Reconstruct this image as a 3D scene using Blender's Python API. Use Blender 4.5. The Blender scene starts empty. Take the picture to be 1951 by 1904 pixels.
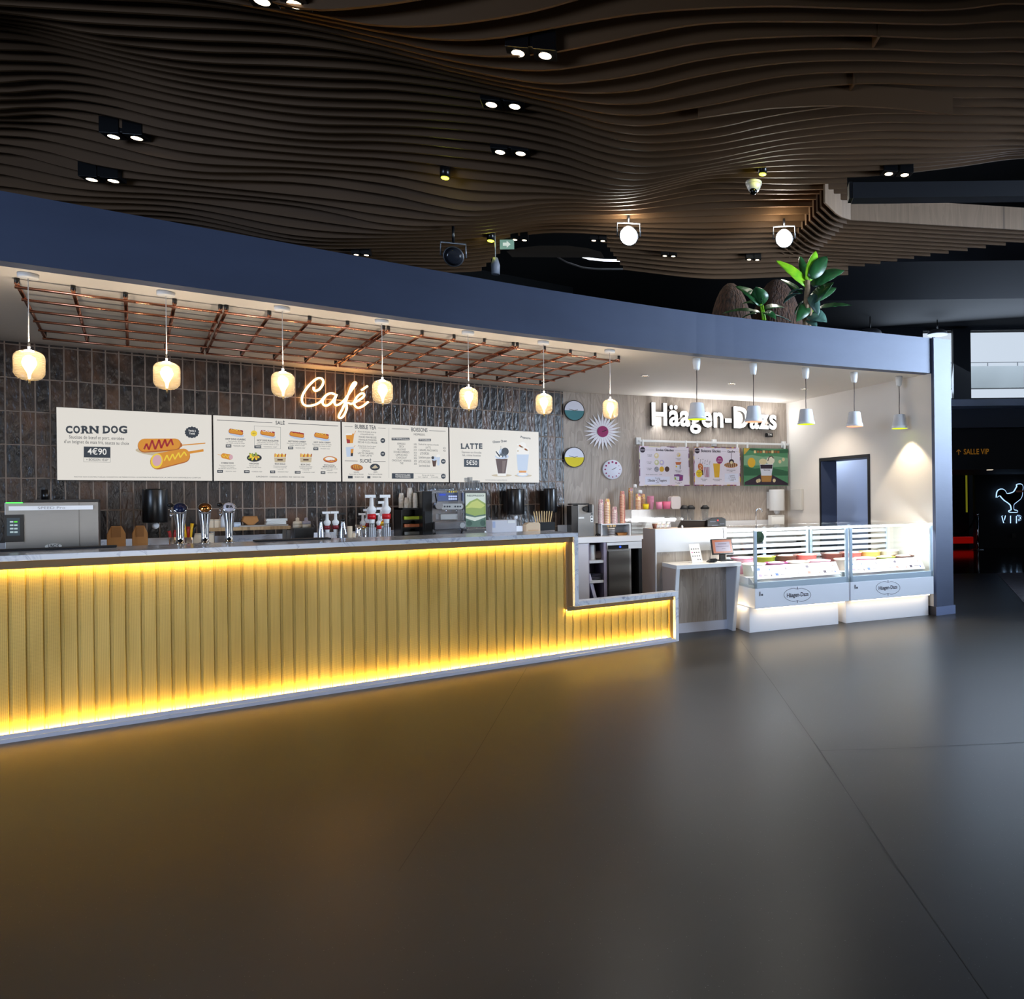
import bpy, bmesh, math, random
from mathutils import Vector, Matrix
random.seed(7)
PI = math.pi
SC = bpy.context.scene
COL = SC.collection

# ---------------------------------------------------------------- camera
# world: X runs along the tiled wall, Y into the kiosk, Z up; eye at 1.44 m
F_PX, CX, CY, ROLL, EYE = 1405.0, 1428.0, 952.0, 0.012, 1.44
RIGHT = Vector((0.7678, -0.6407, 0)); FWD = Vector((0.6407, 0.7678, 0)); UP = Vector((0, 0, 1))
cd = bpy.data.cameras.new('camera'); cam = bpy.data.objects.new('camera', cd); COL.objects.link(cam)
cd.sensor_fit = 'HORIZONTAL'; cd.sensor_width = 36.0; cd.lens = 36.0 * F_PX / 1951.0
cd.shift_x = (975.5 - CX) / 1951.0; cd.shift_y = 0.0
cd.clip_start = 0.05; cd.clip_end = 200
cx = (RIGHT - ROLL * UP).normalized(); cy = (UP + ROLL * RIGHT).normalized(); cz = -FWD
cam.matrix_world = Matrix(((cx.x, cy.x, cz.x, 0), (cx.y, cy.y, cz.y, 0), (cx.z, cy.z, cz.z, EYE), (0, 0, 0, 1)))
SC.camera = cam
SC.view_settings.view_transform = 'Standard'; SC.view_settings.look = 'None'
SC.view_settings.exposure = 0.0; SC.view_settings.gamma = 1.0
SC.view_settings.use_curve_mapping = False
SC.cycles.max_bounces = 8; SC.cycles.transparent_max_bounces = 16; SC.cycles.glossy_bounces = 4
SC.cycles.transmission_bounces = 6; SC.cycles.diffuse_bounces = 4
SC.cycles.sample_clamp_indirect = 4.0; SC.cycles.caustics_reflective = False; SC.cycles.caustics_refractive = False

# ---------------------------------------------------------------- light
W = bpy.data.worlds.new('lobby_daylight'); SC.world = W; W.use_nodes = True
wb = W.node_tree.nodes['Background']; wb.inputs[0].default_value = (0.86, 0.93, 1.0, 1); wb.inputs[1].default_value = 0.15

def area(name, loc, target, sx, sy, power, color):
    l = bpy.data.lights.new(name, 'AREA'); l.shape = 'RECTANGLE'; l.size = sx; l.size_y = sy
    l.energy = power; l.color = color
    o = bpy.data.objects.new(name, l); COL.objects.link(o); o.location = loc
    o.rotation_euler = (Vector(target) - Vector(loc)).to_track_quat('-Z', 'Y').to_euler()
    return o
area('daylight_glass_front_right', (11.5, 0.5, 3.6), (7.9, 5.8, 3.2), 4.0, 3.0, 275, (0.62, 0.78, 1.0)).data.spread = math.radians(54)
area('low_fill_behind', (1.0, -9.0, 1.0), (1.4, 6.4, 0.2), 12.0, 1.8, 17, (0.96, 0.97, 1.0)).data.spread = math.radians(26)  # added low fill behind the eye, spread narrowed onto the counter fronts
area('daylight_glass_left', (-8.0, 1.0, 2.6), (-1.0, 6.4, 2.9), 4.0, 3.0, 620, (0.55, 0.72, 1.0))
_w = RIGHT * 7.5 + FWD * 21.4 + UP * 5.4; _f = RIGHT * 4.5 + FWD * 9.0
area('daylight_hall_window', _w, _f, 7.0, 1.8, 420, (0.66, 0.80, 1.0))

def point(name, loc, power, color, r=0.03):
    l = bpy.data.lights.new(name, 'POINT'); l.energy = power; l.color = color; l.shadow_soft_size = r
    o = bpy.data.objects.new(name, l); COL.objects.link(o); o.location = loc; return o
def spot(name, loc, target, power, color, ang, blend=0.4, r=0.03):
    l = bpy.data.lights.new(name, 'SPOT'); l.energy = power; l.color = color; l.shadow_soft_size = r
    l.spot_size = math.radians(ang); l.spot_blend = blend
    o = bpy.data.objects.new(name, l); COL.objects.link(o); o.location = loc
    o.rotation_euler = (Vector(target) - Vector(loc)).to_track_quat('-Z', 'Y').to_euler(); return o

# ---------------------------------------------------------------- survey: a sight line meets a plane of the place
def sight(px, py):
    u, v = px - CX, py - CY
    r, d = u - ROLL * v, v + ROLL * u
    return RIGHT * (r / F_PX) + FWD - UP * (d / F_PX)
EYEP = Vector((0, 0, EYE))
def onY(px, py, Y):
    k = sight(px, py); return EYEP + k * (Y / k.y)
def onZ(px, py, Z):
    k = sight(px, py); return EYEP + k * ((Z - EYE) / k.z)
def onP(px, py, P, N):
    k = sight(px, py); return EYEP + k * ((Vector(P) - EYEP).dot(Vector(N)) / k.dot(Vector(N)))
def deep(px, py, z): return EYEP + sight(px, py) * z

# ---------------------------------------------------------------- materials
def lin(c):
    c = c / 255.0
    return c / 12.92 if c <= 0.04045 else ((c + 0.055) / 1.055) ** 2.4
def rgb(t): return (lin(t[0]), lin(t[1]), lin(t[2]), 1)
MC = {}
def pm(name, c, rough=0.5, metal=0.0, emit=0.0, ec=None, spec=0.5, alpha=1.0, trans=0.0, coat=0.0, var=0.0, vs=20.0, bump=0.0, ior=1.45):
    if name in MC: return MC[name]
    m = bpy.data.materials.new(name); m.use_nodes = True; nt = m.node_tree; b = nt.nodes['Principled BSDF']
    b.inputs['Base Color'].default_value = rgb(c); b.inputs['Roughness'].default_value = rough; b.inputs['Metallic'].default_value = metal
    b.inputs['Specular IOR Level'].default_value = spec; b.inputs['Alpha'].default_value = alpha
    b.inputs['Transmission Weight'].default_value = trans; b.inputs['Coat Weight'].default_value = coat; b.inputs['IOR'].default_value = ior
    if emit:
        b.inputs['Emission Color'].default_value = rgb(ec or c); b.inputs['Emission Strength'].default_value = emit
    if var or bump:
        tc = nt.nodes.new('ShaderNodeTexCoord'); n = nt.nodes.new('ShaderNodeTexNoise'); n.inputs['Scale'].default_value = vs; n.inputs['Detail'].default_value = 4
        nt.links.new(tc.outputs['Object'], n.inputs['Vector'])
        if var:
            r = nt.nodes.new('ShaderNodeValToRGB'); a = rgb(c)
            r.color_ramp.elements[0].color = tuple(x * (1 - var) for x in a[:3]) + (1,); r.color_ramp.elements[1].color = tuple(min(1, x * (1 + var)) for x in a[:3]) + (1,)
            r.color_ramp.elements[0].position = .3; r.color_ramp.elements[1].position = .7
            nt.links.new(n.outputs['Fac'], r.inputs['Fac']); nt.links.new(r.outputs['Color'], b.inputs['Base Color'])
        if bump:
            bp = nt.nodes.new('ShaderNodeBump'); bp.inputs['Strength'].default_value = bump; bp.inputs['Distance'].default_value = 0.01
            nt.links.new(n.outputs['Fac'], bp.inputs['Height']); nt.links.new(bp.outputs['Normal'], b.inputs['Normal'])
    MC[name] = m; return m
def em(name, c, s=1.0, base=None):
    return pm(name, base or (20, 20, 20), 0.4, 0, s, c)
def glassy(name, tint, clear=0.9, rough=0.05, tl=0.0):
    """thin clear sheet: straight-through light, mirror sheen by angle, a little scattering"""
    if name in MC: return MC[name]
    m = bpy.data.materials.new(name); m.use_nodes = True; nt = m.node_tree; nt.nodes.clear()
    o = nt.nodes.new('ShaderNodeOutputMaterial'); t = nt.nodes.new('ShaderNodeBsdfTransparent'); t.inputs[0].default_value = rgb(tint)
    g = nt.nodes.new('ShaderNodeBsdfGlossy'); g.inputs['Roughness'].default_value = rough; g.inputs[0].default_value = (1, 1, 1, 1)
    d = nt.nodes.new('ShaderNodeBsdfTranslucent'); d.inputs[0].default_value = rgb(tint)
    lw = nt.nodes.new('ShaderNodeLayerWeight'); pw = nt.nodes.new('ShaderNodeMath'); pw.operation = 'POWER'; pw.inputs[1].default_value = 4.0; lw.inputs[0].default_value = .5
    fr = nt.nodes.new('ShaderNodeMath'); fr.operation = 'MULTIPLY_ADD'; fr.inputs[1].default_value = .7; fr.inputs[2].default_value = .035
    nt.links.new(lw.outputs['Facing'], pw.inputs[0]); nt.links.new(pw.outputs[0], fr.inputs[0])
    m1 = nt.nodes.new('ShaderNodeMixShader'); m2 = nt.nodes.new('ShaderNodeMixShader')
    m1.inputs[0].default_value = tl
    nt.links.new(t.outputs[0], m1.inputs[1]); nt.links.new(d.outputs[0], m1.inputs[2])
    nt.links.new(fr.outputs[0], m2.inputs[0]); nt.links.new(m1.outputs[0], m2.inputs[1]); nt.links.new(g.outputs[0], m2.inputs[2])
    nt.links.new(m2.outputs[0], o.inputs[0]); MC[name] = m; return m

class NT:
    """small node-graph helper"""
    def __init__(s, name):
        s.m = bpy.data.materials.new(name); s.m.use_nodes = True; s.t = s.m.node_tree; s.b = s.t.nodes['Principled BSDF']
        s.tc = s.n('ShaderNodeTexCoord')
    def n(s, ty, **kw):
        x = s.t.nodes.new(ty)
        for k, v in kw.items():
            if hasattr(x, k): setattr(x, k, v)
            else: x.inputs[k].default_value = v
        return x
    def l(s, a, b): s.t.links.new(a, b)
    def map(s, scale=(1, 1, 1), rot=(0, 0, 0), loc=(0, 0, 0)):
        x = s.n('ShaderNodeMapping'); x.inputs['Scale'].default_value = scale; x.inputs['Rotation'].default_value = rot; x.inputs['Location'].default_value = loc
        s.l(s.tc.outputs['Object'], x.inputs['Vector']); return x.outputs['Vector']
    def ramp(s, fac, stops):
        x = s.n('ShaderNodeValToRGB'); e = x.color_ramp.elements
        while len(e) < len(stops): e.new(0.5)
        for q, (p, c) in zip(e, stops): q.position = p; q.color = rgb(c)
        s.l(fac, x.inputs['Fac']); return x.outputs['Color']
    def math(s, op, a, b=None):
        x = s.n('ShaderNodeMath', operation=op)
        for i, q in enumerate((a, b)):
            if q is None: continue
            if isinstance(q, (int, float)): x.inputs[i].default_value = q
            else: s.l(q, x.inputs[i])
        return x.outputs[0]
    def mix(s, f, a, b, blend='MIX'):
        x = s.n('ShaderNodeMix', data_type='RGBA', blend_type=blend)
        if isinstance(f, (int, float)): x.inputs[0].default_value = f
        else: s.l(f, x.inputs[0])
        for i, q in ((6, a), (7, b)):
            if isinstance(q, tuple): x.inputs[i].default_value = rgb(q)
            else: s.l(q, x.inputs[i])
        return x.outputs[2]
    def bump(s, h, st, dist=0.01):
        x = s.n('ShaderNodeBump'); x.inputs['Strength'].default_value = st; x.inputs['Distance'].default_value = dist
        s.l(h, x.inputs['Height']); s.l(x.outputs['Normal'], s.b.inputs['Normal'])

def mat_tiles():
    q = NT('glazed_brown_tiles')
    v = q.map((1, 1, 1), (PI / 2, 0, 0), (0.02, 1.417, 0))       # local x, z of the wall -> texture x, y
    sep = q.n('ShaderNodeSeparateXYZ'); q.l(q.tc.outputs['Object'], sep.inputs[0])
    cmb = q.n('ShaderNodeCombineXYZ'); q.l(sep.outputs[0], cmb.inputs[0]); q.l(q.math('SUBTRACT', sep.outputs[2], 1.417 - 0.305 * 5), cmb.inputs[1])
    wob = q.n('ShaderNodeTexNoise', Scale=9.0); q.l(cmb.outputs[0], wob.inputs['Vector'])
    wv = q.n('ShaderNodeVectorMath', operation='MULTIPLY_ADD'); q.l(wob.outputs['Color'], wv.inputs[0]); wv.inputs[1].default_value = (0.006, 0.012, 0); q.l(cmb.outputs[0], wv.inputs[2])
    br = q.n('ShaderNodeTexBrick', offset=0.0, squash=1.0); q.l(wv.outputs[0], br.inputs['Vector'])
    for k, val in (('Scale', 1.0), ('Mortar Size', 0.006), ('Mortar Smooth', 0.15), ('Brick Width', 0.0985), ('Row Height', 0.305), ('Bias', 0.0)): br.inputs[k].default_value = val
    br.inputs['Color1'].default_value = (0, 0, 0, 1); br.inputs['Color2'].default_value = (1, 1, 1, 1); br.inputs['Mortar'].default_value = (0.5, 0.5, 0.5, 1)
    n1 = q.n('ShaderNodeTexNoise', Scale=7.0, Detail=5.0); q.l(q.map((1, 1, 0.6)), n1.inputs['Vector'])
    tot = q.math('ADD', q.math('MULTIPLY', br.outputs['Color'], 0.45), q.math('MULTIPLY', n1.outputs['Fac'], 0.75))
    c = q.ramp(tot, [(0.25, (17, 15, 16)), (0.5, (34, 28, 26)), (0.68, (56, 42, 34)), (0.85, (86, 58, 40))])
    q.l(q.mix(br.outputs['Fac'], c, (142, 124, 110)), q.b.inputs['Base Color'])
    q.l(q.math('ADD', q.math('MULTIPLY', br.outputs['Fac'], 0.5), q.math('ADD', q.math('MULTIPLY', n1.outputs['Fac'], 0.2), 0.20)), q.b.inputs['Roughness'])
    q.b.inputs['Specular IOR Level'].default_value = 0.45
    n2 = q.n('ShaderNodeTexNoise', Scale=26.0, Detail=3.0); q.l(q.map((1, 1, 0.45)), n2.inputs['Vector'])
    q.bump(q.math('SUBTRACT', q.math('MULTIPLY', n2.outputs['Fac'], 0.8), br.outputs['Fac']), 1.0, 0.014)
    return q.m
def mat_wood(name, dark, light, plank=0.3, gs=1.0, rough=0.5):
    q = NT(name)
    n0 = q.n('ShaderNodeTexNoise', Scale=5.0 * gs, Detail=3.0, Distortion=1.2); q.l(q.map((1, 1, 0.16)), n0.inputs['Vector'])
    rg = q.math('FRACT', q.math('MULTIPLY', n0.outputs['Fac'], 9.0))
    n1 = q.n('ShaderNodeTexNoise', Scale=70.0 * gs, Detail=3.0); q.l(q.map((1, 1, 0.03)), n1.inputs['Vector'])
    n2 = q.n('ShaderNodeTexNoise', Scale=1.1, Detail=2.0); q.l(q.map(), n2.inputs['Vector'])
    f = q.math('ADD', q.math('MULTIPLY', rg, 0.20), q.math('ADD', q.math('MULTIPLY', n1.outputs['Fac'], 0.55), q.math('MULTIPLY', n2.outputs['Fac'], 0.25)))
    c = q.ramp(f, [(0.25, dark), (0.75, light)])
    sep = q.n('ShaderNodeSeparateXYZ'); q.l(q.tc.outputs['Object'], sep.inputs[0])
    fr = q.math('FRACT', q.math('DIVIDE', q.math('ADD', sep.outputs[0], 30.0), plank))
    gap = q.math('LESS_THAN', fr, 0.008)
    q.l(q.mix(q.math('MULTIPLY', gap, 0.5), c, (40, 34, 28)), q.b.inputs['Base Color'])
    q.b.inputs['Roughness'].default_value = rough
    return q.m
def mat_marble():
    q = NT('white_marble')
    n = q.n('ShaderNodeTexNoise', Scale=2.6, Detail=9.0, Roughness=0.6, Distortion=1.3); q.l(q.map((1, 1, 1)), n.inputs['Vector'])
    e = q.math('ABSOLUTE', q.math('SUBTRACT', n.outputs['Fac'], 0.5))
    c = q.ramp(e, [(0.0, (186, 190, 204)), (0.008, (212, 215, 224)), (0.03, (230, 232, 238))])
    n2 = q.n('ShaderNodeTexNoise', Scale=9.0, Detail=4.0); q.l(q.map(), n2.inputs['Vector'])
    sp = q.ramp(n2.outputs['Fac'], [(0.64, (255, 255, 255)), (0.76, (176, 178, 192))])
    q.l(q.mix(1.0, c, sp, 'MULTIPLY'), q.b.inputs['Base Color']); q.b.inputs['Roughness'].default_value = 0.12
    return q.m
def mat_floor():
    q = NT('dark_resin_floor')
    n = q.n('ShaderNodeTexNoise', Scale=1.4, Detail=6.0); q.l(q.map(), n.inputs['Vector'])
    c = q.ramp(n.outputs['Fac'], [(0.3, (48, 47, 48)), (0.7, (56, 55, 56))])
    vo = q.n('ShaderNodeTexVoronoi', Scale=85.0); q.l(q.map(), vo.inputs['Vector'])
    dot = q.math('LESS_THAN', vo.outputs['Distance'], 0.10)
    rnd = q.n('ShaderNodeSeparateColor'); q.l(vo.outputs['Color'], rnd.inputs[0])
    q.l(q.mix(q.math('MULTIPLY', dot, q.math('GREATER_THAN', rnd.outputs[0], 0.80)), c, (120, 120, 118)), q.b.inputs['Base Color'])
    q.l(q.math('ADD', q.math('MULTIPLY', n.outputs['Fac'], 0.04), 0.33), q.b.inputs['Roughness'])
    q.b.inputs['Specular IOR Level'].default_value = 0.3
    return q.m
def mat_perforated():
    q = NT('perforated_gold_metal')
    sep = q.n('ShaderNodeSeparateXYZ'); q.l(q.tc.outputs['Object'], sep.inputs[0])
    p = 0.0085
    fx = q.math('SUBTRACT', q.math('FRACT', q.math('DIVIDE', q.math('ADD', sep.outputs[0], 20.0), p)), 0.5)
    fz = q.math('SUBTRACT', q.math('FRACT', q.math('DIVIDE', q.math('ADD', sep.outputs[2], 20.0), p)), 0.5)
    d = q.math('SQRT', q.math('ADD', q.math('MULTIPLY', fx, fx), q.math('MULTIPLY', fz, fz)))
    hole = q.math('LESS_THAN', d, 0.27)
    n = q.n('ShaderNodeTexNoise', Scale=5.0, Detail=4.0); q.l(q.map((1, 1, 0.25)), n.inputs['Vector'])
    c = q.ramp(n.outputs['Fac'], [(0.3, (190, 160, 84)), (0.7, (214, 184, 106))])
    q.l(q.mix(q.math('MULTIPLY', hole, 0.42), c, (70, 56, 30)), q.b.inputs['Base Color'])
    q.b.inputs['Metallic'].default_value = 0.35; q.b.inputs['Roughness'].default_value = 0.42
    return q.m
def mat_fascia():
    q = NT('blue_painted_plaster')
    n = q.n('ShaderNodeTexNoise', Scale=1.3, Detail=7.0, Roughness=0.6); q.l(q.map((0.6, 0.6, 1.6)), n.inputs['Vector'])
    q.l(q.ramp(n.outputs['Fac'], [(0.3, (60, 69, 92)), (0.7, (68, 78, 103))]), q.b.inputs['Base Color'])
    q.b.inputs['Roughness'].default_value = 0.5
    n2 = q.n('ShaderNodeTexNoise', Scale=30.0, Detail=4.0); q.l(q.map((0.5, 0.5, 1.5)), n2.inputs['Vector']); q.bump(n2.outputs['Fac'], 0.12, 0.004)
    return q.m
def mat_brushed(name, c=(190, 188, 184), rough=0.3):
    q = NT(name)
    n = q.n('ShaderNodeTexNoise', Scale=30.0, Detail=3.0); q.l(q.map((0.3, 0.3, 12.0)), n.inputs['Vector'])
    q.b.inputs['Base Color'].default_value = rgb(c); q.b.inputs['Metallic'].default_value = 1.0
    q.l(q.math('ADD', q.math('MULTIPLY', n.outputs['Fac'], 0.16), rough - 0.08), q.b.inputs['Roughness'])
    return q.m
def mat_carpet():
    q = NT('grey_woven_carpet')
    n = q.n('ShaderNodeTexNoise', Scale=60.0, Detail=3.0); q.l(q.map((0.15, 3.0, 1)), n.inputs['Vector'])
    q.l(q.ramp(n.outputs['Fac'], [(0.35, (62, 58, 60)), (0.65, (128, 120, 120))]), q.b.inputs['Base Color']); q.b.inputs['Roughness'].default_value = 0.95
    return q.m

TILES = mat_tiles(); MARBLE = mat_marble(); FLOOR = mat_floor(); GOLD = mat_perforated(); FASCIA = mat_fascia(); CARPET = mat_carpet()
WOOD = mat_wood('grey_oak_panel', (148, 135, 123), (194, 181, 168), 0.62)
BAFFLE = pm('dark_stained_baffle', (80, 56, 32), 0.6, var=.06, vs=1.2)
STEEL = mat_brushed('brushed_steel', (150, 148, 145), 0.4); CHROME = pm('chrome', (225, 225, 228), 0.06, 1.0); COPPER = pm('copper_pipe', (186, 126, 98), 0.24, 1.0, var=.08)
WHITE = pm('white_solid_surface', (222, 222, 223), 0.3, var=.015, vs=3); PLASTER = pm('white_plaster', (226, 218, 208), 0.75, var=.02, vs=1.5)
BEIGE = pm('taupe_laminate', (176, 158, 146), 0.5, var=.02, vs=2); BLACK = pm('black_plastic', (16, 16, 17), 0.35); SATIN = pm('satin_black_metal', (12, 12, 14), 0.28, spec=.6)
DECK = pm('black_deck', (5, 5, 6), 0.9); CHAR = pm('charcoal_paint', (20, 21, 25), 0.7); RUBBER = pm('black_rubber', (22, 23, 26), 0.7)
WPLA = pm('white_plastic', (230, 229, 226), 0.35); PAPER = pm('white_paper', (232, 230, 224), 0.8); KRAFT = pm('kraft_card', (170, 116, 62), 0.8, var=.06)
CREAM = pm('cream_card', (216, 196, 168), 0.7); CLEAR = glassy('clear_glass', (251, 253, 253)); ACRYL = glassy('clear_acrylic', (250, 250, 250))
INK = pm('dark_ink', (28, 34, 42), 0.6); GREYP = pm('grey_paint', (120, 124, 134), 0.5)

# ---------------------------------------------------------------- shapes
class G:
    def __init__(s, M=None): s.v = []; s.f = []; s.mi = []; s.sm = []; s.M = M
    def add(s, vs, fs, mi=0, sm=False, M=None):
        b = len(s.v); T = M or s.M
        s.v += [tuple(T @ Vector(p)) if T else tuple(p) for p in vs]
        for f in fs: s.f.append([b + i for i in f]); s.mi.append(mi); s.sm.append(sm)
        return s
    def box(s, x0, x1, y0, y1, z0, z1, mi=0, M=None):
        return s.add([(x0, y0, z0), (x1, y0, z0), (x1, y1, z0), (x0, y1, z0), (x0, y0, z1), (x1, y0, z1), (x1, y1, z1), (x0, y1, z1)],
                     [(0, 3, 2, 1), (4, 5, 6, 7), (0, 1, 5, 4), (1, 2, 6, 5), (2, 3, 7, 6), (3, 0, 4, 7)], mi, False, M)
    def prism(s, pts, a, b, ax='z', mi=0, sm=False, M=None):
        n = len(pts)
        f3 = {'z': lambda p, h: (p[0], p[1], h), 'y': lambda p, h: (p[0], h, p[1]), 'x': lambda p, h: (h, p[0], p[1])}[ax]
        vs = [f3(p, a) for p in pts] + [f3(p, b) for p in pts]
        s.add(vs, [tuple(range(n - 1, -1, -1)), tuple(range(n, 2 * n))], mi, False, M)
        base = len(s.v) - 2 * n
        for i in range(n):
            j = (i + 1) % n; s.f.append([base + i, base + j, base + n + j, base + n + i]); s.mi.append(mi); s.sm.append(sm)
        return s
    def lathe(s, prof, n=24, c=(0, 0, 0), mi=0, sm=True, M=None, cap=True):
        vs = []; fs = []
        for r, z in prof:
            for k in range(n):
                a = 2 * PI * k / n; vs.append((c[0] + r * math.cos(a), c[1] + r * math.sin(a), c[2] + z))
        for i in range(len(prof) - 1):
            for k in range(n):
                j = (k + 1) % n; fs.append((i * n + k, i * n + j, (i + 1) * n + j, (i + 1) * n + k))
        s.add(vs, fs, mi, sm, M)
        if cap:
            b = len(s.v) - len(vs)
            if prof[0][0] > 1e-5: s.f.append([b + k for k in range(n - 1, -1, -1)]); s.mi.append(mi); s.sm.append(False)
            if prof[-1][0] > 1e-5: s.f.append([b + (len(prof) - 1) * n + k for k in range(n)]); s.mi.append(mi); s.sm.append(False)
        return s
    def cyl(s, p0, p1, r0, r1=None, n=14, mi=0, sm=True):
        p0, p1 = Vector(p0), Vector(p1); d = p1 - p0; r1 = r0 if r1 is None else r1
        R = d.to_track_quat('Z', 'Y').to_matrix().to_4x4(); T = Matrix.Translation(p0) @ R
        if s.M: T = s.M @ T
        return s.lathe([(r0, 0), (r1, d.length)], n, (0, 0, 0), mi, sm, T)
    def ball(s, c, r, sc=(1, 1, 1), n=16, mi=0, M=None):
        pr = [(math.sin(PI * i / 10) * 1.0, -math.cos(PI * i / 10)) for i in range(11)]
        T = Matrix.Translation(Vector(c)) @ Matrix.Diagonal((r * sc[0], r * sc[1], r * sc[2], 1))
        if M: T = M @ T
        elif s.M: T = s.M @ T
        return s.lathe(pr, n, (0, 0, 0), mi, True, T, False)
    def tube(s, pts, r, n=8, mi=0, closed=False):
        P = [Vector(p) for p in pts]; m = len(P); vs = []; fs = []; up = Vector((0, 0, 1)); prev = None
        for i, p in enumerate(P):
            a = P[(i - 1) % m] if (closed or i) else p; b = P[(i + 1) % m] if (closed or i < m - 1) else p
            t = (b - a).normalized()
            x = prev - t * prev.dot(t) if prev is not None else (up.cross(t) if abs(t.z) < .9 else Vector((1, 0, 0)).cross(t))
            x = x.normalized(); prev = x; y = t.cross(x)
            rr = r[i] if isinstance(r, (list, tuple)) else r
            for k in range(n):
                g = 2 * PI * k / n; vs.append(p + x * (rr * math.cos(g)) + y * (rr * math.sin(g)))
        for i in range(m if closed else m - 1):
            for k in range(n):
                j = (k + 1) % n; q = (i + 1) % m; fs.append((i * n + k, i * n + j, q * n + j, q * n + k))
        if not closed: fs += [tuple(range(n - 1, -1, -1)), tuple((m - 1) * n + k for k in range(n))]
        return s.add(vs, fs, mi, True)
    def disc(s, c, r, y0, y1, n=28, mi=0, rz=None):
        """flat round plate facing -Y, centre (x,z)"""
        return s.prism([(c[0] + r * math.cos(2 * PI * k / n), c[1] + (rz or r) * math.sin(2 * PI * k / n)) for k in range(n)], y0, y1, 'y', mi)

def obj(name, g, mats, parent=None, bev=0.0, loc=None, rotz=None, seg=2):
    me = bpy.data.meshes.new(name); me.from_pydata(g.v, [], g.f); 
    for m in (mats if isinstance(mats, (list, tuple)) else [mats]): me.materials.append(m)
    me.polygons.foreach_set('material_index', g.mi); me.polygons.foreach_set('use_smooth', g.sm)
    bm = bmesh.new(); bm.from_mesh(me); bmesh.ops.recalc_face_normals(bm, faces=bm.faces); bm.to_mesh(me); bm.free()
    o = bpy.data.objects.new(name, me); COL.objects.link(o)
    if parent: o.parent = parent
    if loc is not None: o.location = loc
    if rotz is not None: o.rotation_euler = (0, 0, rotz)
    if bev:
        b = o.modifiers.new('edge', 'BEVEL'); b.width = bev; b.segments = seg; b.limit_method = 'ANGLE'; b.angle_limit = 0.6
    return o
def tag(o, label=None, cat=None, group=None, kind=None):
    if label: o['label'] = label
    if cat: o['category'] = cat
    if group: o['group'] = group
    if kind: o['kind'] = kind
    return o
def thing(name, label, cat, loc=(0, 0, 0), rotz=0.0, group=None):
    o = bpy.data.objects.new(name, None); COL.objects.link(o); o.location = loc; o.rotation_euler = (0, 0, rotz); o.empty_display_size = .05
    return tag(o, label, cat, group)
def single(name, g, mats, label, cat, loc=(0, 0, 0), rotz=0.0, group=None, bev=0.0):
    return tag(obj(name, g, mats, None, bev, loc, rotz), label, cat, group)
def struct(name, g, mats, loc=(0, 0, 0), rotz=0.0, bev=0.0, parent=None):
    o = obj(name, g, mats, parent, bev, loc, rotz)
    if not parent: o['kind'] = 'structure'
    return o
def dup(root, label, loc, rotz=0.0):
    r = root.copy(); COL.objects.link(r); r.location = loc; r.rotation_euler = (0, 0, rotz); r['label'] = label
    for ch in list(root.children):
        c = ch.copy(); COL.objects.link(c); c.parent = r
        for gch in ch.children:
            d = gch.copy(); COL.objects.link(d); d.parent = c
    return r
def txt(name, s, mat, parent, loc, size, sx=1.0, off=0.0, ext=0.0, al='CENTER', rot=(PI / 2, 0, 0), ls=1.0, spc=1.0, shear=0.0):
    c = bpy.data.curves.new(name, 'FONT'); c.body = s; c.size = size; c.align_x = al; c.align_y = 'CENTER'; c.offset = off; c.extrude = ext
    c.space_line = ls; c.space_character = spc; c.shear = shear; c.resolution_u = 3
    c.materials.append(mat); o = bpy.data.objects.new(name, c); COL.objects.link(o); o.parent = parent
    o.location = loc; o.rotation_euler = rot; o.scale = (sx, 1, 1); return o
def arcpts(c, r, a0, a1, n): return [(c[0] + r * math.cos(a0 + (a1 - a0) * i / n), c[1] + r * math.sin(a0 + (a1 - a0) * i / n)) for i in range(n + 1)]
def rrect(x0, x1, z0, z1, r, n=5):
    return arcpts((x1 - r, z0 + r), r, -PI / 2, 0, n) + arcpts((x1 - r, z1 - r), r, 0, PI / 2, n) + arcpts((x0 + r, z1 - r), r, PI / 2, PI, n) + arcpts((x0 + r, z0 + r), r, PI, 1.5 * PI, n)

# ================================================================ setting
CZ = 2.96                                    # kiosk ceiling
A = Vector((4.557, 9.45, 0)); WR = -math.radians(13.8)
WD = Vector((math.cos(WR), math.sin(WR), 0)); WN = Vector((-math.sin(WR), math.cos(WR), 0))
B = A + WD * 3.515; C0 = Vector((7.5, 5.49, 0))
SD = (B - C0).normalized(); SR = math.atan2(SD.y, SD.x); SN = Vector((-SD.y, SD.x, 0)); SL = (B - C0).length
CAMR = -math.atan2(0.6407, 0.7678)            # far hall is laid out square to its own axis
def far(px, py, z): return deep(px, py, z)

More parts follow.
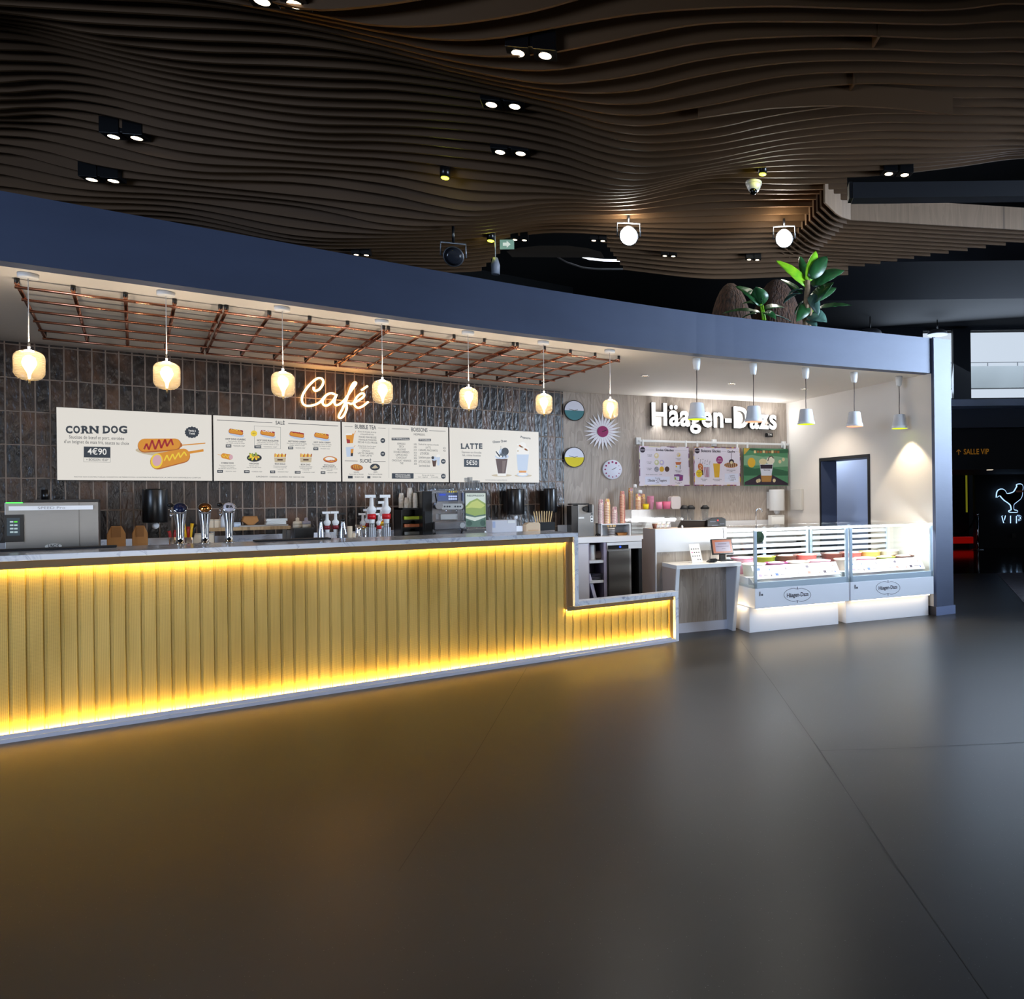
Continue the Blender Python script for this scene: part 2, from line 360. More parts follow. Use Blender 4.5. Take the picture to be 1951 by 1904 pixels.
struct('floor', G().add([(-16, -14, 0), (26, -14, 0), (26, 34, 0), (-16, 34, 0)], [(0, 1, 2, 3)]), FLOOR)
g = G().box(3.3, 18, 13.86, 24, 0.0, 0.004); struct('floor_far', g, pm('polished_dark_tile', (24, 25, 28), 0.08), rotz=CAMR)
for nm, pts in (('trim_seam_left', [(1004, 1272), (905, 1440), (760, 1660)]), ('trim_seam_right', [(1412, 1222), (1470, 1300), (1560, 1428), (1700, 1640), (1885, 1904)]), ('trim_seam_cross', [(1562, 1431), (1700, 1427), (1951, 1415)])):
    P = [onZ(x, y, 0) for x, y in pts]; g = G(); wd = 0.004
    vs = []; fs = []
    for i, p in enumerate(P):
        a = P[max(0, i - 1)]; b = P[min(len(P) - 1, i + 1)]; t = (b - a).normalized(); q = Vector((-t.y, t.x, 0)) * wd / 2
        vs += [(p.x + q.x, p.y + q.y, 0.0012), (p.x - q.x, p.y - q.y, 0.0012)]
    for i in range(len(P) - 1): fs.append((2 * i, 2 * i + 1, 2 * i + 3, 2 * i + 2))
    struct(nm, g.add(vs, fs), pm('floor_joint', (34, 34, 36), 0.5))

# kiosk shell
struct('wall_back', G().box(-3.2, 4.557, 9.45, 9.6, 0, 3.0), TILES)
struct('wall_wood', G().box(0, 3.53, 0, 0.15, 0, 3.0), WOOD, A, WR)
g = G(); d0, d1, dh = 1.156, 2.292, 2.04
g.box(0, d0, -0.27, 0, 0, 3.38).box(d1, SL + .1, -0.27, 0, 0, 3.38).box(d0, d1, -0.27, 0, dh, 3.38)
struct('wall_right', g, PLASTER, C0, SR)
struct('wall_left', G().box(-3.35, -3.2, 6.5, 9.6, 0, 3.38), PLASTER)
struct('wall_pillar', G().box(-0.05, 0, -0.285, 0.004, 0, 3.385), FASCIA, C0, SR)
g = G().box(-0.065, -0.05, -0.30, 0.02, 0, 0.105); struct('baseboard_pillar', g, pm('blue_skirting', (112, 124, 158), 0.5), C0, SR)
struct('baseboard_right', G().box(-0.05, d0 - .05, 0.0, 0.016, 0, 0.105), pm('dark_skirting', (62, 60, 64), 0.5), C0, SR)
# doorway in the side wall with a dark frame and a pale passage beyond
g = G().box(d0 - .0, d0 + .045, -0.29, 0.012, 0, dh).box(d1 - .03, d1, -0.29, 0.012, 0, dh).box(d0, d1, -0.29, 0.012, dh - .045, dh)
dr = struct('door_1', g, pm('black_door_frame', (14, 14, 17), 0.45), C0, SR)
obj('jamb', G().box(d1 - .036, d1 - .03, -0.28, 0.0, 0, dh - .045), FASCIA, dr)
struct('wall_passage', G().box(0.95, 4.6, -1.10, -1.0, 0, 2.75).box(4.5, 4.6, -1.0, -.27, 0, 2.75).box(.95, 1.05, -1.0, -.27, 0, 2.75), pm('pale_blue_paint', (190, 203, 232), 0.6), C0, SR)
struct('ceiling_passage', G().box(0.95, 4.6, -1.1, -.27, 2.7, 2.75), PLASTER, C0, SR)
lp = C0 + SD * 3.2 - SN * .62; point('passage_fill', (lp.x, lp.y, 2.45), 26, (0.80, 0.89, 1.0), .1)  # unseen light added to brighten the passage walls
# fascia curve
FP = [(-3.35, 6.40), (-0.63, 6.385), (0.72, 6.385), (1.81, 6.392), (2.92, 6.357), (4.48, 6.197), (5.67, 5.948), (6.6, 5.72), (7.45, 5.49)]
def smooth(P, n=6):
    out = []
    for i in range(len(P) - 1):
        p0, p1, p2, p3 = [Vector(P[min(max(j, 0), len(P) - 1)]) for j in (i - 1, i, i + 1, i + 2)]
        for k in range(n):
            t = k / n; out.append(0.5 * ((2 * p1) + (p2 - p0) * t + (2 * p0 - 5 * p1 + 4 * p2 - p3) * t * t + (3 * p1 - p0 - 3 * p2 + p3) * t ** 3))
    out.append(Vector(P[-1])); return out
FS = smooth(FP)
oc = C0 - SN * 0.285 - SD * .05
front = [(p.x, p.y) for p in FS] + [(oc.x, oc.y)]
back = [(p.x, p.y + 0.14) for p in FS] + [(oc.x + .02, oc.y + 0.14)]
struct('wall_front', G().prism(front + back[::-1], CZ - .004, 3.385, 'z'), FASCIA)
ins = [(p.x, p.y + .01) for p in FS] + [(C0.x, C0.y), (B.x, B.y), (A.x, A.y), (-3.2, 9.45)]
struct('ceiling_kiosk', G().prism(ins, CZ, CZ + .05, 'z'), PLASTER)
struct('roof_kiosk', G().prism(ins, 3.1, 3.12, 'z'), CHAR)

# ---------------------------------------------------------------- wave ceiling: upright boards whose lower edges follow a wave
CEIL_S0,CEIL_DS=-9.5,0.375
CEIL={
-14:[5150,5150,5150,5150,5150,5150,5150,5150,5150,5150,5150,5150,5150,5150,5150,5150,5150,5150,5150,5150,5150,5150,5150,5150,5150,5150,5150,5150,5150,5150,5150,5150,5150,5150,5150,5150,5150,5150,5150,5150,5150,5150,5150,5150,5150],
-13:[5150,5150,5150,5150,5150,5150,5150,5150,5150,5150,5150,5150,5150,5150,5150,5150,5150,5150,5150,5150,5150,5150,5150,5150,5150,5150,5150,5150,5150,5150,5150,5150,5150,5150,5150,5150,5150,5150,5150,5150,5150,5150,5150,5150,5150],
-12:[5150,5150,5150,5150,5150,5150,5150,5150,5150,5150,5150,5150,5150,5150,5150,5150,5150,5150,5150,5150,5150,5150,5150,5150,5150,5150,5150,5150,5150,5150,5150,5150,5150,5150,5150,5150,5150,5150,5150,5150,5150,5150,5150,5150,5150],
-11:[5150,5150,5150,5150,5150,5150,5150,5150,5150,5150,5150,5150,5150,5150,5150,5150,5150,5150,5150,5150,5150,5150,5150,5150,5150,5150,5150,5150,5150,5150,5150,5150,5150,5150,5150,5150,5150,5150,5150,5150,5150,5150,5150,5150,5150],
-10:[5150,5150,5150,5150,5150,5150,5150,5150,5150,5150,5150,5150,5150,5150,5150,5150,5150,5150,5150,5150,5150,5150,5150,5150,5150,5150,5150,5150,5150,5150,5150,5150,5150,5150,5150,5150,5150,5150,5150,5150,5150,5150,5150,5150,5150],
-9:[5150,5150,5150,5150,5150,5150,5150,5150,5150,5150,5150,5150,5150,5150,5150,5150,5150,5150,5150,5150,5150,5150,5150,5150,5150,5150,5150,5150,5150,5150,5150,5150,5150,5150,5150,5150,5150,5150,5150,5150,5150,5150,5150,5150,5150],
-8:[5112,5112,5112,5112,5112,5112,5112,5112,5112,5112,5112,5112,5112,5112,5112,5112,5113,5116,5114,5097,5087,5097,5114,5135,5160,5185,5198,5197,5196,5196,5199,5202,5207,5224,5244,5244,5244,5244,5244,5244,5244,5244,5244,5244,5244],
-7:[5073,5073,5073,5073,5073,5073,5073,5073,5073,5073,5073,5073,5073,5073,5073,5073,5076,5083,5079,5044,5024,5044,5077,5120,5170,5220,5246,5244,5242,5242,5247,5254,5265,5298,5337,5337,5337,5337,5337,5337,5337,5337,5337,5337,5337],
-6:[5034,5034,5034,5034,5034,5034,5034,5034,5034,5034,5034,5034,5034,5034,5034,5034,5039,5049,5044,4992,4961,4990,5040,5105,5180,5254,5294,5292,5288,5288,5296,5306,5322,5372,5430,5430,5430,5430,5430,5430,5430,5430,5430,5430,5430],
-5:[4996,4996,4996,4996,4996,4996,4996,4996,4996,4996,4996,4996,4996,4996,4996,4996,5002,5015,5008,4939,4898,4937,5004,5090,5189,5289,5343,5339,5335,5334,5345,5359,5379,5445,5524,5524,5524,5524,5524,5524,5524,5524,5524,5524,5524],
-4:[4958,4958,4958,4958,4958,4958,4958,4958,4958,4958,4958,4958,4958,4958,4958,4958,4965,4982,4972,4886,4835,4884,4968,5075,5199,5324,5391,5386,5381,5380,5393,5411,5437,5519,5618,5618,5618,5618,5618,5618,5618,5618,5618,5618,5618],
-3:[4919,4919,4919,4919,4919,4919,4919,4919,4919,4919,4919,4919,4919,4919,4919,4919,4928,4948,4937,4833,4772,4831,4931,5060,5209,5359,5439,5433,5427,5426,5442,5463,5494,5593,5711,5711,5711,5711,5711,5711,5711,5711,5711,5711,5711],
-2:[4926,4926,4926,4926,4926,4926,4926,4926,4926,4926,4926,4926,4926,4926,4926,4927,4942,4959,4945,4883,4831,4800,4835,4917,5031,5180,5305,5380,5381,5368,5390,5420,5454,5526,5637,5647,5647,5647,5647,5647,5647,5647,5647,5647,5647],
-1:[4941,4941,4941,4941,4941,4941,4941,4941,4941,4941,4941,4941,4941,4941,4941,4950,4963,4974,4962,4931,4891,4847,4832,4876,4979,5089,5184,5253,5310,5354,5382,5411,5442,5493,5575,5603,5603,5603,5603,5603,5603,5603,5603,5603,5603],
0:[4952,4952,4952,4952,4952,4952,4952,4952,4952,4952,4952,4952,4952,4952,4952,4969,4985,5008,5007,4986,4943,4884,4834,4834,4891,5000,5117,5225,5291,5331,5367,5399,5426,5463,5523,5560,5560,5560,5560,5560,5560,5560,5560,5560,5560],
1:[4968,4968,4968,4968,4968,4968,4968,4968,4968,4968,4968,4968,4968,4968,4968,4980,4995,5011,5022,5018,4978,4920,4862,4835,4850,4940,5049,5162,5243,5300,5348,5385,5409,5433,5477,5518,5518,5518,5518,5518,5518,5518,5518,5518,5518],
2:[5004,5004,5004,5004,5004,5004,5004,5004,5004,5004,5004,5004,5004,5004,5003,4987,4998,5017,5039,5046,5013,4961,4897,4847,4831,4887,4982,5106,5203,5275,5328,5366,5393,5413,5446,5486,5488,5488,5488,5488,5488,5488,5488,5488,5488],
3:[5061,5061,5061,5061,5061,5061,5061,5061,5061,5061,5061,5061,5061,5061,5049,5002,5003,5015,5038,5048,5032,4996,4943,4892,4860,4869,4932,5055,5161,5251,5313,5354,5386,5407,5433,5462,5471,5471,5471,5471,5471,5471,5471,5471,5471],
4:[5121,5121,5121,5121,5121,5121,5121,5121,5121,5121,5121,5121,5121,5121,5090,5029,5013,5018,5045,5063,5067,5042,4989,4937,4895,4865,4893,4993,5101,5212,5289,5336,5371,5392,5415,5443,5458,5458,5458,5458,5458,5458,5458,5458,5458],
5:[5183,5183,5183,5183,5183,5183,5183,5183,5183,5183,5183,5183,5183,5181,5125,5058,5021,5018,5039,5055,5066,5057,5027,4977,4922,4866,4870,4951,5048,5156,5243,5308,5353,5373,5392,5421,5445,5445,5445,5445,5445,5445,5445,5445,5445],
6:[5228,5228,5228,5228,5228,5228,5228,5228,5228,5228,5228,5228,5228,5218,5149,5082,5037,5028,5039,5053,5072,5067,5043,5001,4947,4868,4853,4925,5015,5120,5209,5281,5332,5351,5365,5394,5427,5427,5427,5427,5427,5427,5427,5427,5427],
7:[5233,5233,5233,5233,5233,5233,5233,5233,5233,5233,5233,5233,5233,5234,5174,5104,5056,5039,5039,5052,5076,5073,5051,5018,4966,4877,4846,4894,4974,5085,5181,5258,5316,5346,5364,5390,5419,5426,5426,5426,5426,5426,5426,5426,5426],
8:[5226,5226,5226,5226,5226,5226,5226,5226,5226,5226,5226,5226,5226,5244,5189,5115,5067,5042,5034,5045,5065,5069,5058,5030,4978,4886,4848,4887,4958,5065,5161,5238,5300,5337,5360,5385,5410,5423,5423,5423,5423,5423,5423,5423,5423],
9:[5203,5203,5203,5203,5203,5203,5203,5203,5203,5203,5203,5203,5226,5239,5189,5116,5070,5039,5027,5041,5063,5067,5057,5030,4976,4880,4841,4884,4956,5055,5148,5223,5284,5323,5344,5368,5396,5417,5417,5417,5417,5417,5417,5417,5417],
10:[5186,5186,5186,5186,5186,5186,5186,5186,5186,5186,5186,5186,5228,5240,5188,5122,5076,5041,5026,5038,5055,5065,5057,5026,4970,4877,4841,4886,4957,5051,5142,5216,5276,5316,5337,5358,5386,5415,5415,5415,5415,5415,5415,5415,5415],
11:[5171,5171,5171,5171,5171,5171,5171,5171,5171,5171,5171,5171,5235,5235,5172,5111,5063,5027,5016,5038,5058,5065,5053,5023,4964,4865,4826,4870,4945,5050,5151,5218,5268,5305,5327,5347,5377,5408,5415,5415,5415,5415,5415,5415,5415],
12:[5158,5158,5158,5158,5158,5158,5158,5158,5158,5158,5158,5171,5231,5219,5148,5092,5047,5015,5010,5035,5048,5042,5027,5004,4950,4852,4820,4882,4968,5068,5163,5223,5264,5297,5317,5338,5373,5416,5436,5436,5436,5436,5436,5436,5436],
13:[5155,5155,5155,5155,5155,5155,5155,5155,5155,5155,5155,5191,5233,5201,5122,5071,5032,5008,5009,5033,5039,5025,5007,4987,4934,4839,4817,4896,4995,5089,5175,5226,5253,5281,5309,5338,5380,5434,5473,5473,5473,5473,5473,5473,5473],
14:[5146,5146,5146,5146,5146,5146,5146,5146,5146,5146,5146,5202,5211,5155,5081,5041,5017,5005,5005,5016,5014,5001,4981,4952,4903,4825,4820,4920,5031,5117,5191,5239,5265,5292,5322,5355,5400,5460,5520,5520,5520,5520,5520,5520,5520],
15:[5165,5165,5165,5165,5165,5165,5165,5165,5165,5165,5166,5214,5180,5116,5058,5026,5008,4998,4998,5003,4987,4959,4938,4921,4887,4835,4848,4957,5072,5143,5197,5237,5261,5288,5327,5373,5427,5494,5566,5579,5579,5579,5579,5579,5579],
16:[5179,5179,5179,5179,5179,5179,5179,5179,5179,5179,5194,5206,5158,5070,5009,4988,4986,4986,4982,4977,4950,4916,4899,4892,4877,4854,4885,4995,5106,5166,5205,5239,5263,5292,5336,5389,5450,5523,5604,5638,5638,5638,5638,5638,5638],
17:[5191,5191,5191,5191,5191,5191,5191,5191,5191,5191,5204,5166,5094,5009,4964,4962,4975,4981,4977,4962,4912,4858,4851,4870,4877,4877,4919,5029,5134,5181,5201,5227,5254,5287,5335,5396,5464,5537,5616,5669,5669,5669,5669,5669,5669],
18:[5182,5182,5182,5182,5182,5182,5182,5182,5182,5182,5179,5111,5033,4964,4939,4954,4976,4975,4954,4918,4850,4794,4809,4858,4884,4897,4946,5054,5155,5193,5199,5216,5247,5285,5334,5394,5460,5528,5599,5665,5665,5665,5665,5665,5665],
19:[5166,5166,5166,5166,5166,5166,5166,5166,5166,5163,5116,5021,4967,4933,4924,4937,4947,4932,4897,4852,4782,4739,4782,4859,4899,4917,4962,5055,5144,5183,5192,5210,5239,5276,5323,5387,5455,5517,5571,5624,5632,5632,5632,5632,5632],
20:[5143,5143,5143,5143,5143,5143,5143,5143,5143,5129,5039,4961,4942,4926,4907,4889,4870,4847,4821,4791,4745,4731,4792,4877,4919,4936,4977,5061,5143,5184,5201,5221,5249,5281,5322,5379,5442,5495,5534,5567,5580,5580,5580,5580,5580],
21:[5102,5102,5102,5102,5102,5102,5102,5102,5102,5050,4977,4939,4929,4915,4900,4883,4859,4818,4766,4735,4723,4741,4809,4889,4930,4949,4983,5045,5108,5154,5188,5217,5240,5259,5286,5327,5374,5419,5456,5489,5511,5511,5511,5511,5511],
22:[5039,5039,5039,5039,5039,5039,5039,5039,5037,4969,4920,4910,4917,4911,4902,4885,4853,4793,4721,4697,4717,4757,4824,4894,4932,4952,4982,5029,5078,5119,5154,5184,5209,5228,5250,5278,5308,5340,5373,5407,5437,5437,5437,5437,5437],
23:[4973,4973,4973,4973,4973,4973,4973,4973,4957,4918,4901,4907,4910,4888,4848,4802,4761,4722,4690,4695,4731,4778,4841,4902,4938,4960,4986,5019,5053,5086,5119,5148,5172,5191,5212,5239,5268,5299,5331,5364,5397,5401,5401,5401,5401],
24:[4914,4914,4914,4914,4914,4914,4914,4914,4901,4891,4892,4902,4897,4858,4795,4735,4699,4688,4692,4711,4745,4792,4859,4921,4954,4969,4987,5010,5033,5059,5088,5116,5139,5159,5179,5203,5229,5257,5285,5315,5345,5355,5355,5355,5355],
25:[4864,4864,4864,4864,4864,4864,4864,4864,4858,4860,4872,4888,4880,4827,4752,4688,4663,4674,4699,4724,4756,4806,4880,4946,4973,4979,4988,4998,5010,5030,5059,5088,5111,5130,5149,5172,5198,5226,5253,5279,5305,5320,5320,5320,5320],
26:[4863,4863,4863,4863,4863,4863,4863,4862,4857,4861,4875,4888,4871,4814,4742,4686,4669,4685,4711,4735,4766,4817,4892,4955,4979,4982,4986,4992,5001,5018,5045,5075,5099,5119,5139,5162,5187,5214,5240,5266,5292,5313,5313,5313,5313],
27:[4862,4862,4862,4862,4862,4862,4862,4858,4855,4860,4876,4884,4859,4800,4732,4683,4676,4695,4721,4744,4774,4826,4902,4964,4984,4982,4983,4985,4989,5004,5030,5060,5085,5106,5126,5149,5174,5200,5226,5251,5277,5302,5304,5304,5304],
28:[4858,4858,4858,4858,4858,4858,4858,4852,4852,4859,4874,4877,4845,4785,4722,4682,4682,4704,4730,4752,4781,4834,4911,4970,4986,4981,4978,4976,4976,4987,5012,5042,5068,5090,5112,5134,5159,5184,5210,5235,5259,5284,5292,5292,5292],
29:[4853,4853,4853,4853,4853,4853,4853,4845,4847,4856,4870,4867,4829,4770,4712,4681,4687,4712,4737,4757,4786,4841,4918,4975,4988,4978,4971,4965,4961,4969,4993,5023,5049,5072,5094,5117,5142,5166,5191,5216,5241,5265,5278,5278,5278],
30:[4847,4847,4847,4847,4847,4847,4843,4837,4840,4851,4863,4854,4812,4754,4703,4680,4692,4719,4743,4761,4789,4846,4924,4978,4987,4974,4963,4953,4945,4949,4971,5001,5028,5052,5075,5099,5123,5147,5171,5196,5220,5243,5263,5263,5263],
31:[4838,4838,4838,4838,4838,4838,4832,4828,4832,4844,4853,4838,4793,4739,4694,4679,4696,4725,4747,4764,4791,4851,4928,4979,4985,4967,4953,4939,4926,4928,4948,4977,5005,5029,5053,5078,5102,5126,5149,5173,5197,5220,5244,5245,5245],
32:[4828,4828,4828,4828,4828,4828,4819,4818,4823,4835,4840,4820,4774,4723,4685,4678,4699,4729,4750,4764,4792,4853,4931,4979,4980,4959,4941,4923,4906,4904,4922,4951,4979,5004,5029,5054,5079,5102,5126,5149,5172,5195,5218,5225,5225],
33:[4816,4816,4816,4816,4816,4814,4805,4805,4812,4824,4824,4799,4754,4707,4676,4676,4702,4732,4750,4763,4791,4855,4932,4977,4975,4950,4927,4905,4885,4879,4894,4923,4952,4977,5003,5029,5054,5077,5100,5123,5145,5168,5191,5202,5202],
34:[4803,4803,4803,4803,4803,4797,4791,4791,4800,4809,4806,4778,4734,4692,4668,4675,4703,4733,4749,4761,4789,4855,4931,4974,4967,4938,4912,4886,4861,4851,4865,4892,4922,4948,4975,5001,5027,5050,5073,5095,5117,5139,5161,5178,5178],
35:[4788,4788,4788,4788,4788,4779,4774,4776,4785,4793,4786,4755,4713,4677,4660,4673,4704,4733,4746,4756,4785,4853,4929,4969,4958,4925,4895,4865,4836,4822,4833,4860,4890,4916,4944,4971,4998,5021,5043,5065,5086,5108,5130,5151,5152],
}
U = Vector((0.8693, -0.4949, 0)); V = Vector((0.4949, 0.8693, 0)); TN = 0.18; NN = math.hypot(1, TN)
def board_dist(k): return (7.5 + .155 * (k - 10)) / NN
def hs(k, s):
    x = (s - CEIL_S0) / CEIL_DS; i = min(max(int(x), 0), len(CEIL[k]) - 2); t = x - i; q = CEIL[k]
    a, b, c, d = q[max(i - 1, 0)], q[i], q[i + 1], q[min(i + 2, len(q) - 1)]
    return .0005 * ((2 * b) + (c - a) * t + (2 * a - 5 * b + 4 * c - d) * t * t + (3 * b - a - 3 * c + d) * t ** 3)
ceil = struct('ceiling', G().box(-24, 22, -16, 22.2, 6.5, 6.6), DECK, rotz=CAMR)
TH = .011
def baffle(g, m, nm='baffle'): o = obj(nm, g, m, ceil); o.matrix_parent_inverse = Matrix.Rotation(-CAMR, 4, 'Z'); return o
for k in sorted(CEIL):
    dist = board_dist(k); s0, s1 = -9.2, 6.6
    if k >= 18:
        r = .137; z = (dist * NN) / (1 - TN * r); s1 = NN * r * z + TN * dist
    def s_at(px): r = (px - CX) / F_PX; z = (dist * NN) / (1 - TN * r); return NN * r * z + TN * dist
    spans = [(s0, s1)] if k < 28 else [(s0, s_at(985 - 9 * (k - 28))), (s_at(1150 + 6 * (k - 28)), s1)]
    for s0, s1 in spans:
      n = max(2, int((s1 - s0) / .125)); vs = []; fs = []
      for i in range(n + 1):
          s = s0 + (s1 - s0) * i / n; h = hs(k, s)
          up = .20 - .125 * math.exp(-((s + 5.0) / 1.1) ** 2) * math.exp(-((k - 12.5) / 6.5) ** 4)
          for off, hh in ((-TH, h), (TH, h), (TH, h + up), (-TH, h + up)):
              p = U * s + V * (dist + off); vs.append((p.x, p.y, hh))
      for i in range(n):
          a = 4 * i; b = a + 4
          for q in range(4): fs.append((a + q, a + (q + 1) % 4, b + (q + 1) % 4, b + q))
      fs += [(3, 2, 1, 0), (4 * n, 4 * n + 1, 4 * n + 2, 4 * n + 3)]
      baffle(G().add(vs, fs, 0, False), BAFFLE)
# one deep board that dips below its neighbours, and two short cross stubs
dist = board_dist(5.7)
P = [onP(x, y, V * dist, V) for x, y in ((1330, 226), (1390, 217), (1450, 209), (1500, 205), (1580, 202), (1660, 204), (1740, 210), (1814, 219))]
P = smooth([(p.dot(U), p.z) for p in P], 4); pts = [(p.x, p.y) for p in P] + [(p.x, max(p.y, P[-1].y) + .2) for p in reversed(P)]
baffle(G(Matrix.Translation(V * dist) @ Matrix(((U.x, V.x, 0, 0), (U.y, V.y, 0, 0), (0, 0, 1, 0), (0, 0, 0, 1)))).prism(pts, -TH, TH, 'y'), BAFFLE)
for px, py, k in ((1668, 80, 1.5), (1622, 168, 5.4)):
    p = onP(px, py, V * board_dist(k), V); q = p - U * .06 + V * .02
    baffle(G(Matrix.Translation(p) @ Matrix.Rotation(math.atan2(V.y, V.x) , 4, 'Z')).box(-.09, .09, -.01, .01, -.01, .16), BAFFLE, 'stub')
# lower boards that turn a corner, stepping back to the right
ends = [2120, 2080, 2040, 1990, 1915, 1877, 1842, 1806, 1771, 1740, 1708, 1676, 1646]
for j in range(13):
    dist = (9.3 + .152 * j) / NN; hz = EYE + 3.6
    cp = onP(1603 - 7.2 * j, 420 + 6.6 * j, V * dist, V); ep = onP(ends[j], 440, V * dist, V)
    sc, se = cp.dot(U), ep.dot(U)
    leg = (RIGHT * -.40 + FWD * -.80).normalized(); c = U * sc + V * dist; e = U * se + V * dist
    pl = [c + leg * .62, c + leg * .22, c + leg * .09 + U * .03, c + U * .12, c + U * .3, e]
    L = []; R_ = []
    for i, p in enumerate(pl):
        a = pl[max(0, i - 1)]; b = pl[min(len(pl) - 1, i + 1)]; t = (b - a).normalized(); q = Vector((-t.y, t.x, 0)) * .011
        L.append((p.x + q.x, p.y + q.y)); R_.append((p.x - q.x, p.y - q.y))
    baffle(G().prism(L + R_[::-1], hz, hz + (.26 if j else .30), 'z'), BAFFLE if j else mat_wood('pale_stained_baffle', (120, 98, 78), (144, 120, 98), 3.0, .5))
g = G().box(1.20, 6.5, 8.25, 8.42, 4.80, 4.975).box(1.16, 1.20, 8.27, 8.42, 4.81, 4.99)
struct('trim_ceiling_beam', g, pm('blue_black_paint', (14, 17, 24), 0.6), rotz=CAMR)
struct('trim_upper_beam', G().box(1.6, 12, 13.0, 15.5, 5.6, 6.5), pm('blue_black_beam', (28, 31, 40), 0.7), rotz=CAMR)

# ---------------------------------------------------------------- far hall
z = 22.0
wx0 = (1762 - CX) / F_PX * z
g = G().box(-16, wx0, z, z + .3, 0, 7).box(wx0, 12, z, z + .3, 0, 4.36).box(wx0, 12, z, z + .3, 6.4, 7)
struct('wall_far', g, CHAR, rotz=CAMR)
struct('wall_far_left', G().box(-16, 8, 16.0, 16.2, 0, 7), DECK)
struct('wall_hall_side', G().box(3.6, 3.8, 16, 22, 0, 3.6), DECK, rotz=CAMR)
g = G()
for a, b in ((1780, 1783), (1817, 1850)): g.box((a - CX) / F_PX * 21.9, (b - CX) / F_PX * 21.9, 21.75, 21.95, 4.3, 6.4)
g.box(wx0, 12, 21.8, 21.95, 4.3, 4.36)
win = struct('window_1', g, pm('black_mullion', (12, 14, 17), 0.5), rotz=CAMR)
obj('pane', G().box(wx0, 12, 21.98, 22.0, 4.36, 6.4), CLEAR, win)
struct('wall_concrete', G().box(4, 16, 27, 27.3, 5.42, 6.22), pm('pale_concrete', (196, 204, 212), 0.9, var=.08, vs=.6), rotz=CAMR)
g = G().box(4, 16, 27.1, 27.13, 6.36, 6.385)
for i in range(9): g.box(6.6 + i * 1.1, 6.63 + i * 1.1, 27.1, 27.13, 6.2, 6.37)
struct('trim_balcony_rail', g, pm('grey_rail', (120, 126, 134), 0.5), rotz=CAMR)
struct('sky_backdrop', G().box(-4, 26, 33, 33.1, 2, 13), em('overcast_sky', (222, 232, 248), 0.95), rotz=CAMR)
l = area('daylight_on_balcony', (0, 0, 0), (0, 0, 1), 6, 3, 260, (0.85, 0.93, 1.0)); p = RIGHT * 9 + FWD * 25.0 + UP * 8.5; l.location = p
l.rotation_euler = (RIGHT * .3 + FWD * 1 - UP * 1.2).to_track_quat('-Z', 'Y').to_euler()
struct('trim_shelf_edge', G().box(4.05, 12, 15.7, 21, 3.375, 3.52), pm('pale_grey_blue', (170, 182, 204), 0.5), rotz=CAMR)
struct('trim_soffit_step', G().box(4.05, 12, 16.2, 21, 2.96, 3.375), pm('slate_paint', (60, 64, 74), 0.6), rotz=CAMR)
struct('wall_sign_band', G().box(4.1, 12, 16.5, 21, 2.05, 2.96), pm('near_black_paint', (15, 17, 22), 0.6), rotz=CAMR)
struct('wall_vip', G().box(6.3, 12, 20.6, 20.8, 0, 2.1), pm('dark_blue_black', (14, 14, 18), 0.6), rotz=CAMR)
struct('wall_doorway', G().box(5.3, 6.3, 21.2, 21.3, 0, 2.1), DECK, rotz=CAMR)

# ================================================================ ceiling fittings
WARM = (1.0, 0.80, 0.58)
def twin():
    t = thing('twin_spotlight', 'x', 'spotlight', (0, 0, 0), 0, 'black twin spotlights on the wave ceiling')
    g = G().box(-.185, -.015, -.075, .075, 0, .16).box(.015, .185, -.075, .075, 0, .16).box(-.02, .02, -.06, .06, .02, .15)
    hs_ = obj('housing', g, SATIN, t, .004)
    for x in (-.1, .1):
        obj('bezel', G().lathe([(.056, .002), (.056, -.006), (.047, -.006), (.047, .002)], 24, (x, 0, 0)), SATIN, hs_)
        obj('lamp', G().lathe([(.047, 0), (.047, -.004), (0.001, -.005)], 24, (x, 0, 0)), em('warm_spot_lens', (255, 228, 190), 7.0), hs_)
    obj('hanger', G().cyl((0, 0, .16), (0, 0, .5), .006), SATIN, t)
    return t
TW = [((0.771, 5.774, 4.80), 'pair of black box spotlights cut off by the top edge of the picture'),
      ((2.36, 5.36, 4.86), 'largest whole pair of black box spotlights, highest in the ceiling right of centre'),
      ((2.571, 6.461, 5.0), 'pair of black box spotlights between a higher and a lower pair, ceiling centre'),
      ((2.955, 7.252, 4.98), 'lowest of the three stacked pairs of black box spotlights, ceiling centre'),
      ((-0.034, 9.454, 5.07), 'upper of two black box spotlight pairs at left, tilted along the boards'),
      ((-0.225, 10.37, 4.91), 'lower of two black box spotlight pairs at left, just above the blue fascia'),
      ((7.018, 5.598, 5.30), 'black box spotlight pair beside the dark ceiling beam at right'),
      ((3.9, 9.3, 4.87), 'small glowing spotlight pair under the far arch, nearest the green lamp'),
      ((4.83, 8.9, 4.95), 'small glowing spotlight pair just left of the brightest stage lamp'),
      ((5.86, 8.74, 4.91), 'small glowing spotlight pair between the two dazzling stage lamps'),
      ((6.95, 8.18, 4.93), 'small glowing spotlight pair right above the tall green plant'),
      ((2.282, 10.497, 4.66), 'small glowing spotlight pair directly above the blue fascia edge, far left')]
t0 = twin(); first = True
BR = math.atan2(U.y, U.x)
for i, (l, lab) in enumerate(TW):
    if first: t0.location = l; t0.rotation_euler = (0, 0, BR); t0['label'] = lab; o = t0; first = False
    else: o = dup(t0, lab, l, BR)
    if i >= 7: o.scale = (.6, .6, .6)
    spot('twin_beam', (l[0], l[1], l[2] - .02), (l[0], l[1], 0), 2.5, WARM, 80, .8, .05)
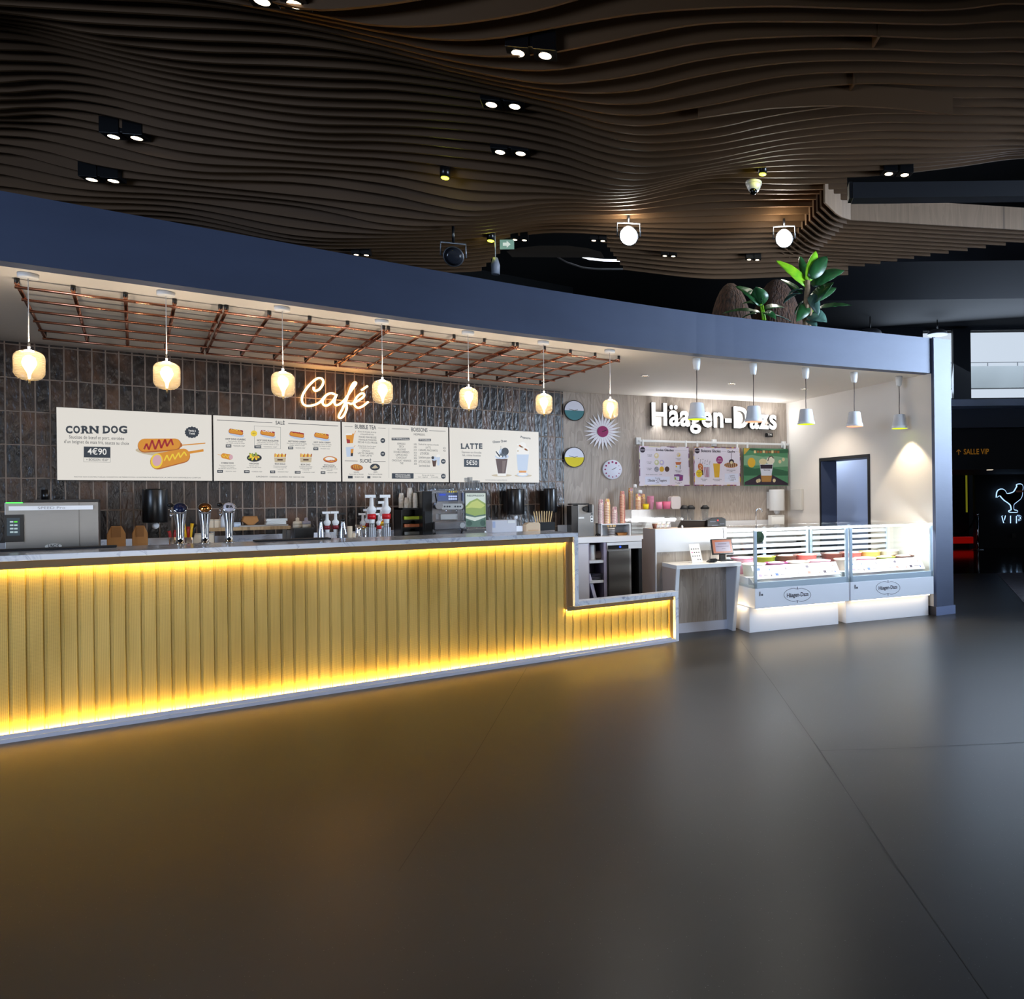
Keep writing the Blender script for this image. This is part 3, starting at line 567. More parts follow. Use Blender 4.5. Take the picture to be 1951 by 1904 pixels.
def dot(px, py, z, lab):
    p = deep(px, py, z); t = thing('colour_spotlight', lab, 'spotlight', p, BR, 'lime spotlights between the ceiling boards')
    obj('housing', G().lathe([(.05, 0), (.05, .12), (.02, .14)], 20), SATIN, t)
    obj('lamp', G().lathe([(.04, -.002), (.036, -.008), (.001, -.01)], 20), em('lime_lens', (226, 232, 60), 7.0), t)
    point('lime_spill', (p.x, p.y, p.z - .06), 1.2, (.9, .9, .15), .03)
dot(848, 339, 7.75, 'lime glowing spotlight alone among the boards left of centre')
dot(1453, 332, 8.4, 'lime glowing spotlight just above the white dome camera')
dot(935, 459, 9.4, 'lime glowing spotlight low over the fascia beside the green exit sign')
# dome camera
p = deep(1436, 352, 8.6); t = thing('dome_camera', 'white dome security camera under the ceiling boards', 'camera', p, BR)
obj('base', G().lathe([(.095, .0), (.095, .03), (.06, .035)], 24, (0, 0, 0)), WPLA, t)
obj('body', G().lathe([(.085, 0), (.08, -.03), (.055, -.075), (.001, -.08)], 24), WPLA, t)
obj('lens_dome', G().ball((-.01, -.02, -.085), .045), pm('black_glass', (8, 8, 10), .05), t)
# stage lamps
def stage(px, py, z, on, lab, drop):
    p = deep(px, py, z); d = (EYEP - p).normalized()
    t = thing('stage_lamp', lab, 'stage light', p, 0, 'stage lamps hanging from the wave ceiling')
    M = d.to_track_quat('Z', 'Y').to_matrix().to_4x4()
    obj('housing', G(M).lathe([(.06, -.26), (.09, -.24), (.105, 0), (.118, .02), (.118, .03), (.105, .03)], 24, cap=True), pm('lamp_housing_grey', (70, 72, 76), .4, .6), t)
    obj('lens', G(M).lathe([(.105, .032), (.06, .040), (.001, .043)], 24), em('white_beam', (255, 252, 244), 60.0) if on else pm('dark_lens', (30, 32, 38), .05), t)
    g = G().tube([(-.14, 0, 0), (-.14, 0, .16), (.14, 0, .16), (.14, 0, 0)], .012, 6)
    obj('yoke', G(Matrix.Rotation(math.atan2(d.y, d.x) + PI / 2, 4, 'Z')).tube([(-.14, 0, 0), (-.14, 0, .16), (.14, 0, .16), (.14, 0, 0)], .012, 6), pm('yoke_grey', (120, 122, 126), .4, .7), t)
    obj('rod', G().cyl((0, 0, .16), (0, 0, drop), .016), SATIN, t)
    if on:
        q = p + d * .16; spot('stage_beam', q, EYEP, 18, (1, .97, .9), 60, .7, .1)
        point('stage_glow', p + d * .1 + UP * .16, 22, (1, .93, .78), .06)
stage(1198, 450, 9.2, True, 'dazzling stage lamp, the larger and more central of the two lit ones', .32)
stage(1494, 455, 9.6, True, 'dazzling stage lamp right above the potted plants', .26)
stage(864, 489, 8.8, False, 'unlit grey stage lamp on a long black rod behind the fascia', .42)
p = deep(966, 466, 9.6); t = thing('exit_sign', 'small pale green exit sign hanging behind the fascia', 'sign', p, CAMR)
obj('panel', G().box(-.09, .09, -.01, .01, -.06, .06), em('exit_green', (150, 200, 185), .5), t); obj('pictogram', G().prism([(-.05, -.02), (0, -.02), (0, -.045), (.05, 0), (0, .045), (0, .02), (-.05, .02)], -.013, -.010, 'y'), em('exit_white', (235, 250, 240), .7), t)
obj('hanger', G().cyl((0, 0, .06), (0, 0, .5), .006), SATIN, t)
p = deep(944, 505, 9.4); t = thing('hanging_speaker', 'small grey fixture on a thin wire just above the fascia', 'fixture', p, CAMR)
obj('body', G().lathe([(.05, -.12), (.055, 0), (.03, .09)], 16), GREYP, t); obj('wire', G().cyl((0, 0, .09), (0, 0, .55), .005), pm('pale_wire', (170, 175, 170), .5), t)
# curved light line and handrail far behind
def far_line(name, pts, z, r, mat, lab, cat):
    single(name, G().tube([deep(x, y, z) for x, y in pts], r, 6), mat, lab, cat)
far_line('light_strip', [(1083, 479), (1100, 486), (1122, 493), (1150, 496), (1205, 497)], 13.6, .02, em('cool_line', (225, 232, 245), 3.0), 'thin white curved light strip on the dark wall behind the kiosk', 'light strip')
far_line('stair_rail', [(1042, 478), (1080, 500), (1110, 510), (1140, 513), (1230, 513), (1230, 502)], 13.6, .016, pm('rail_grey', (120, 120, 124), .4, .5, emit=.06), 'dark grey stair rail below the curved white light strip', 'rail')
for (px, lab, pts) in ((0, 'small blue arrow sign on the far dark wall', [(1241, 503), (1241, 514), (1251, 509)]), (1, 'small bright white sign on the far dark wall', [(1262, 507), (1284, 509), (1284, 516), (1262, 514)])):
    P = [deep(x, y, 13.7) for x, y in pts]; n = len(P); g = G(); vs = P + [q + FWD * .05 for q in P]
    g.add(vs, [tuple(range(n)), tuple(range(2 * n - 1, n - 1, -1))] + [(i, (i + 1) % n, n + (i + 1) % n, n + i) for i in range(n)])
    single('wall_sign', g, em('sign_blue' if px == 0 else 'sign_white', (70, 130, 230) if px == 0 else (215, 225, 250), 1.0), lab, 'sign')
P = [deep(x, y, 12.4) for x, y in ((965, 479), (990, 472), (1030, 468), (1080, 468), (1120, 473), (1145, 480))]
g = G(); vs = P + [q + FWD * .3 for q in P]; g.add(vs, [tuple(range(6)), tuple(range(11, 5, -1))] + [(i, (i + 1) % 6, 6 + (i + 1) % 6, 6 + i) for i in range(6)])
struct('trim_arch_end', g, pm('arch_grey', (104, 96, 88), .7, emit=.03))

# ================================================================ bar counter
CR = -0.0287; CO = Vector((-0.63, 6.40, 0)); H1, H2 = 1.15, 0.51
XL, XM, XE = -2.6, 3.80, 4.895
bar = thing('bar_counter', 'long bar counter with glowing gold ribbed front and white marble edge', 'counter', CO, CR)
g = G().box(XL, XM, 0, .80, H1 - .037, H1).box(XM - .04, XM, 0, .80, H2 - .045, H1 - .037).box(XM, XE, 0, .13, H2 - .045, H2).box(XE - .04, XE, 0, .13, 0, H2 - .045)
obj('marble_frame', g, MARBLE, bar, .002)
def ribs(x0, x1, z0, z1):
    p = .0795; pts = []; x = x0
    while x < x1:
        for dx, y in ((0, .068), (.012, .068), (.0165, .060), (.0745, .060)):
            if x + dx <= x1: pts.append((x + dx, y))
        x += p
    pts.append((x1, pts[-1][1])); g = G(); n = len(pts); vs = [(a, b, z0) for a, b in pts] + [(a, b, z1) for a, b in pts]
    return g.add(vs, [(i, i + 1, n + i + 1, n + i) for i in range(n - 1)])
obj('ribbed_panel', ribs(XL, XM - .04, .033, H1 - .09), GOLD, bar)
obj('ribbed_panel', ribs(XM - .04, XE - .04, .033, H2 - .085), GOLD, bar)
BRN = pm('light_channel_brown', (120, 96, 66), .5)
g = G().box(XL, XM - .04, .030, .036, H1 - .084, H1 - .037).box(XL, XM - .04, .036, .08, H1 - .070, H1 - .037).box(XM - .105, XM - .04, .046, .08, H2 - .045, H1 - .08).box(XM - .105, XE - .04, .030, .036, H2 - .084, H2 - .045).box(XM - .105, XE - .04, .036, .08, H2 - .072, H2 - .045).box(XE - .075, XE - .04, .046, .08, .03, H2 - .08)
obj('light_channel', g, BRN, bar)
LEDY = em('yellow_led', (255, 212, 104), 165.0); LEDB = em('yellow_led_strong', (255, 212, 100), 230.0)
obj('led_strip', G().box(XL, XM - .10, .038, .048, H1 - .078, H1 - .072), LEDY, bar)
obj('led_strip', G().box(XM - .10, XE - .08, .038, .048, H2 - .080, H2 - .074), LEDY, bar)
obj('led_strip', G().box(XL, XE - .08, .036, .048, .034, .042), LEDB, bar)
g = G().box(XL, XE - .04, .016, .09, 0, .033).box(XL, XE - .08, .016, .021, .033, .050).box(XL, .80, 0.0, .014, 0, .024).box(.803, 3.6, 0.0, .014, 0, .024).box(3.603, XE - .04, 0, .014, 0, .024)
obj('base', g, pm('pale_stone_base', (206, 208, 222), .3), bar)
obj('body', G().box(XL, XM - .042, .1, .78, .02, H1 - .04).box(XM - .042, XE - .042, .1, .128, .02, H2 - .047), CHAR, bar)

# ---------------------------------------------------------------- copper pipe grids
def grid():
    t = thing('copper_pipe_grid', 'x', 'ceiling grid', (0, 0, 0), 0, 'copper pipe grids under the kiosk ceiling')
    L, D = 1.118, 1.965
    for i in range(5):
        x = .012 + i * (L - .024) / 4
        obj('crossbar', G().cyl((x, 0, 0), (x, D, 0), .0115, n=10), COPPER, t)
        for y in (.012, D - .012): obj('hanger', G().cyl((x, y, 0), (x, y, .04), .014, n=10), SATIN, t)
    for i in range(6):
        obj('pipe', G().cyl((0, .015 + i * (D - .03) / 5, -.02), (L, .015 + i * (D - .03) / 5, -.02), .010, n=10), COPPER, t)
    return t
GL = ['copper pipe ceiling grid at the left end, over the speed oven', 'copper pipe ceiling grid second from the left, over the beer taps', 'copper pipe ceiling grid right above the neon lettering', 'copper pipe ceiling grid at the right end, nearest the wood wall']
g0 = grid()
for i in range(4):
    loc = (-.592 + i * 1.1305, 6.81 - .012 * i, 2.92)
    if i == 0: g0.location = loc; g0['label'] = GL[0]
    else: dup(g0, GL[i], loc)

# ---------------------------------------------------------------- ribbed glass pendants
def mat_globe():
    m = bpy.data.materials.new('ribbed_amber_glass'); m.use_nodes = True; nt = m.node_tree; nt.nodes.clear(); N = nt.nodes.new
    o = N('ShaderNodeOutputMaterial'); t = N('ShaderNodeBsdfTransparent'); t.inputs[0].default_value = (1, .93, .84, 1)
    d = N('ShaderNodeBsdfTranslucent'); d.inputs[0].default_value = (1, .84, .62, 1); gl = N('ShaderNodeBsdfGlossy'); gl.inputs['Roughness'].default_value = .12
    tc = N('ShaderNodeTexCoord'); sp = N('ShaderNodeSeparateXYZ'); nt.links.new(tc.outputs['Object'], sp.inputs[0])
    w = N('ShaderNodeMath'); w.operation = 'SINE'; mu = N('ShaderNodeMath'); mu.operation = 'MULTIPLY'; mu.inputs[1].default_value = 900
    nt.links.new(sp.outputs[2], mu.inputs[0]); nt.links.new(mu.outputs[0], w.inputs[0])
    bp = N('ShaderNodeBump'); bp.inputs['Strength'].default_value = .6; bp.inputs['Distance'].default_value = .004; nt.links.new(w.outputs[0], bp.inputs['Height'])
    nt.links.new(bp.outputs[0], gl.inputs['Normal']); nt.links.new(bp.outputs[0], d.inputs['Normal'])
    a = N('ShaderNodeMixShader'); a.inputs[0].default_value = .5; nt.links.new(t.outputs[0], a.inputs[1]); nt.links.new(d.outputs[0], a.inputs[2])
    lw = N('ShaderNodeLayerWeight'); lw.inputs[0].default_value = .3
    b = N('ShaderNodeMixShader'); nt.links.new(lw.outputs['Facing'], b.inputs[0]); nt.links.new(a.outputs[0], b.inputs[1]); nt.links.new(gl.outputs[0], b.inputs[2])
    nt.links.new(b.outputs[0], o.inputs[0]); return m
GLOBE = mat_globe()
def pendant():
    t = thing('glass_pendant_lamp', 'x', 'pendant lamp', (0, 0, 0), 0, 'ribbed glass pendant lamps over the bar')
    zc = 2.365 - CZ
    obj('canopy', G().lathe([(.052, -.001), (.052, -.026), (.047, -.03), (.001, -.03)], 28), WPLA, t)
    obj('cable', G().cyl((0, 0, -.03), (0, 0, zc + .145), .0028, n=8), pm('pale_cable', (214, 206, 196), .5), t)
    obj('socket', G().lathe([(.006, .15), (.007, .095), (.012, .09), (.012, .06), (.001, .06)], 14, (0, 0, zc)), CHROME, t)
    pr = [(.008, .097)] + [(.026 + .051 * math.sin(a), .046 + .051 * math.cos(a)) for a in [i * PI / 2 / 7 for i in range(1, 8)]] + [(.077, -.034)] + [(.020 + .057 * math.cos(a), -.040 - .057 * math.sin(a)) for a in [i * PI / 2 / 7 for i in range(1, 7)]] + [(.006, -.098)]
    gl_ = obj('globe', G().lathe(pr, 36, (0, 0, zc), cap=False), GLOBE, t)
    obj('bulb', G().lathe([(.012, .064), (.028, .052), (.037, .024), (.036, .004), (.024, -.022), (.011, -.05), (.006, -.088), (.001, -.09)], 18, (0, 0, zc)), em('filament_glow', (255, 222, 165), 9.0), gl_)
    obj('finial', G().cyl((0, 0, zc - .094), (0, 0, zc - .122), .006, n=10), pm('brass_finial', (170, 150, 110), .3, 1.0), t)
    return t
GP = ['ribbed glass pendant at the far left, above the speed oven', 'ribbed glass pendant second from left, between the oven and the taps', 'ribbed glass pendant just left of the neon lettering', 'ribbed glass pendant just right of the neon lettering', 'ribbed glass pendant above the espresso machine', 'ribbed glass pendant at the edge of the tiled wall', 'ribbed glass pendant in front of the wood wall, beside the starburst clock']
p0 = pendant()
for i in range(7):
    loc = (-.514 + i * .7, 6.655 - .012 * i, CZ)
    if i == 0: p0.location = loc; p0['label'] = GP[0]
    else: dup(p0, GP[i], loc)
    point('bulb_light', (loc[0], loc[1], 2.365 + .125), 6.2, (1, .84, .66), .03)

# ---------------------------------------------------------------- white shade pendants
def shade(mat, nm):
    t = thing('white_pendant_lamp', 'x', 'pendant lamp', (0, 0, 0), 0, 'white shade pendant lamps over the ice cream cases')
    obj('canopy', G().lathe([(.043, -.002), (.043, -.05), (.034, -.11), (.028, -.125), (.001, -.125)], 22), WPLA, t)
    obj('cable', G().tube([(0, 0, -.125), (.003, 0, -.25), (-.003, 0, -.38), (0, 0, -.49)], .0045, 8), pm('brown_cable', (70, 52, 48), .6), t)
    sh_ = obj('shade', G().lathe([(.001, -.478), (.066, -.480), (.072, -.488), (.091, -.615), (.098, -.620), (.103, -.655), (.1, -.655)], 32, cap=False), pm('white_enamel', (238, 238, 240), .25, coat=.4), t)
    obj('lining', G().lathe([(.099, -.654), (.088, -.612), (.069, -.492), (.001, -.490)], 32, cap=False), mat, sh_)
    obj('bulb', G().ball((0, 0, -.575), .030), em('soft_bulb', (255, 236, 205), 6.0), sh_)
    return t
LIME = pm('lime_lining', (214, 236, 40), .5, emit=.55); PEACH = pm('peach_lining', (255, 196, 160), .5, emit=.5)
ws = [shade(LIME, 'l'), shade(PEACH, 'p')]
WP = ['white pendant with lime lining hanging before the lit ice cream lettering, leftmost', 'white pendant with peach lining hanging before the end of the lit lettering', 'white pendant with lime lining, middle of the five', 'white pendant with peach lining above the doorway', 'white pendant with lime lining nearest the blue pillar']
for i in range(5):
    loc = Vector((4.637, 6.416, CZ)).lerp(Vector((7.36, 5.874, CZ)), i / 4); o = ws[i % 2]
    if i < 2: o.location = loc; o['label'] = WP[i]
    else: o = dup(o, WP[i], loc)
    spot('shade_beam', loc - UP * .60, loc - UP * 3, 80, (1, .84, .60), 88, .35, .03)
def rspot(px, py, lab):
    p = onZ(px, py, CZ); t = thing('recessed_spotlight', lab, 'spotlight', p, WR, 'recessed kiosk ceiling spots')
    obj('ring', G().lathe([(.05, 0), (.05, -.006), (.036, -.006), (.034, .0)], 24, cap=False), CHROME, t)
    obj('lamp', G().lathe([(.035, -.001), (.001, -.002)], 20), em('recessed_glow', (255, 214, 170), 3.0), t)
    spot('recessed_beam', p - UP * .02, p - UP * 2, 60, (1, .88, .74), 110, .6, .03)
rspot(1229, 716, 'tiny recessed ceiling spot near the end of the copper grid')
rspot(1394, 731, 'tiny recessed ceiling spot between two white pendants')
rspot(1533, 741, 'tiny recessed ceiling spot behind the middle white pendant')

# ================================================================ lettering and flat pictures
FITS = []
class Flat:
    """a flat face in the place: fn maps a survey point to local (x, z); y is the face depth in the parent's frame"""
    def __init__(s, parent, fn, y0, sc=1.0, ox=0.0, oy=0.0):
        s.p = parent; s.fn = lambda a, b: fn(ox + a / sc, oy + b / sc); s.y = y0; s.k = 0
    def text(s, body, x0, y0, x1, y1, mat, lines=1, off=0.0, name='lettering', al='CENTER', dy=-.0012, ext=0.0, rotz=0.0, spc=1.0):
        a, b = s.fn(x0, (y0 + y1) / 2), s.fn(x1, (y0 + y1) / 2); c, d = s.fn((x0 + x1) / 2, y0), s.fn((x0 + x1) / 2, y1)
        w = abs(b[0] - a[0]); h = abs(c[1] - d[1]); size = h / (.72 + (lines - 1) * 1.0)
        o = txt(name, body, mat, s.p, ((a[0] + b[0]) / 2, s.y + dy, (c[1] + d[1]) / 2), size, 1, off * size, ext, 'CENTER', spc=spc)
        if rotz: o.rotation_euler = (PI / 2, -rotz, 0)
        FITS.append((o, w)); return o
def run_fits():
    """set each line of lettering to its width and turn the lettering into plain meshes"""
    bpy.context.view_layer.update()
    for o, w in FITS:
        xs = [v[0] for v in o.bound_box]; ww = max(xs) - min(xs)
        if ww > 1e-6: o.scale = (w / ww, 1, 1)
    bpy.context.view_layer.update(); dg = bpy.context.evaluated_depsgraph_get()
    for o in [q for q in COL.objects if q.type == 'FONT']:
        me = bpy.data.meshes.new_from_object(o.evaluated_get(dg)); nm = o.name.split('.')[0]
        n = bpy.data.objects.new(nm, me); COL.objects.link(n); n.parent = o.parent; n.location = o.location; n.rotation_euler = o.rotation_euler; n.scale = o.scale
        if not me.materials: me.materials.append(o.data.materials[0])
        c = o.data; bpy.data.objects.remove(o); bpy.data.curves.remove(c)
class Pic:
    def __init__(s, flat): s.g = G(); s.fl = flat; s.mats = []; s.lv = 1
    def m(s, mat):
        if mat not in s.mats: s.mats.append(mat)
        return s.mats.index(mat)
    def _poly(s, L, mat, lv):
        y = s.fl.y - .0004 * (lv if lv is not None else s.lv); 
        if lv is None: s.lv += .25
        s.g.prism(L, y, y - .0002, 'y', s.m(mat)); return s
    def poly(s, pts, mat, lv=None): return s._poly([s.fl.fn(*p) for p in pts], mat, lv)
    def rect(s, x0, y0, x1, y1, mat, lv=None, sl=0.0): return s.poly([(x0, y0), (x1, y0 + sl), (x1, y1 + sl), (x0, y1)], mat, lv)
    def ell(s, cx, cy, rx, ry, mat, rot=0.0, lv=None, n=20, a0=0, a1=2 * PI):
        c, q = math.cos(rot), math.sin(rot); pts = []
        for i in range(n):
            t = a0 + (a1 - a0) * i / (n if abs(a1 - a0 - 2 * PI) < 1e-6 else n - 1); x, y = rx * math.cos(t), ry * math.sin(t); pts.append((cx + x * c - y * q, cy + x * q + y * c))
        return s.poly(pts, mat, lv)
    def line(s, pts, w, mat, lv=None):
        for (x0, y0), (x1, y1) in zip(pts[:-1], pts[1:]):
            L = math.hypot(x1 - x0, y1 - y0) or 1; nx, ny = -(y1 - y0) / L * w / 2, (x1 - x0) / L * w / 2
            s.poly([(x0 + nx, y0 + ny), (x1 + nx, y1 + ny), (x1 - nx, y1 - ny), (x0 - nx, y0 - ny)], mat, lv if lv is not None else s.lv)
        if lv is None: s.lv += .25
        return s
    def caps(s, x0, y0, x1, y1, r, mat, r1=None, lv=None):
        a = math.atan2(y1 - y0, x1 - x0); r1 = r if r1 is None else r1
        pts = [(x0 + r * math.cos(a + PI / 2 + PI * i / 10), y0 + r * math.sin(a + PI / 2 + PI * i / 10)) for i in range(11)] + [(x1 + r1 * math.cos(a - PI / 2 + PI * i / 10), y1 + r1 * math.sin(a - PI / 2 + PI * i / 10)) for i in range(11)]
        return s.poly(pts, mat, lv)
    def done(s, name): return obj(name, s.g, s.mats, s.fl.p)
ES = .80
def ec(nm, c): return em('screen_' + nm, c, ES, (10, 10, 10))
eC = em('screen_cream', (236, 231, 222), .84, (30, 30, 30)); eI = ec('ink', (46, 56, 68)); eW = ec('white', (250, 248, 244)); eO = ec('orange', (226, 150, 44)); eD = ec('rust', (180, 98, 34)); eR = ec('red', (166, 40, 44)); eY = ec('yellow', (250, 214, 60))
eG = ec('green', (150, 168, 70)); eB = ec('brown', (84, 52, 36)); eP = ec('pink', (222, 176, 186)); eK = ec('black', (30, 32, 40)); eL = ec('line', (120, 124, 126)); eT = ec('tan', (206, 190, 160)); eF = ec('frost', (200, 216, 240)); eM = ec('magenta', (226, 60, 120))

# ---------------------------------------------------------------- the four menu screens
YS = 9.385
XS = [106.5, 405.2, 650.3, 855.2, 1027.2]
def screen(i, label):
    a, b = onY(XS[i], 776, YS), onY(XS[i + 1], 824, YS)
    zt = onY(106.5, 775, YS).z; zb = onY(106.5, 915.4, YS).z
    o = Vector((a.x, YS, zb)); t = thing('menu_screen', label, 'screen', o, 0, 'menu screens above the bar')
    w = b.x - a.x - .004; h = zt - zb
    obj('casing', G().box(0, w, .002, .06, 0, h), SATIN, t)
    dp_ = obj('display', G().box(.004, w - .004, 0, .002, .004, h - .004), eC, t)
    def fn(px, py):
        p = onY(px, py, YS); return (p.x - o.x, p.z - o.z)
    return dp_, fn
# screen 1
t, fn = screen(0, 'menu screen at the left end showing two corn dogs')
F = Flat(t, fn, 0, 3.484, 100, 760)
def serif(F, letters, y0, y1, feet, mat):
    p = Pic(F); th = (y1 - y0) * .13
    for ch, x0, x1 in letters:
        F.text(ch, x0, y0, x1, y1, mat, off=.045)
        w = x1 - x0
        for (fx, top) in feet.get(ch, ()):
            c = x0 + fx * w; hw = .21 * w; yy = y0 if top else y1 - th
            p.rect(c - hw, yy, c + hw, yy + th, mat, 2)
    p.done('serifs')
k = .0
serif(F, [('C', 88, 133), ('O', 138, 183), ('R', 190, 241), ('N', 247, 306), ('D', 334, 382), ('O', 388, 435), ('G', 441, 497)], 184, 231,
      {'R': ((.16, 1), (.16, 0), (.88, 0)), 'N': ((.14, 1), (.14, 0), (.86, 1)), 'D': ((.18, 1), (.18, 0))}, eI)
F.text('Saucisse de bœuf et porc, enrobée\nd’un beignet de maïs frit, sauces au choix', 76, 248, 508, 302, eI, 2)
p = Pic(F); p.rect(208, 317, 385, 389, eI, 1, 4); p.line([(208, 389), (208, 419), (384, 422), (384, 393)], 2, eL, 1)
# badge
p.poly([(926 + (50 if i % 2 else 44) * math.cos(2 * PI * i / 28), 223 + (40 if i % 2 else 35) * math.sin(2 * PI * i / 28)) for i in range(28)], eI, 1)
# corn dogs
p.ell(700, 355, 150, 26, eT, .1, 1); p.line([(840, 310), (1015, 295)], 7, eO, 2); p.caps(612, 312, 815, 305, 46, eD, 40, 2.5); p.caps(612, 308, 812, 300, 43, eO, 36, 3); p.poly([(815, 270), (860, 298), (862, 316), (815, 342)], eD, 2.8)
p.line([(608, 335), (625, 298), (640, 338), (662, 275), (682, 336), (708, 272), (722, 328), (748, 270), (760, 316), (788, 268), (800, 308)], 12, eR, 4)
p.line([(905, 358), (1003, 342)], 16, eO, 4); p.caps(700, 418, 868, 380, 52, eD, 46, 4.5); p.caps(704, 412, 868, 375, 50, eO, 44, 5); p.ell(692, 413, 40, 50, eY, .2, 5.5); p.ell(694, 410, 30, 38, eP, .2, 6)
p.line([(742, 412), (760, 374), (776, 412), (798, 366), (812, 402), (838, 358), (848, 390), (875, 352), (890, 378)], 9, eY, 6)
p.done('picture')
F.text('4€90', 234, 332, 360, 374, eW, off=.012, dy=-.0022); F.text('+ BOISSON 1€60*', 224, 398, 372, 414, eI)
F.text('Vendu à\nl’unité', 902, 206, 952, 238, eW, 2, .02, dy=-.0022)
F.text('PHOTOS NON CONTRACTUELLES, SUGGESTION DE PRÉSENTATION. CE DISTRIBUTEUR PRODUITS DE LA CARTE SONT DISPONIBLES AU COMPTOIR', 144, 518, 984, 526, eI)
# screen 2
t, fn = screen(1, 'menu screen second from the left headed SALÉ')
F = Flat(t, fn, 0, 8.129, 410, 790)
F.text('SALÉ', 934, 106, 1076, 162, eI, off=.015)
p = Pic(F); p.line([(28, 84), (886, 128)], 8, eI, 1); p.line([(1130, 138), (1905, 178)], 8, eI, 1)
p.line([(604, 176), (1014, 198), (1014, 532), (608, 520), (604, 176)], 4, eL, 1); p.ell(600, 294, 50, 46, eY, 0, 2)
def hotdog(x, y, tp):
    p.ell(x, y + 38, 126, 34, eF, .22, 1.5); p.caps(x - 84, y - 10, x + 80, y + 22, 34, eD, 30, 2); p.caps(x - 90, y - 34, x + 92, y - 8, 17, eR, 17, 2.5); p.caps(x - 84, y - 12, x + 78, y + 18, 26, eO, 24, 3)
    p.line([(x - 84, y - 44), (x - 50, y - 26), (x - 20, y - 40), (x + 10, y - 20), (x + 40, y - 34), (x + 66, y - 12)], 9, tp, 3.5)
for x, y, tp in ((325, 270, eY), (815, 292, eW), (1268, 312, eR), (1650, 330, eY)): hotdog(x, y, tp)
p.line([(40, 620), (100, 632)], 6, eO, 1.5); p.caps(130, 640, 230, 660, 40, eO, 42, 2); p.ell(245, 660, 30, 38, eP, 0, 3); p.line([(110, 630), (140, 660), (160, 620), (190, 670), (210, 630)], 9, eY, 3)
p.ell(606, 672, 116, 60, eK, 0, 1.5)
for i in range(22):
    a = random.random() * 6.28; r = random.random() ** .5
    p.ell(606 + 92 * r * math.cos(a), 650 + 52 * r * math.sin(a), 24, 16, (eY, eG, eO, eG, eY)[i % 5], a, 2 + i * .03, 7)
for cx in (1005, 1405):
    for i in range(9): p.caps(cx - 80 + i * 20, 650, cx - 76 + i * 19 + (i % 3) * 5, 612 + (i * 7) % 17, 10, (eO, eY, eD)[i % 3], 10, 1.5 + i * .05)
    p.poly([(cx - 92, 664), (cx + 92, 664), (cx + 82, 742), (cx - 82, 742)], eT, 2.5); p.rect(cx - 42, 690, cx + 42, 714, eB, 3)
p.ell(1782, 698, 110, 50, eR, .05, 1.5); p.ell(1782, 696, 104, 44, eO, .05, 1.8); p.ell(1778, 688, 76, 28, eW, .05, 2.2)
for i in range(8): p.ell(1700 + 22 * i, 716 + 8 * math.sin(i), 10, 8, eR, 0, 2.6)
PR = [(165, 462, 250, 512), (610, 480, 712, 524), (1130, 498, 1208, 540), (1520, 510, 1598, 552), (32, 860, 120, 902), (448, 864, 532, 908), (850, 868, 930, 910), (1233, 876, 1322, 916), (1634, 880, 1706, 922)]
for b in PR: p.rect(b[0], b[1], b[2], b[3], eI, 2)
p.done('picture')
for b, s1, s2 in zip(PR, ('8€90', '10€50', '8€90', '9€90', '4€90', '5€90', '7€50', '11€50', '6€90'), (460, 960, 1395, 1778, 328, 730, 1138, 1545, 1890)):
    F.text(s1, b[0] + 14, b[1] + 12, b[2] - 14, b[3] - 12, eW, off=.02, dy=-.002); F.text('+ BOISSON 1€60*', b[2] + 26, b[1] + 14, s2, b[3] - 12, eI)
for s, b in (('HOT DOG CLASSIC', (160, 372, 472, 398)), ('HOT DOG RACLETTE', (646, 394, 980, 418)), ('HOT DOG CHEESY', (1130, 408, 1408, 432)), ('HOT DOG CRISPY', (1526, 424, 1788, 446)), ('CORN DOG', (94, 742, 286, 766)), ('NACHOS', (532, 752, 674, 774)), ('BOX SOLO', (924, 756, 1086, 778)), ('BOX DUO', (1328, 766, 1474, 788))):
    F.text(s, *b, eI, off=.03)
F.text('FOCACCIA\nMARGHERITA', 1666, 776, 1870, 822, eI, 2, .02)
for s, b, n in (('Pain brioché, saucisse\nde volaille, sauces au choix', (176, 408, 456, 454), 2), ('Pain brioché, saucisse de volaille\nfromage à raclette, sauces au choix', (644, 428, 990, 472), 2), ('Pain brioché, saucisse de volaille\ncheddar, sauces au choix', (1112, 442, 1418, 488), 2), ('Pain brioché, saucisse de volaille\noignons frits, sauces au choix', (1508, 456, 1800, 500), 2), ('Saucisse de bœuf et porc\nenrobée d’un beignet\nde maïs frit, sauces au choix', (50, 780, 330, 846), 3), ('Nachos nature\navec du cheddar fondu', (488, 786, 712, 828), 2), ('1 barquette de pommes\n2 sticks de mozzarella\n1 sauce dip', (898, 792, 1112, 856), 3), ('2 barquettes de pommes\n4 sticks de mozzarella\n2 sauces dip', (1300, 800, 1504, 866), 3), ('Pâte à pain façon pizza, tomates\nmozzarella', (1640, 832, 1898, 872), 2)):
    F.text(s, *b, eI, n)
F.text('SUPPLÉMENTS* : CHEDDAR, JALAPEÑOS 1€50  NACHOS 1€50', 632, 956, 1380, 980, eI); F.text('NEW', 576, 284, 626, 306, eI, dy=-.002)
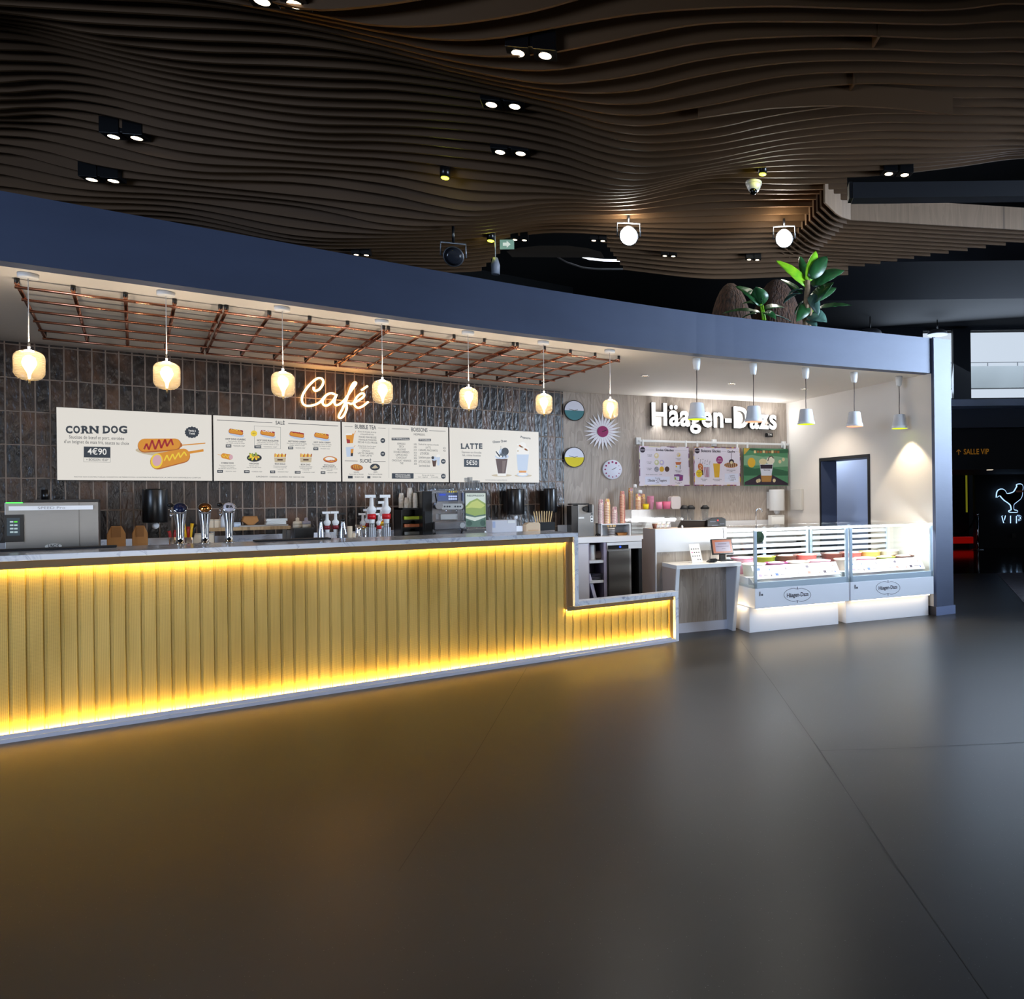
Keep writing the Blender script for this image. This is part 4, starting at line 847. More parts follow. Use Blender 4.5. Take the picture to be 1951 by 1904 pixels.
# screen 3
t, fn = screen(2, 'menu screen third from the left headed BUBBLE TEA and BOISSONS')
F = Flat(t, fn, 0, 4.8775, 640, 790)
F.text('BUBBLE TEA', 176, 100, 372, 138, eI, off=.015); F.text('BOISSONS', 700, 126, 850, 162, eI, off=.015); F.text('SUCRÉ', 224, 416, 328, 450, eI, off=.015); F.text('NESPRESSO.', 724, 178, 830, 196, eI, off=.01)
p = Pic(F)
for L in ([(80, 110), (155, 114)], [(390, 125), (462, 129)], [(520, 132), (676, 138)], [(866, 150), (1020, 156)], [(82, 430), (202, 434)], [(346, 437), (462, 437)]): p.line(L, 3.5, eI, 1)
p.line([(492, 125), (492, 590)], 1.5, eL, 1)
p.poly([(92, 180), (170, 178), (158, 266), (102, 268)], eO, 1.5); p.poly([(98, 226), (130, 236), (132, 266), (104, 268)], eR, 2); p.poly([(92, 176), (150, 172), (150, 190), (92, 192)], eW, 2); p.line([(172, 182), (184, 152)], 4, eO, 1.5)
p.poly([(92, 304), (166, 300), (156, 392), (100, 394)], eF, 1.5); p.poly([(138, 322), (164, 318), (158, 382), (136, 384)], eO, 2); p.poly([(140, 360), (160, 358), (157, 386), (138, 388)], eK, 2.2); p.line([(166, 304), (180, 286)], 4, eO, 1.5)
p.ell(194, 492, 58, 30, eD, .1, 1.5); p.ell(196, 486, 44, 20, eO, .1, 2)
for i in range(5): p.line([(160 + 16 * i, 472), (150 + 18 * i, 508)], 5, eB, 2.4)
p.ell(363, 489, 46, 32, eK, 0, 1.5); p.ell(363, 488, 36, 24, eI, 0, 2); p.poly([(330, 498), (366, 468), (394, 496), (360, 502)], eT, 2.4)
for cx, cy in ((436, 242), (436, 366), (998, 436), (998, 574)): p.ell(cx, cy, 22, 23, eI, 0, 1.5)
for b in ((518, 216, 684, 240), (768, 226, 884, 248), (520, 546, 722, 596), (112, 570, 156, 594), (292, 572, 320, 594)): p.rect(*b, eI, 1.5)
p.line([(730, 548), (1018, 552), (1018, 598), (730, 596)], 1.5, eL, 1)
p.poly([(893, 424), (936, 424), (926, 484), (902, 484)], eB, 1.6); p.ell(914, 410, 24, 20, eF, 0, 2); p.ell(900, 402, 13, 14, eK, 0, 2.4); p.poly([(938, 396), (968, 396), (962, 474), (942, 474)], eF, 1.5); p.ell(952, 384, 17, 14, eW, 0, 2)
p.done('picture')
for s, b, n in (('À base de thé glacé, de sirop\net de perles de fruits', (204, 154, 374, 192), 2), ('FRAISE FRAMBOISE\nMANGUE PASSION\nPÊCHE-YUZU-FRAISE', (204, 204, 384, 270), 3), ('À base de lait chaud ou glacé\net de perles de chocolat', (204, 288, 372, 318), 2), ('CHOCO\nLATTE CARAMEL\nCHAI LATTE', (204, 330, 352, 392), 3), ('GAUFRE\nSucre, miel ou chocolat', (124, 530, 256, 562), 2), ('CRÊPE\nSucre, miel ou chocolat', (302, 530, 430, 562), 2),
                ('ESPRESSO\nDÉCA\nALLONGÉ\nDOUBLE ESPRESSO\nCAPPUCCINO\nCHOCOLAT\nCHOCOLAT VIENNOIS\nTHÉ', (520, 264, 698, 464), 8), ('1€90\n1€90\n2€10\n3€10\n3€50\n3€30\n3€90\n2€50', (724, 270, 750, 468), 8), ('Double de lait, espresso et chocolat', (768, 272, 954, 288), 1), ('LATTE\nCARAMEL MACCHIATO', (768, 298, 946, 344), 2), ('4€20\n4€50', (996, 306, 1020, 346), 2), ('LATTE POPCORN\nCaramel beurre, popcorn', (768, 352, 878, 412), 2), ('LATTE CHOCO OREO\nSauce chocolat, biscuit', (768, 428, 878, 488), 2), ('Sirop de fruits\nLait végétal     Chantilly', (764, 558, 950, 588), 2)):
    F.text(s, *b, eI, n)
F.text('+ BOISSON 1€60', 168, 574, 258, 590, eI); F.text('+ BOISSON 1€60', 332, 574, 420, 590, eI)
for s, b, n in (('LES INDISPENSABLES', (526, 222, 676, 234), 1), ('LES GOURMANDS', (774, 231, 878, 243), 1), ('PERSONNALISEZ\nVOTRE BOISSON', (552, 556, 692, 588), 2), ('6€', (426, 236, 446, 248), 1), ('6€', (426, 360, 446, 372), 1), ('5€50', (986, 431, 1010, 443), 1), ('+0€50', (984, 569, 1012, 580), 1)):
    F.text(s, *b, eW, n, .015, dy=-.002)
# screen 4
t, fn = screen(3, 'menu screen at the right end advertising LATTE drinks')
F = Flat(t, fn, 0, 4.8775, 640, 790)
serif(F, [('L', 1160, 1194), ('A', 1198, 1242), ('T', 1246, 1284), ('T', 1288, 1323), ('E', 1328, 1360)], 273, 320, {'L': ((.2, 1), (.2, 0)), 'A': ((.14, 0), (.86, 0)), 'T': ((.5, 0),), 'E': ((.2, 1), (.2, 0))}, eI)
F.text('Espresso au chocolat\nlait, crème fouettée', 1170, 342, 1352, 390, eI, 2)
p = Pic(F); p.rect(1190, 413, 1331, 486, eI, 1.5, 3)
p.ell(1540, 566, 95, 12, eT, 0, 1); p.ell(1740, 568, 80, 12, eT, 0, 1)
p.poly([(1480, 396), (1602, 396), (1582, 572), (1502, 572)], eW, 1.5); p.poly([(1484, 412), (1596, 412), (1576, 548), (1506, 548)], eB, 2); p.poly([(1546, 430), (1580, 430), (1562, 540), (1546, 540)], ec('cocoa', (120, 96, 84)), 2.3)
p.ell(1542, 390, 64, 24, eF, 0, 2.6); p.ell(1520, 366, 36, 34, eW, 0, 2.8); p.ell(1548, 350, 34, 34, eF, 0, 2.9); p.ell(1572, 344, 34, 36, eK, 0, 3.2)
for i in range(9): p.caps(1490 + i * 11, 346 + (i * 13) % 40, 1500 + i * 10, 366 + (i * 13) % 36, 5, eI, 4, 3.6)
p.line([(1532, 330), (1532, 292)], 3, eK, 3.6)
p.poly([(1678, 360), (1794, 360), (1778, 520), (1690, 520)], eF, 1.5); p.poly([(1676, 330), (1796, 330), (1792, 372), (1680, 372)], eW, 2); p.poly([(1700, 522), (1770, 522), (1768, 540), (1702, 540)], eO, 2); p.ell(1734, 558, 52, 20, eF, 0, 1.4); p.ell(1734, 556, 40, 12, eW, 0, 1.8)
p.ell(1736, 324, 58, 26, eW, 0, 2.3); p.ell(1734, 288, 34, 32, eW, 0, 2.4)
for i in range(16): p.ell(1690 + (i * 37) % 96, 280 + (i * 23) % 60, 8, 7, (eW, eT, eB, eD)[i % 4], 0, 2.8)
p.done('picture')
F.text('5€50', 1212, 430, 1312, 472, eW, off=.012, dy=-.002); F.text('Choco Oreo', 1456, 240, 1588, 262, eI, off=.03, rotz=.13); F.text('Popcorn', 1716, 206, 1808, 226, eI, off=.03, rotz=-.1)
F.text('PHOTOS NON CONTRACTUELLES. SUGGESTION DE PRÉSENTATION', 1390, 606, 1590, 615, eI)

# ---------------------------------------------------------------- neon word
def neon_pts(P): return [onY(540 + x / 4.645, 680 + y / 4.645, 9.405) for x, y in P]
t = thing('neon_sign', 'glowing handwritten neon word on the dark tiles', 'neon sign', onY(637, 757, 9.45))
o0 = t.location.copy()
main = [(268, 268), (268, 290), (285, 301), (315, 290), (343, 255), (354, 220), (340, 194), (305, 190), (258, 222), (208, 276), (174, 332), (163, 378), (174, 415), (200, 432), (242, 433), (290, 420), (330, 396), (352, 368), (385, 336), (420, 324), (455, 332), (425, 322), (385, 336), (356, 372), (347, 405), (360, 428), (390, 430), (425, 405), (455, 365), (472, 332), (456, 375), (452, 408), (466, 428), (495, 420), (535, 388), (575, 335), (612, 283), (640, 243), (641, 228), (624, 230), (602, 262), (578, 325), (552, 395), (522, 462), (495, 512), (490, 535), (505, 543), (530, 526), (550, 490), (561, 450), (558, 415), (572, 408), (600, 416), (640, 400), (690, 370), (715, 345), (708, 325), (682, 328), (650, 358), (628, 400), (632, 432), (660, 451), (698, 440), (730, 416), (752, 398)]
NEON = em('warm_neon', (255, 186, 104), 11.0, (255, 255, 255))
P = smooth([(p.x, p.z) for p in neon_pts(main)], 5)
obj('word_tube', G().tube([(p.x - o0.x, 9.405 - o0.y, p.y - o0.z) for p in P], .0105, 8), NEON, t)
obj('accent_tube', G().tube([q - o0 for q in neon_pts([(690, 297), (746, 258)])], .0105, 8), NEON, t)
P = neon_pts([(180, 330), (460, 400), (640, 250), (700, 440)]); g = G()
for q in P: q = q - o0; g.cyl(q, (q.x, -.001, q.z), .004)
obj('standoff', g, CHROME, t)

# ---------------------------------------------------------------- wood wall: clocks, lettering, rail and posters
def WL(px, py, off=0.0):
    P = onP(px, py, A - WN * off, WN); return ((P - A).dot(WD), P.z)
def wl7(off): return lambda a, b: WL(1060 + a / 4.065, 730 + b / 4.065, off)
def wthing(name, lab, cat, px7, py7, off=0.0, group=None):
    c = wl7(off)(px7, py7); loc = A + WD * c[0] - WN * off; t = thing(name, lab, cat, (loc.x, loc.y, c[1]), WR, group); return t, c
def hands(t, L1, L2, a1, a2, mat, y):
    for nm, L, a in (('hour_hand', L1, a1), ('minute_hand', L2, a2)):
        obj(nm, G(Matrix.Rotation(-a, 4, 'Y')).box(-L * .2, L, y - .003, y, -.004, .004), mat, t)
for lab, cy_, col, cn in (('round wall clock with white upper and teal lower half', 215, (66, 126, 132), 'teal_face'), ('round wall clock with white upper and yellow lower half', 576, (226, 204, 34), 'yellow_face')):
    t, c = wthing('wall_clock', lab, 'clock', 135, cy_, 0, 'clocks on the wood wall')
    r = abs(wl7(0)(135, cy_ - 79)[1] - c[1])
    rm_ = obj('rim', G().disc((0, 0), r, -.035, -.001, 40), BLACK, t)
    up = [(0.93 * r * math.cos(PI * i / 20), .93 * r * math.sin(PI * i / 20)) for i in range(21)]
    obj('upper_face', G().prism(up, -.037, -.035, 'y'), pm('clock_white', (226, 226, 236), .5), t); obj('lower_face', G().prism([(x, -z) for x, z in up], -.037, -.035, 'y'), pm(cn, col, .5), t)
    hands(t, .05, .075, .25, 2.9, pm('grey_hand', (120, 118, 112), .4, .5), -.037)
t, c = wthing('starburst_clock', 'starburst wall clock with white spikes and pink centre', 'clock', 356, 377, 0, 'clocks on the wood wall')
r = abs(wl7(0)(356, 377 - 148)[1] - c[1]); g = G(); h = G()
for i in range(24):
    a = 2 * PI * i / 24; ca, sa = math.cos(a), math.sin(a); w = .0235
    q = lambda rr, ss: (rr * ca - ss * sa, rr * sa + ss * ca)
    g.prism([q(.06, .008), q(r * .55, w * .75), q(r, 0), q(r * .55, -w * .75), q(.06, -.008)], -.02, -.012, 'y')
    a2 = a + PI / 24; ca, sa = math.cos(a2), math.sin(a2); h.prism([q(.05, .012), q(r * .62, .001), q(r * .62, -.001), q(.05, -.012)], -.018, -.013, 'y')
obj('spikes', g, pm('spike_white', (236, 234, 238), .4), t); obj('inner_rays', h, pm('deep_pink', (150, 40, 96), .5), t)
obj('centre', G().disc((0, 0), r * .29, -.032, -.001, 32), pm('deep_pink', (150, 40, 96), .5), t); hands(t, .04, .06, .35, .38, BLACK, -.032)
t, c = wthing('wall_clock', 'round white wall clock with pink dots for hours', 'clock', 430, 671, 0, 'clocks on the wood wall'); r = abs(wl7(0)(430, 671 - 76)[1] - c[1])
obj('face', G().lathe([(r, 0), (r, .03), (r * .96, .036), (.001, .036)], 40, M=Matrix.Rotation(PI / 2, 4, 'X')), pm('clock_white', (226, 226, 236), .5), t)
g = G()
for i in range(12):
    a = PI / 3 + 2 * PI * i / 12; g.disc((r * .76 * math.cos(a), r * .76 * math.sin(a)), .016 - .0009 * i, -.0385, -.036, 12)
obj('dots', g, pm('deep_pink', (150, 40, 96), .5), t); hands(t, .03, .06, .5, .48, pm('grey_hand', (120, 118, 112), .4, .5), -.037)
# lit lettering
f = wl7(.09); c = f(737, 335); loc = A + WD * c[0]
t = thing('lit_letter_sign', 'large white glowing raised lettering on the wood wall', 'sign', (loc.x, loc.y, 0), WR)
LET = em('lit_letter_face', (255, 255, 255), 2.6); fl = lambda a, b: (f(a, b)[0] - c[0], f(a, b)[1])
F = Flat(t, fl, -.09)
SP = 'Häagen-Dazs'
o = F.text(SP, 737, 184, 1703, 352, LET, off=.022, name='letter_face', spc=1.06, dy=0, ext=.001)
o = F.text(SP, 735, 183, 1706, 353, SATIN, off=.024, name='letter_body', spc=1.06, dy=.045, ext=.042)
def fw(off, ox=0): return lambda a, b: (WL(1060 + a / 4.065, 730 + b / 4.065, off)[0] - ox, WL(1060 + a / 4.065, 730 + b / 4.065, off)[1])
a, b = fl(1638, 386), fl(1686, 416)
obj('mark_box', G().box(a[0], b[0], -.05, -.002, b[1], a[1]), SATIN, t); F.y = -.05; F.text('TM', 1648, 391, 1678, 410, PAPER)
for i in range(5):
    q = fl(800 + i * 210, 270); w = A + WD * (c[0] + q[0]) - WN * .16; point('letter_glow', (w.x, w.y, q[1]), 5.5, (.95, .97, 1), .08)
# rail
c = WL(1212, 842); loc = A + WD * c[0]; t = thing('poster_rail', 'white metal rail on brackets that carries the three posters', 'rail', (loc.x, loc.y, 0), WR)
fr = fw(.06, c[0]); a, b = fr(640, 448), fr(1797, 481); zr = a[1]
obj('bar', G().box(a[0], b[0], -.075, -.05, zr - .016, zr + .016), WPLA, t, .002)
for x in (640, 1228, 1768):
    q = fr(x, 460); obj('bracket', G().box(q[0] - .035, q[0] + .035, -.05, -.002, zr - .05, zr + .05), WPLA, t, .003)
for x in (668, 1002, 1090, 1398, 1477, 1765):
    q = fr(x, 470); obj('hook', G().box(q[0] - .012, q[0] + .012, -.082, -.05, zr - .12, zr + .02), WPLA, t, .002)
def poster(x0, x1, zt7, zb7, lab, cream):
    f = wl7(.10); a, b = f(x0, zt7), f(x1, zb7); loc = A + WD * a[0]
    t = thing('menu_poster', lab, 'poster', (loc.x, loc.y, 0), WR, 'menu posters hanging on the white rail')
    zb = f(x0, zb7)[1]; zt = f(x0, zt7)[1]; w = b[0] - a[0]
    bd_ = obj('board', G().box(0, w, -.10, -.088, zb, zt), cream, t)
    return bd_, w, zb, zt, (lambda q, r: (f(q, r)[0] - a[0], f(q, r)[1]))
PB = pm('poster_lilac', (222, 214, 224), .6, emit=.06); PM_ = pm('poster_magenta', (150, 40, 110), .6); PY = pm('poster_yellow', (236, 202, 40), .6); PK = pm('poster_ink', (40, 26, 44), .6)
def pc(n, c): return pm('print_' + n, c, .6)
def edge(F, t, w, zb, zt, pal, n):
    g = G(); ms = pal
    for i in range(n):
        x = w * random.random(); L = .02 + .10 * random.random(); hgt = .006 + .010 * random.random()
        for z0 in (zb, zt - hgt): g.box(max(0, x - L / 2 + random.uniform(-.03, .03)), min(w, x + L / 2), -.1008, -.1002, z0, z0 + hgt, random.randrange(len(ms)))
        z = zb + (zt - zb) * random.random(); hh = .02 + .10 * random.random()
        for x0 in (0, w - hgt): g.box(x0, x0 + hgt, -.1008, -.1002, max(zb, z - hh / 2), min(zt, z + hh / 2), random.randrange(len(ms)))
    obj('border', g, ms, t)
t, w, zb, zt, f1 = poster(640, 1032, 487, 797, 'lilac poster headed Envies Glacées, leftmost on the rail', PB)
edge(None, t, w, zb, zt, [pc('pale_pink', (232, 200, 220)), pc('plum', (120, 60, 110)), pc('pale_yellow', (236, 226, 190))], 14)
F = Flat(t, lambda a, b: f1((1210 + a / 16.258 - 1060) * 4.065, (840 + b / 16.258 - 730) * 4.065), -.10)
F.text('Envies Glacées', 645, 254, 1195, 330, PK, off=.025)
p = Pic(F); p.ell(232, 280, 82, 88, PK, 0, 1); p.rect(160, 276, 302, 294, pc('pale', (214, 206, 216)), 1.4); p.line([(330, 284), (600, 286)], 5, pc('greyline', (150, 146, 156)), 1); p.line([(1225, 300), (1610, 306)], 5, pc('greyline', (150, 146, 156)), 1)
van, oli, mau, mng, chc, gry = pc('vanilla', (222, 204, 160)), pc('pistachio', (206, 204, 160)), pc('mauve', (196, 184, 214)), pc('mango', (226, 176, 50)), pc('chocolate', (78, 52, 44)), pc('cookie', (150, 148, 158))
for x, y, m_ in ((665, 465, van), (670, 675, oli), (830, 680, mau), (665, 885, gry), (826, 880, mng), (990, 880, chc)):
    p.ell(x, y, 72, 84, m_, 0, 1.2); p.ell(x - 10, y - 14, 36, 40, pc('sheen' + str(x), (240, 232, 220)) if m_ not in (chc, mng, gry) else m_, 0, 1.6)
for i in range(8): p.ell(620 + (i * 29) % 90, 850 + (i * 31) % 80, 10, 8, pc('white_fleck', (236, 236, 240)) if i % 2 else PK, 0, 2)
p.ell(1350, 440, 60, 70, van, 0, 1.2); p.ell(1330, 420, 24, 24, mau, 0, 1.6); p.ell(1370, 450, 18, 18, mng, 0, 1.7)
p.poly([(1250, 665), (1435, 660), (1405, 745), (1270, 745)], pc('caramel', (190, 106, 60)), 1.2); p.poly([(1280, 745), (1400, 745), (1385, 885), (1285, 885)], pc('pot_white', (220, 222, 232)), 1.3); p.ell(1278, 800, 22, 26, PY, 0, 1.6); p.rect(1385, 750, 1405, 880, PK, 1.6)
p.poly([(1205, 1050), (1340, 1030), (1490, 1070), (1480, 1230), (1390, 1255), (1225, 1205)], pc('tub_plum', (120, 70, 130)), 1.2); p.poly([(1220, 1100), (1370, 1110), (1365, 1230), (1235, 1200)], pc('pot_white', (220, 222, 232)), 1.5); p.ell(1245, 1170, 24, 40, pc('kiwi', (150, 176, 60)), 0, 1.8); p.ell(1420, 1150, 36, 40, PM_, 0, 1.8)
p.rect(310, 1110, 1075, 1350, pc('panel_blue', (226, 228, 244)), 1.1); p.done('print')
for s, b, n in (('1 boule\n3.90€', (380, 420, 520, 500), 2), ('2 boules\n5.90€', (360, 640, 520, 715), 2), ('3 boules\n6.90€', (360, 836, 520, 916), 2), ('Boule supplémentaire    2.00€', (340, 1034, 830, 1062), 1), ('Combo', (620, 1140, 780, 1176), 1), ('4.50€', (640, 1285, 745, 1318), 1), ('Toppings\n1.00€', (1254, 540, 1420, 610), 2), ('Mini pot\n4.90€', (1240, 915, 1440, 985), 2), ('Pot 460 ml\n9.90€', (1250, 1280, 1440, 1338), 2)): F.text(s, *b, PK, n, dy=-.0016)
F.text('2 Boules + 2 Toppings', 390, 1196, 975, 1270, PK, off=.02, dy=-.0016)
t, w, zb, zt, f2 = poster(1062, 1428, 493, 796, 'poster headed Boissons Glacées with an orange drink, middle of the rail', PB)
edge(None, t, w, zb, zt, [PM_, PY, pc('plum', (120, 60, 110)), pc('pale_pink', (232, 200, 220)), PM_], 26)
F = Flat(t, lambda a, b: f2((1310 + a / 9.755 - 1060) * 4.065, (845 + b / 9.755 - 730) * 4.065), -.10)
F.text('Boissons Glacées', 252, 118, 614, 168, PK, off=.025); F.text('Gaufre', 738, 134, 880, 176, PK, off=.025)
p = Pic(F); p.ell(180, 138, 46, 50, PK, 0, 1); p.rect(140, 134, 222, 146, pc('pale', (214, 206, 216)), 1.4); p.line([(630, 148), (720, 152)], 3, pc('greyline', (150, 146, 156)), 1); p.line([(890, 152), (950, 156)], 3, pc('greyline', (150, 146, 156)), 1)
p.ell(242, 440, 48, 72, pc('caramel', (190, 106, 60)), -.25, 1.2); p.poly([(206, 470), (290, 470), (296, 590), (236, 590)], chc, 1.1); p.line([(220, 400), (260, 430), (225, 460), (270, 490)], 9, van, 1.6)
p.poly([(296, 400), (428, 396), (414, 634), (326, 634)], pc('pot_white', (220, 222, 232)), 1.2)
for i in range(4): p.line([(312 + 28 * i, 440), (330 + 22 * i, 630)], 13, pc('berry', (150, 40, 80)), 1.6)
for i in range(16): p.ell(200 + (i * 43) % 220, 280 + i * 6 + (i * 17) % 30, 7, 6, PK, 0, 1.2)
p.ell(214, 560, 58, 72, PY, 0, 2); p.poly([(474, 374), (606, 372), (588, 634), (502, 634)], mng, 1.2); p.ell(594, 308, 62, 72, PM_, 0, 1.8)
p.ell(806, 404, 126, 50, pc('waffle', (186, 112, 50)), 0, 1.2); p.ell(806, 402, 110, 38, pc('waffle_dark', (120, 66, 36)), 0, 1.4)
for i in range(6): p.line([(720 + 34 * i, 366), (712 + 36 * i, 440)], 9, van, 1.7)
p.ell(816, 336, 46, 42, PK, 0, 2); p.ell(816, 356, 26, 28, van, 0, 2.2); p.line([(814, 180), (816, 300)], 8, PK, 2)
p.rect(690, 562, 938, 722, pc('panel_blue', (226, 228, 244)), 1.1); p.done('print')
for s, b, n in (('Milk-shake\n6.50€', (246, 658, 366, 704), 2), ('Smoothie\n5.50€', (470, 660, 632, 704), 2), ('Gaufre et sa boule\n6.90€', (726, 488, 890, 534), 2), ('1 gaufre\n+ 1 boule\n+ 1 topping\n7.90€', (746, 590, 896, 702), 4), ('Parfum\nau\nchoix', (172, 530, 256, 600), 3)): F.text(s, *b, PK, n, dy=-.0016)
F.text('Sans\nsucres\najoutés', 552, 272, 640, 344, PAPER, 3, dy=-.0016)
t, w, zb, zt, f3 = poster(1450, 1795, 503, 796, 'green poster with a heaped ice cream pot, rightmost on the rail', pm('poster_green', (74, 132, 92), .6, emit=.03))
F = Flat(t, lambda a, b: f3((1310 + a / 9.755 - 1060) * 4.065, (845 + b / 9.755 - 730) * 4.065), -.10)
p = Pic(F); g2, g3 = pc('mint', (128, 168, 132)), pc('deep_green', (40, 92, 62))
p.poly([(1046, 230), (1200, 215), (1400, 250), (1600, 235), (1868, 270), (1868, 430), (1600, 440), (1400, 400), (1200, 420), (1046, 400)], g2, 1); p.poly([(1046, 420), (1250, 470), (1500, 440), (1868, 520), (1868, 600), (1046, 600)], g3, 1.1)
p.poly([(1060, 100), (1240, 92), (1400, 124), (1600, 128), (1868, 110), (1868, 180), (1500, 190), (1240, 150)], g3, 1.2); p.poly([(1056, 775), (1062, 720), (1350, 580), (1560, 580), (1862, 740), (1864, 780)], PK, 1.4)
p.poly([(1046, 90), (1160, 92), (1060, 205), (1046, 205)], pc('gold', (196, 160, 60)), 1.6); p.ell(1188, 358, 72, 92, mng, 0, 1.6)
p.poly([(1360, 590), (1570, 590), (1550, 716), (1380, 716)], pc('honey', (170, 122, 60)), 1.8); p.poly([(1340, 380), (1590, 380), (1560, 600), (1370, 600)], pc('pot_white', (220, 222, 232)), 2); p.poly([(1350, 396), (1580, 396), (1572, 470), (1358, 470)], PK, 2.2)
p.ell(1400, 340, 74, 56, van, 0, 2.4); p.ell(1540, 320, 76, 74, pc('cream_scoop', (236, 228, 206)), 0, 2.5); p.line([(1490, 330), (1510, 260), (1560, 236), (1600, 280)], 16, chc, 3)
for x, y in ((1780, 300), (1716, 340), (1330, 690), (1610, 690), (1300, 700)): p.ell(x, y, 28, 34, van, 0, 2.2)
for i in range(9): p.rect(1232 + i * 54, 132 + (i % 3) * 4, 1274 + i * 54, 184 - (i % 2) * 6, pc('gold_print', (150, 96, 50)) if i % 3 else pc('pale_gold', (222, 200, 140)), 2)
p.done('print'); F.text('Häagen-Dazs', 1410, 486, 1530, 506, PK, dy=-.002, off=.02)

# ================================================================ back counters, bar and shelf things
class Fr:
    def __init__(s, P0, D, N, off=0.0): s.P = Vector(P0) - N * off; s.D = D; s.N = N; s.rot = math.atan2(D.y, D.x)
    def q(s, px, py): p = onP(px, py, s.P, s.N); return ((p - s.P).dot(s.D), p.z)
    def w(s, a, z): p = s.P + s.D * a; return Vector((p.x, p.y, z))
XA, YA = Vector((1, 0, 0)), Vector((0, 1, 0))
def FT(Y): return Fr((0, Y, 0), XA, YA)
def FW(off): return Fr(A, WD, WN, off)
DR = -math.radians(14.0); DD = Vector((math.cos(DR), math.sin(DR), 0)); DN = Vector((-math.sin(DR), math.cos(DR), 0)); DO = Vector((5.085, 6.118, 0))
def FD(back): return Fr(DO, DD, DN, -back)
class It:
    def __init__(s, fr, px, zb, name, lab, cat, group=None):
        s.fr = fr; s.a = fr.q(px, 960)[0]; s.zb = zb; s.t = thing(name, lab, cat, fr.w(s.a, zb), fr.rot, group)
    def X(s, px): return s.fr.q(px, 960)[0] - s.a
    def Z(s, px, py): return s.fr.q(px, py)[1] - s.zb
    def box(s, g, x0, y0, x1, y1, d0=0.0, d1=.1, mi=0):
        c = (x0 + x1) / 2; return g.box(s.X(x0), s.X(x1), d0, d1, 0 if y1 is None else s.Z(c, y1), s.Z(c, y0), mi)
    def R(s, px, w): return abs(s.X(px + w / 2) - s.X(px - w / 2)) / 2
    def cyl(s, g, px, w, y0, y1, dy=0.0, w1=None, n=20, mi=0):
        z1 = 0 if y1 is None else s.Z(px, y1)
        return g.lathe([(s.R(px, w1 or w), z1), (s.R(px, w), s.Z(px, y0))], n, (s.X(px), dy, 0), mi)
    def part(s, name, g, mat, bev=0.0): return obj(name, g, mat, s.t, bev)
    def flat(s, d): return Flat(s.t, lambda a, b: (s.X(a), s.Z(a, b)), d)
SHINE = mat_brushed('polished_steel', (205, 206, 212), .2)
BZ = .95
bc = thing('back_counter', 'long back counter with marble upstand along the tiled wall', 'counter', (0, 8.4, 0), 0)
obj('top', G().box(-3.15, 4.10, 0, 1.045, BZ - .04, BZ), MARBLE, bc); obj('upstand', G().box(-3.15, 4.40, 1.025, 1.045, BZ, 1.128), MARBLE, bc); obj('body', G().box(-3.15, 4.08, .04, 1.03, 0, BZ - .04), CHAR, bc)
wc = thing('back_counter', 'white back counter with open shelves along the wood wall', 'counter', A, WR)
o_ = wc; ZW = .97
fq = FW(.65)
x1122, x1151, x1157, x1199 = [fq.q(v, 1080)[0] for v in (1122, 1151, 1157, 1202)]
g = G().box(-.10, 3.46, -.65, -.01, ZW - .075, ZW); obj('top', g, pm('worktop_white', (228, 224, 222), .3), wc, .002)
obj('upstand', G().box(-.1, 3.4, -.03, -.006, ZW, 1.12), WHITE, wc)
g = G().box(-.10, x1122, -.64, -.06, 0, ZW - .08); obj('side_panel', g, pm('pale_laminate', (214, 208, 212), .5), wc)
zs = [FW(.62).q(1136, y)[1] for y in (1068, 1106)]
g = G().box(x1122, x1151, -.12, -.1, 0, ZW - .08).box(x1151, x1157, -.64, -.1, 0, ZW - .08).box(x1122, x1122 + .01, -.64, -.1, 0, ZW - .08)
obj('carcass', g, pm('mauve_grey_laminate', (150, 140, 158), .6), wc)
for zz in zs: obj('shelf', G().box(x1122 + .01, x1151, -.63, -.12, zz - .035, zz), WHITE, wc)
obj('apron', G().box(x1157, 3.3, -.648, -.6, ZW - .17, ZW - .08), WHITE, wc)
obj('body', G().box(x1199 + .12, 3.4, -.62, -.06, 0, ZW - .17), CHAR, wc)
# undercounter fridge
i = It(FW(.65), 1176, 0, 'fridge', 'stainless undercounter fridge with a blue lit dial, below the white worktop', 'fridge')
g = G(); i.box(g, 1157, 1046, 1202, None, .02, .55); i.part('body', g, STEEL); g = G(); i.box(g, 1158, 1050, 1197, None, -.015, .02); i.part('door', g, mat_brushed('dark_steel', (120, 118, 114), .35))
g = G(); i.box(g, 1157, 1039, 1196, 1046, -.012, .3); cp_ = i.part('control_panel', g, BLACK); g = G(); g.disc((i.X(1180), i.Z(1180, 1042)), .014, -.02, -.012, 16); obj('dial', g, em('blue_dial', (50, 90, 230), 1.5), cp_)
# things on the open shelves
i = It(FW(.5), 1127, zs[0], 'roll', 'white paper roll standing on the upper open shelf', 'paper roll'); g = G().lathe([(.045, 0), (.045, .20), (.015, .20)], 18); i.part('sheet', g, PAPER)
i = It(FW(.45), 1139, zs[0], 'bag', 'crumpled beige bag lying on the upper open shelf', 'bag'); g = G().ball((0, 0, .055), .1, (1, .8, .55), 12); i.part('sack', g, pm('crumpled_beige', (150, 132, 120), .9, bump=.8, vs=30))
i = It(FW(.5), 1134, zs[1], 'tray', 'stack of flat dishes on the lower open shelf', 'tray'); g = G()
for k in range(4): g.lathe([(.06, k * .02), (.1, k * .02 + .015), (.1, k * .02 + .018)], 20, (.01 * k, 0, 0))
i.part('dish', g, pm('grey_dish', (112, 110, 124), .3))
i = It(FW(.5), 1129, 0.15, 'binder', 'white folder leaning in the bottom compartment of the open shelves', 'folder')
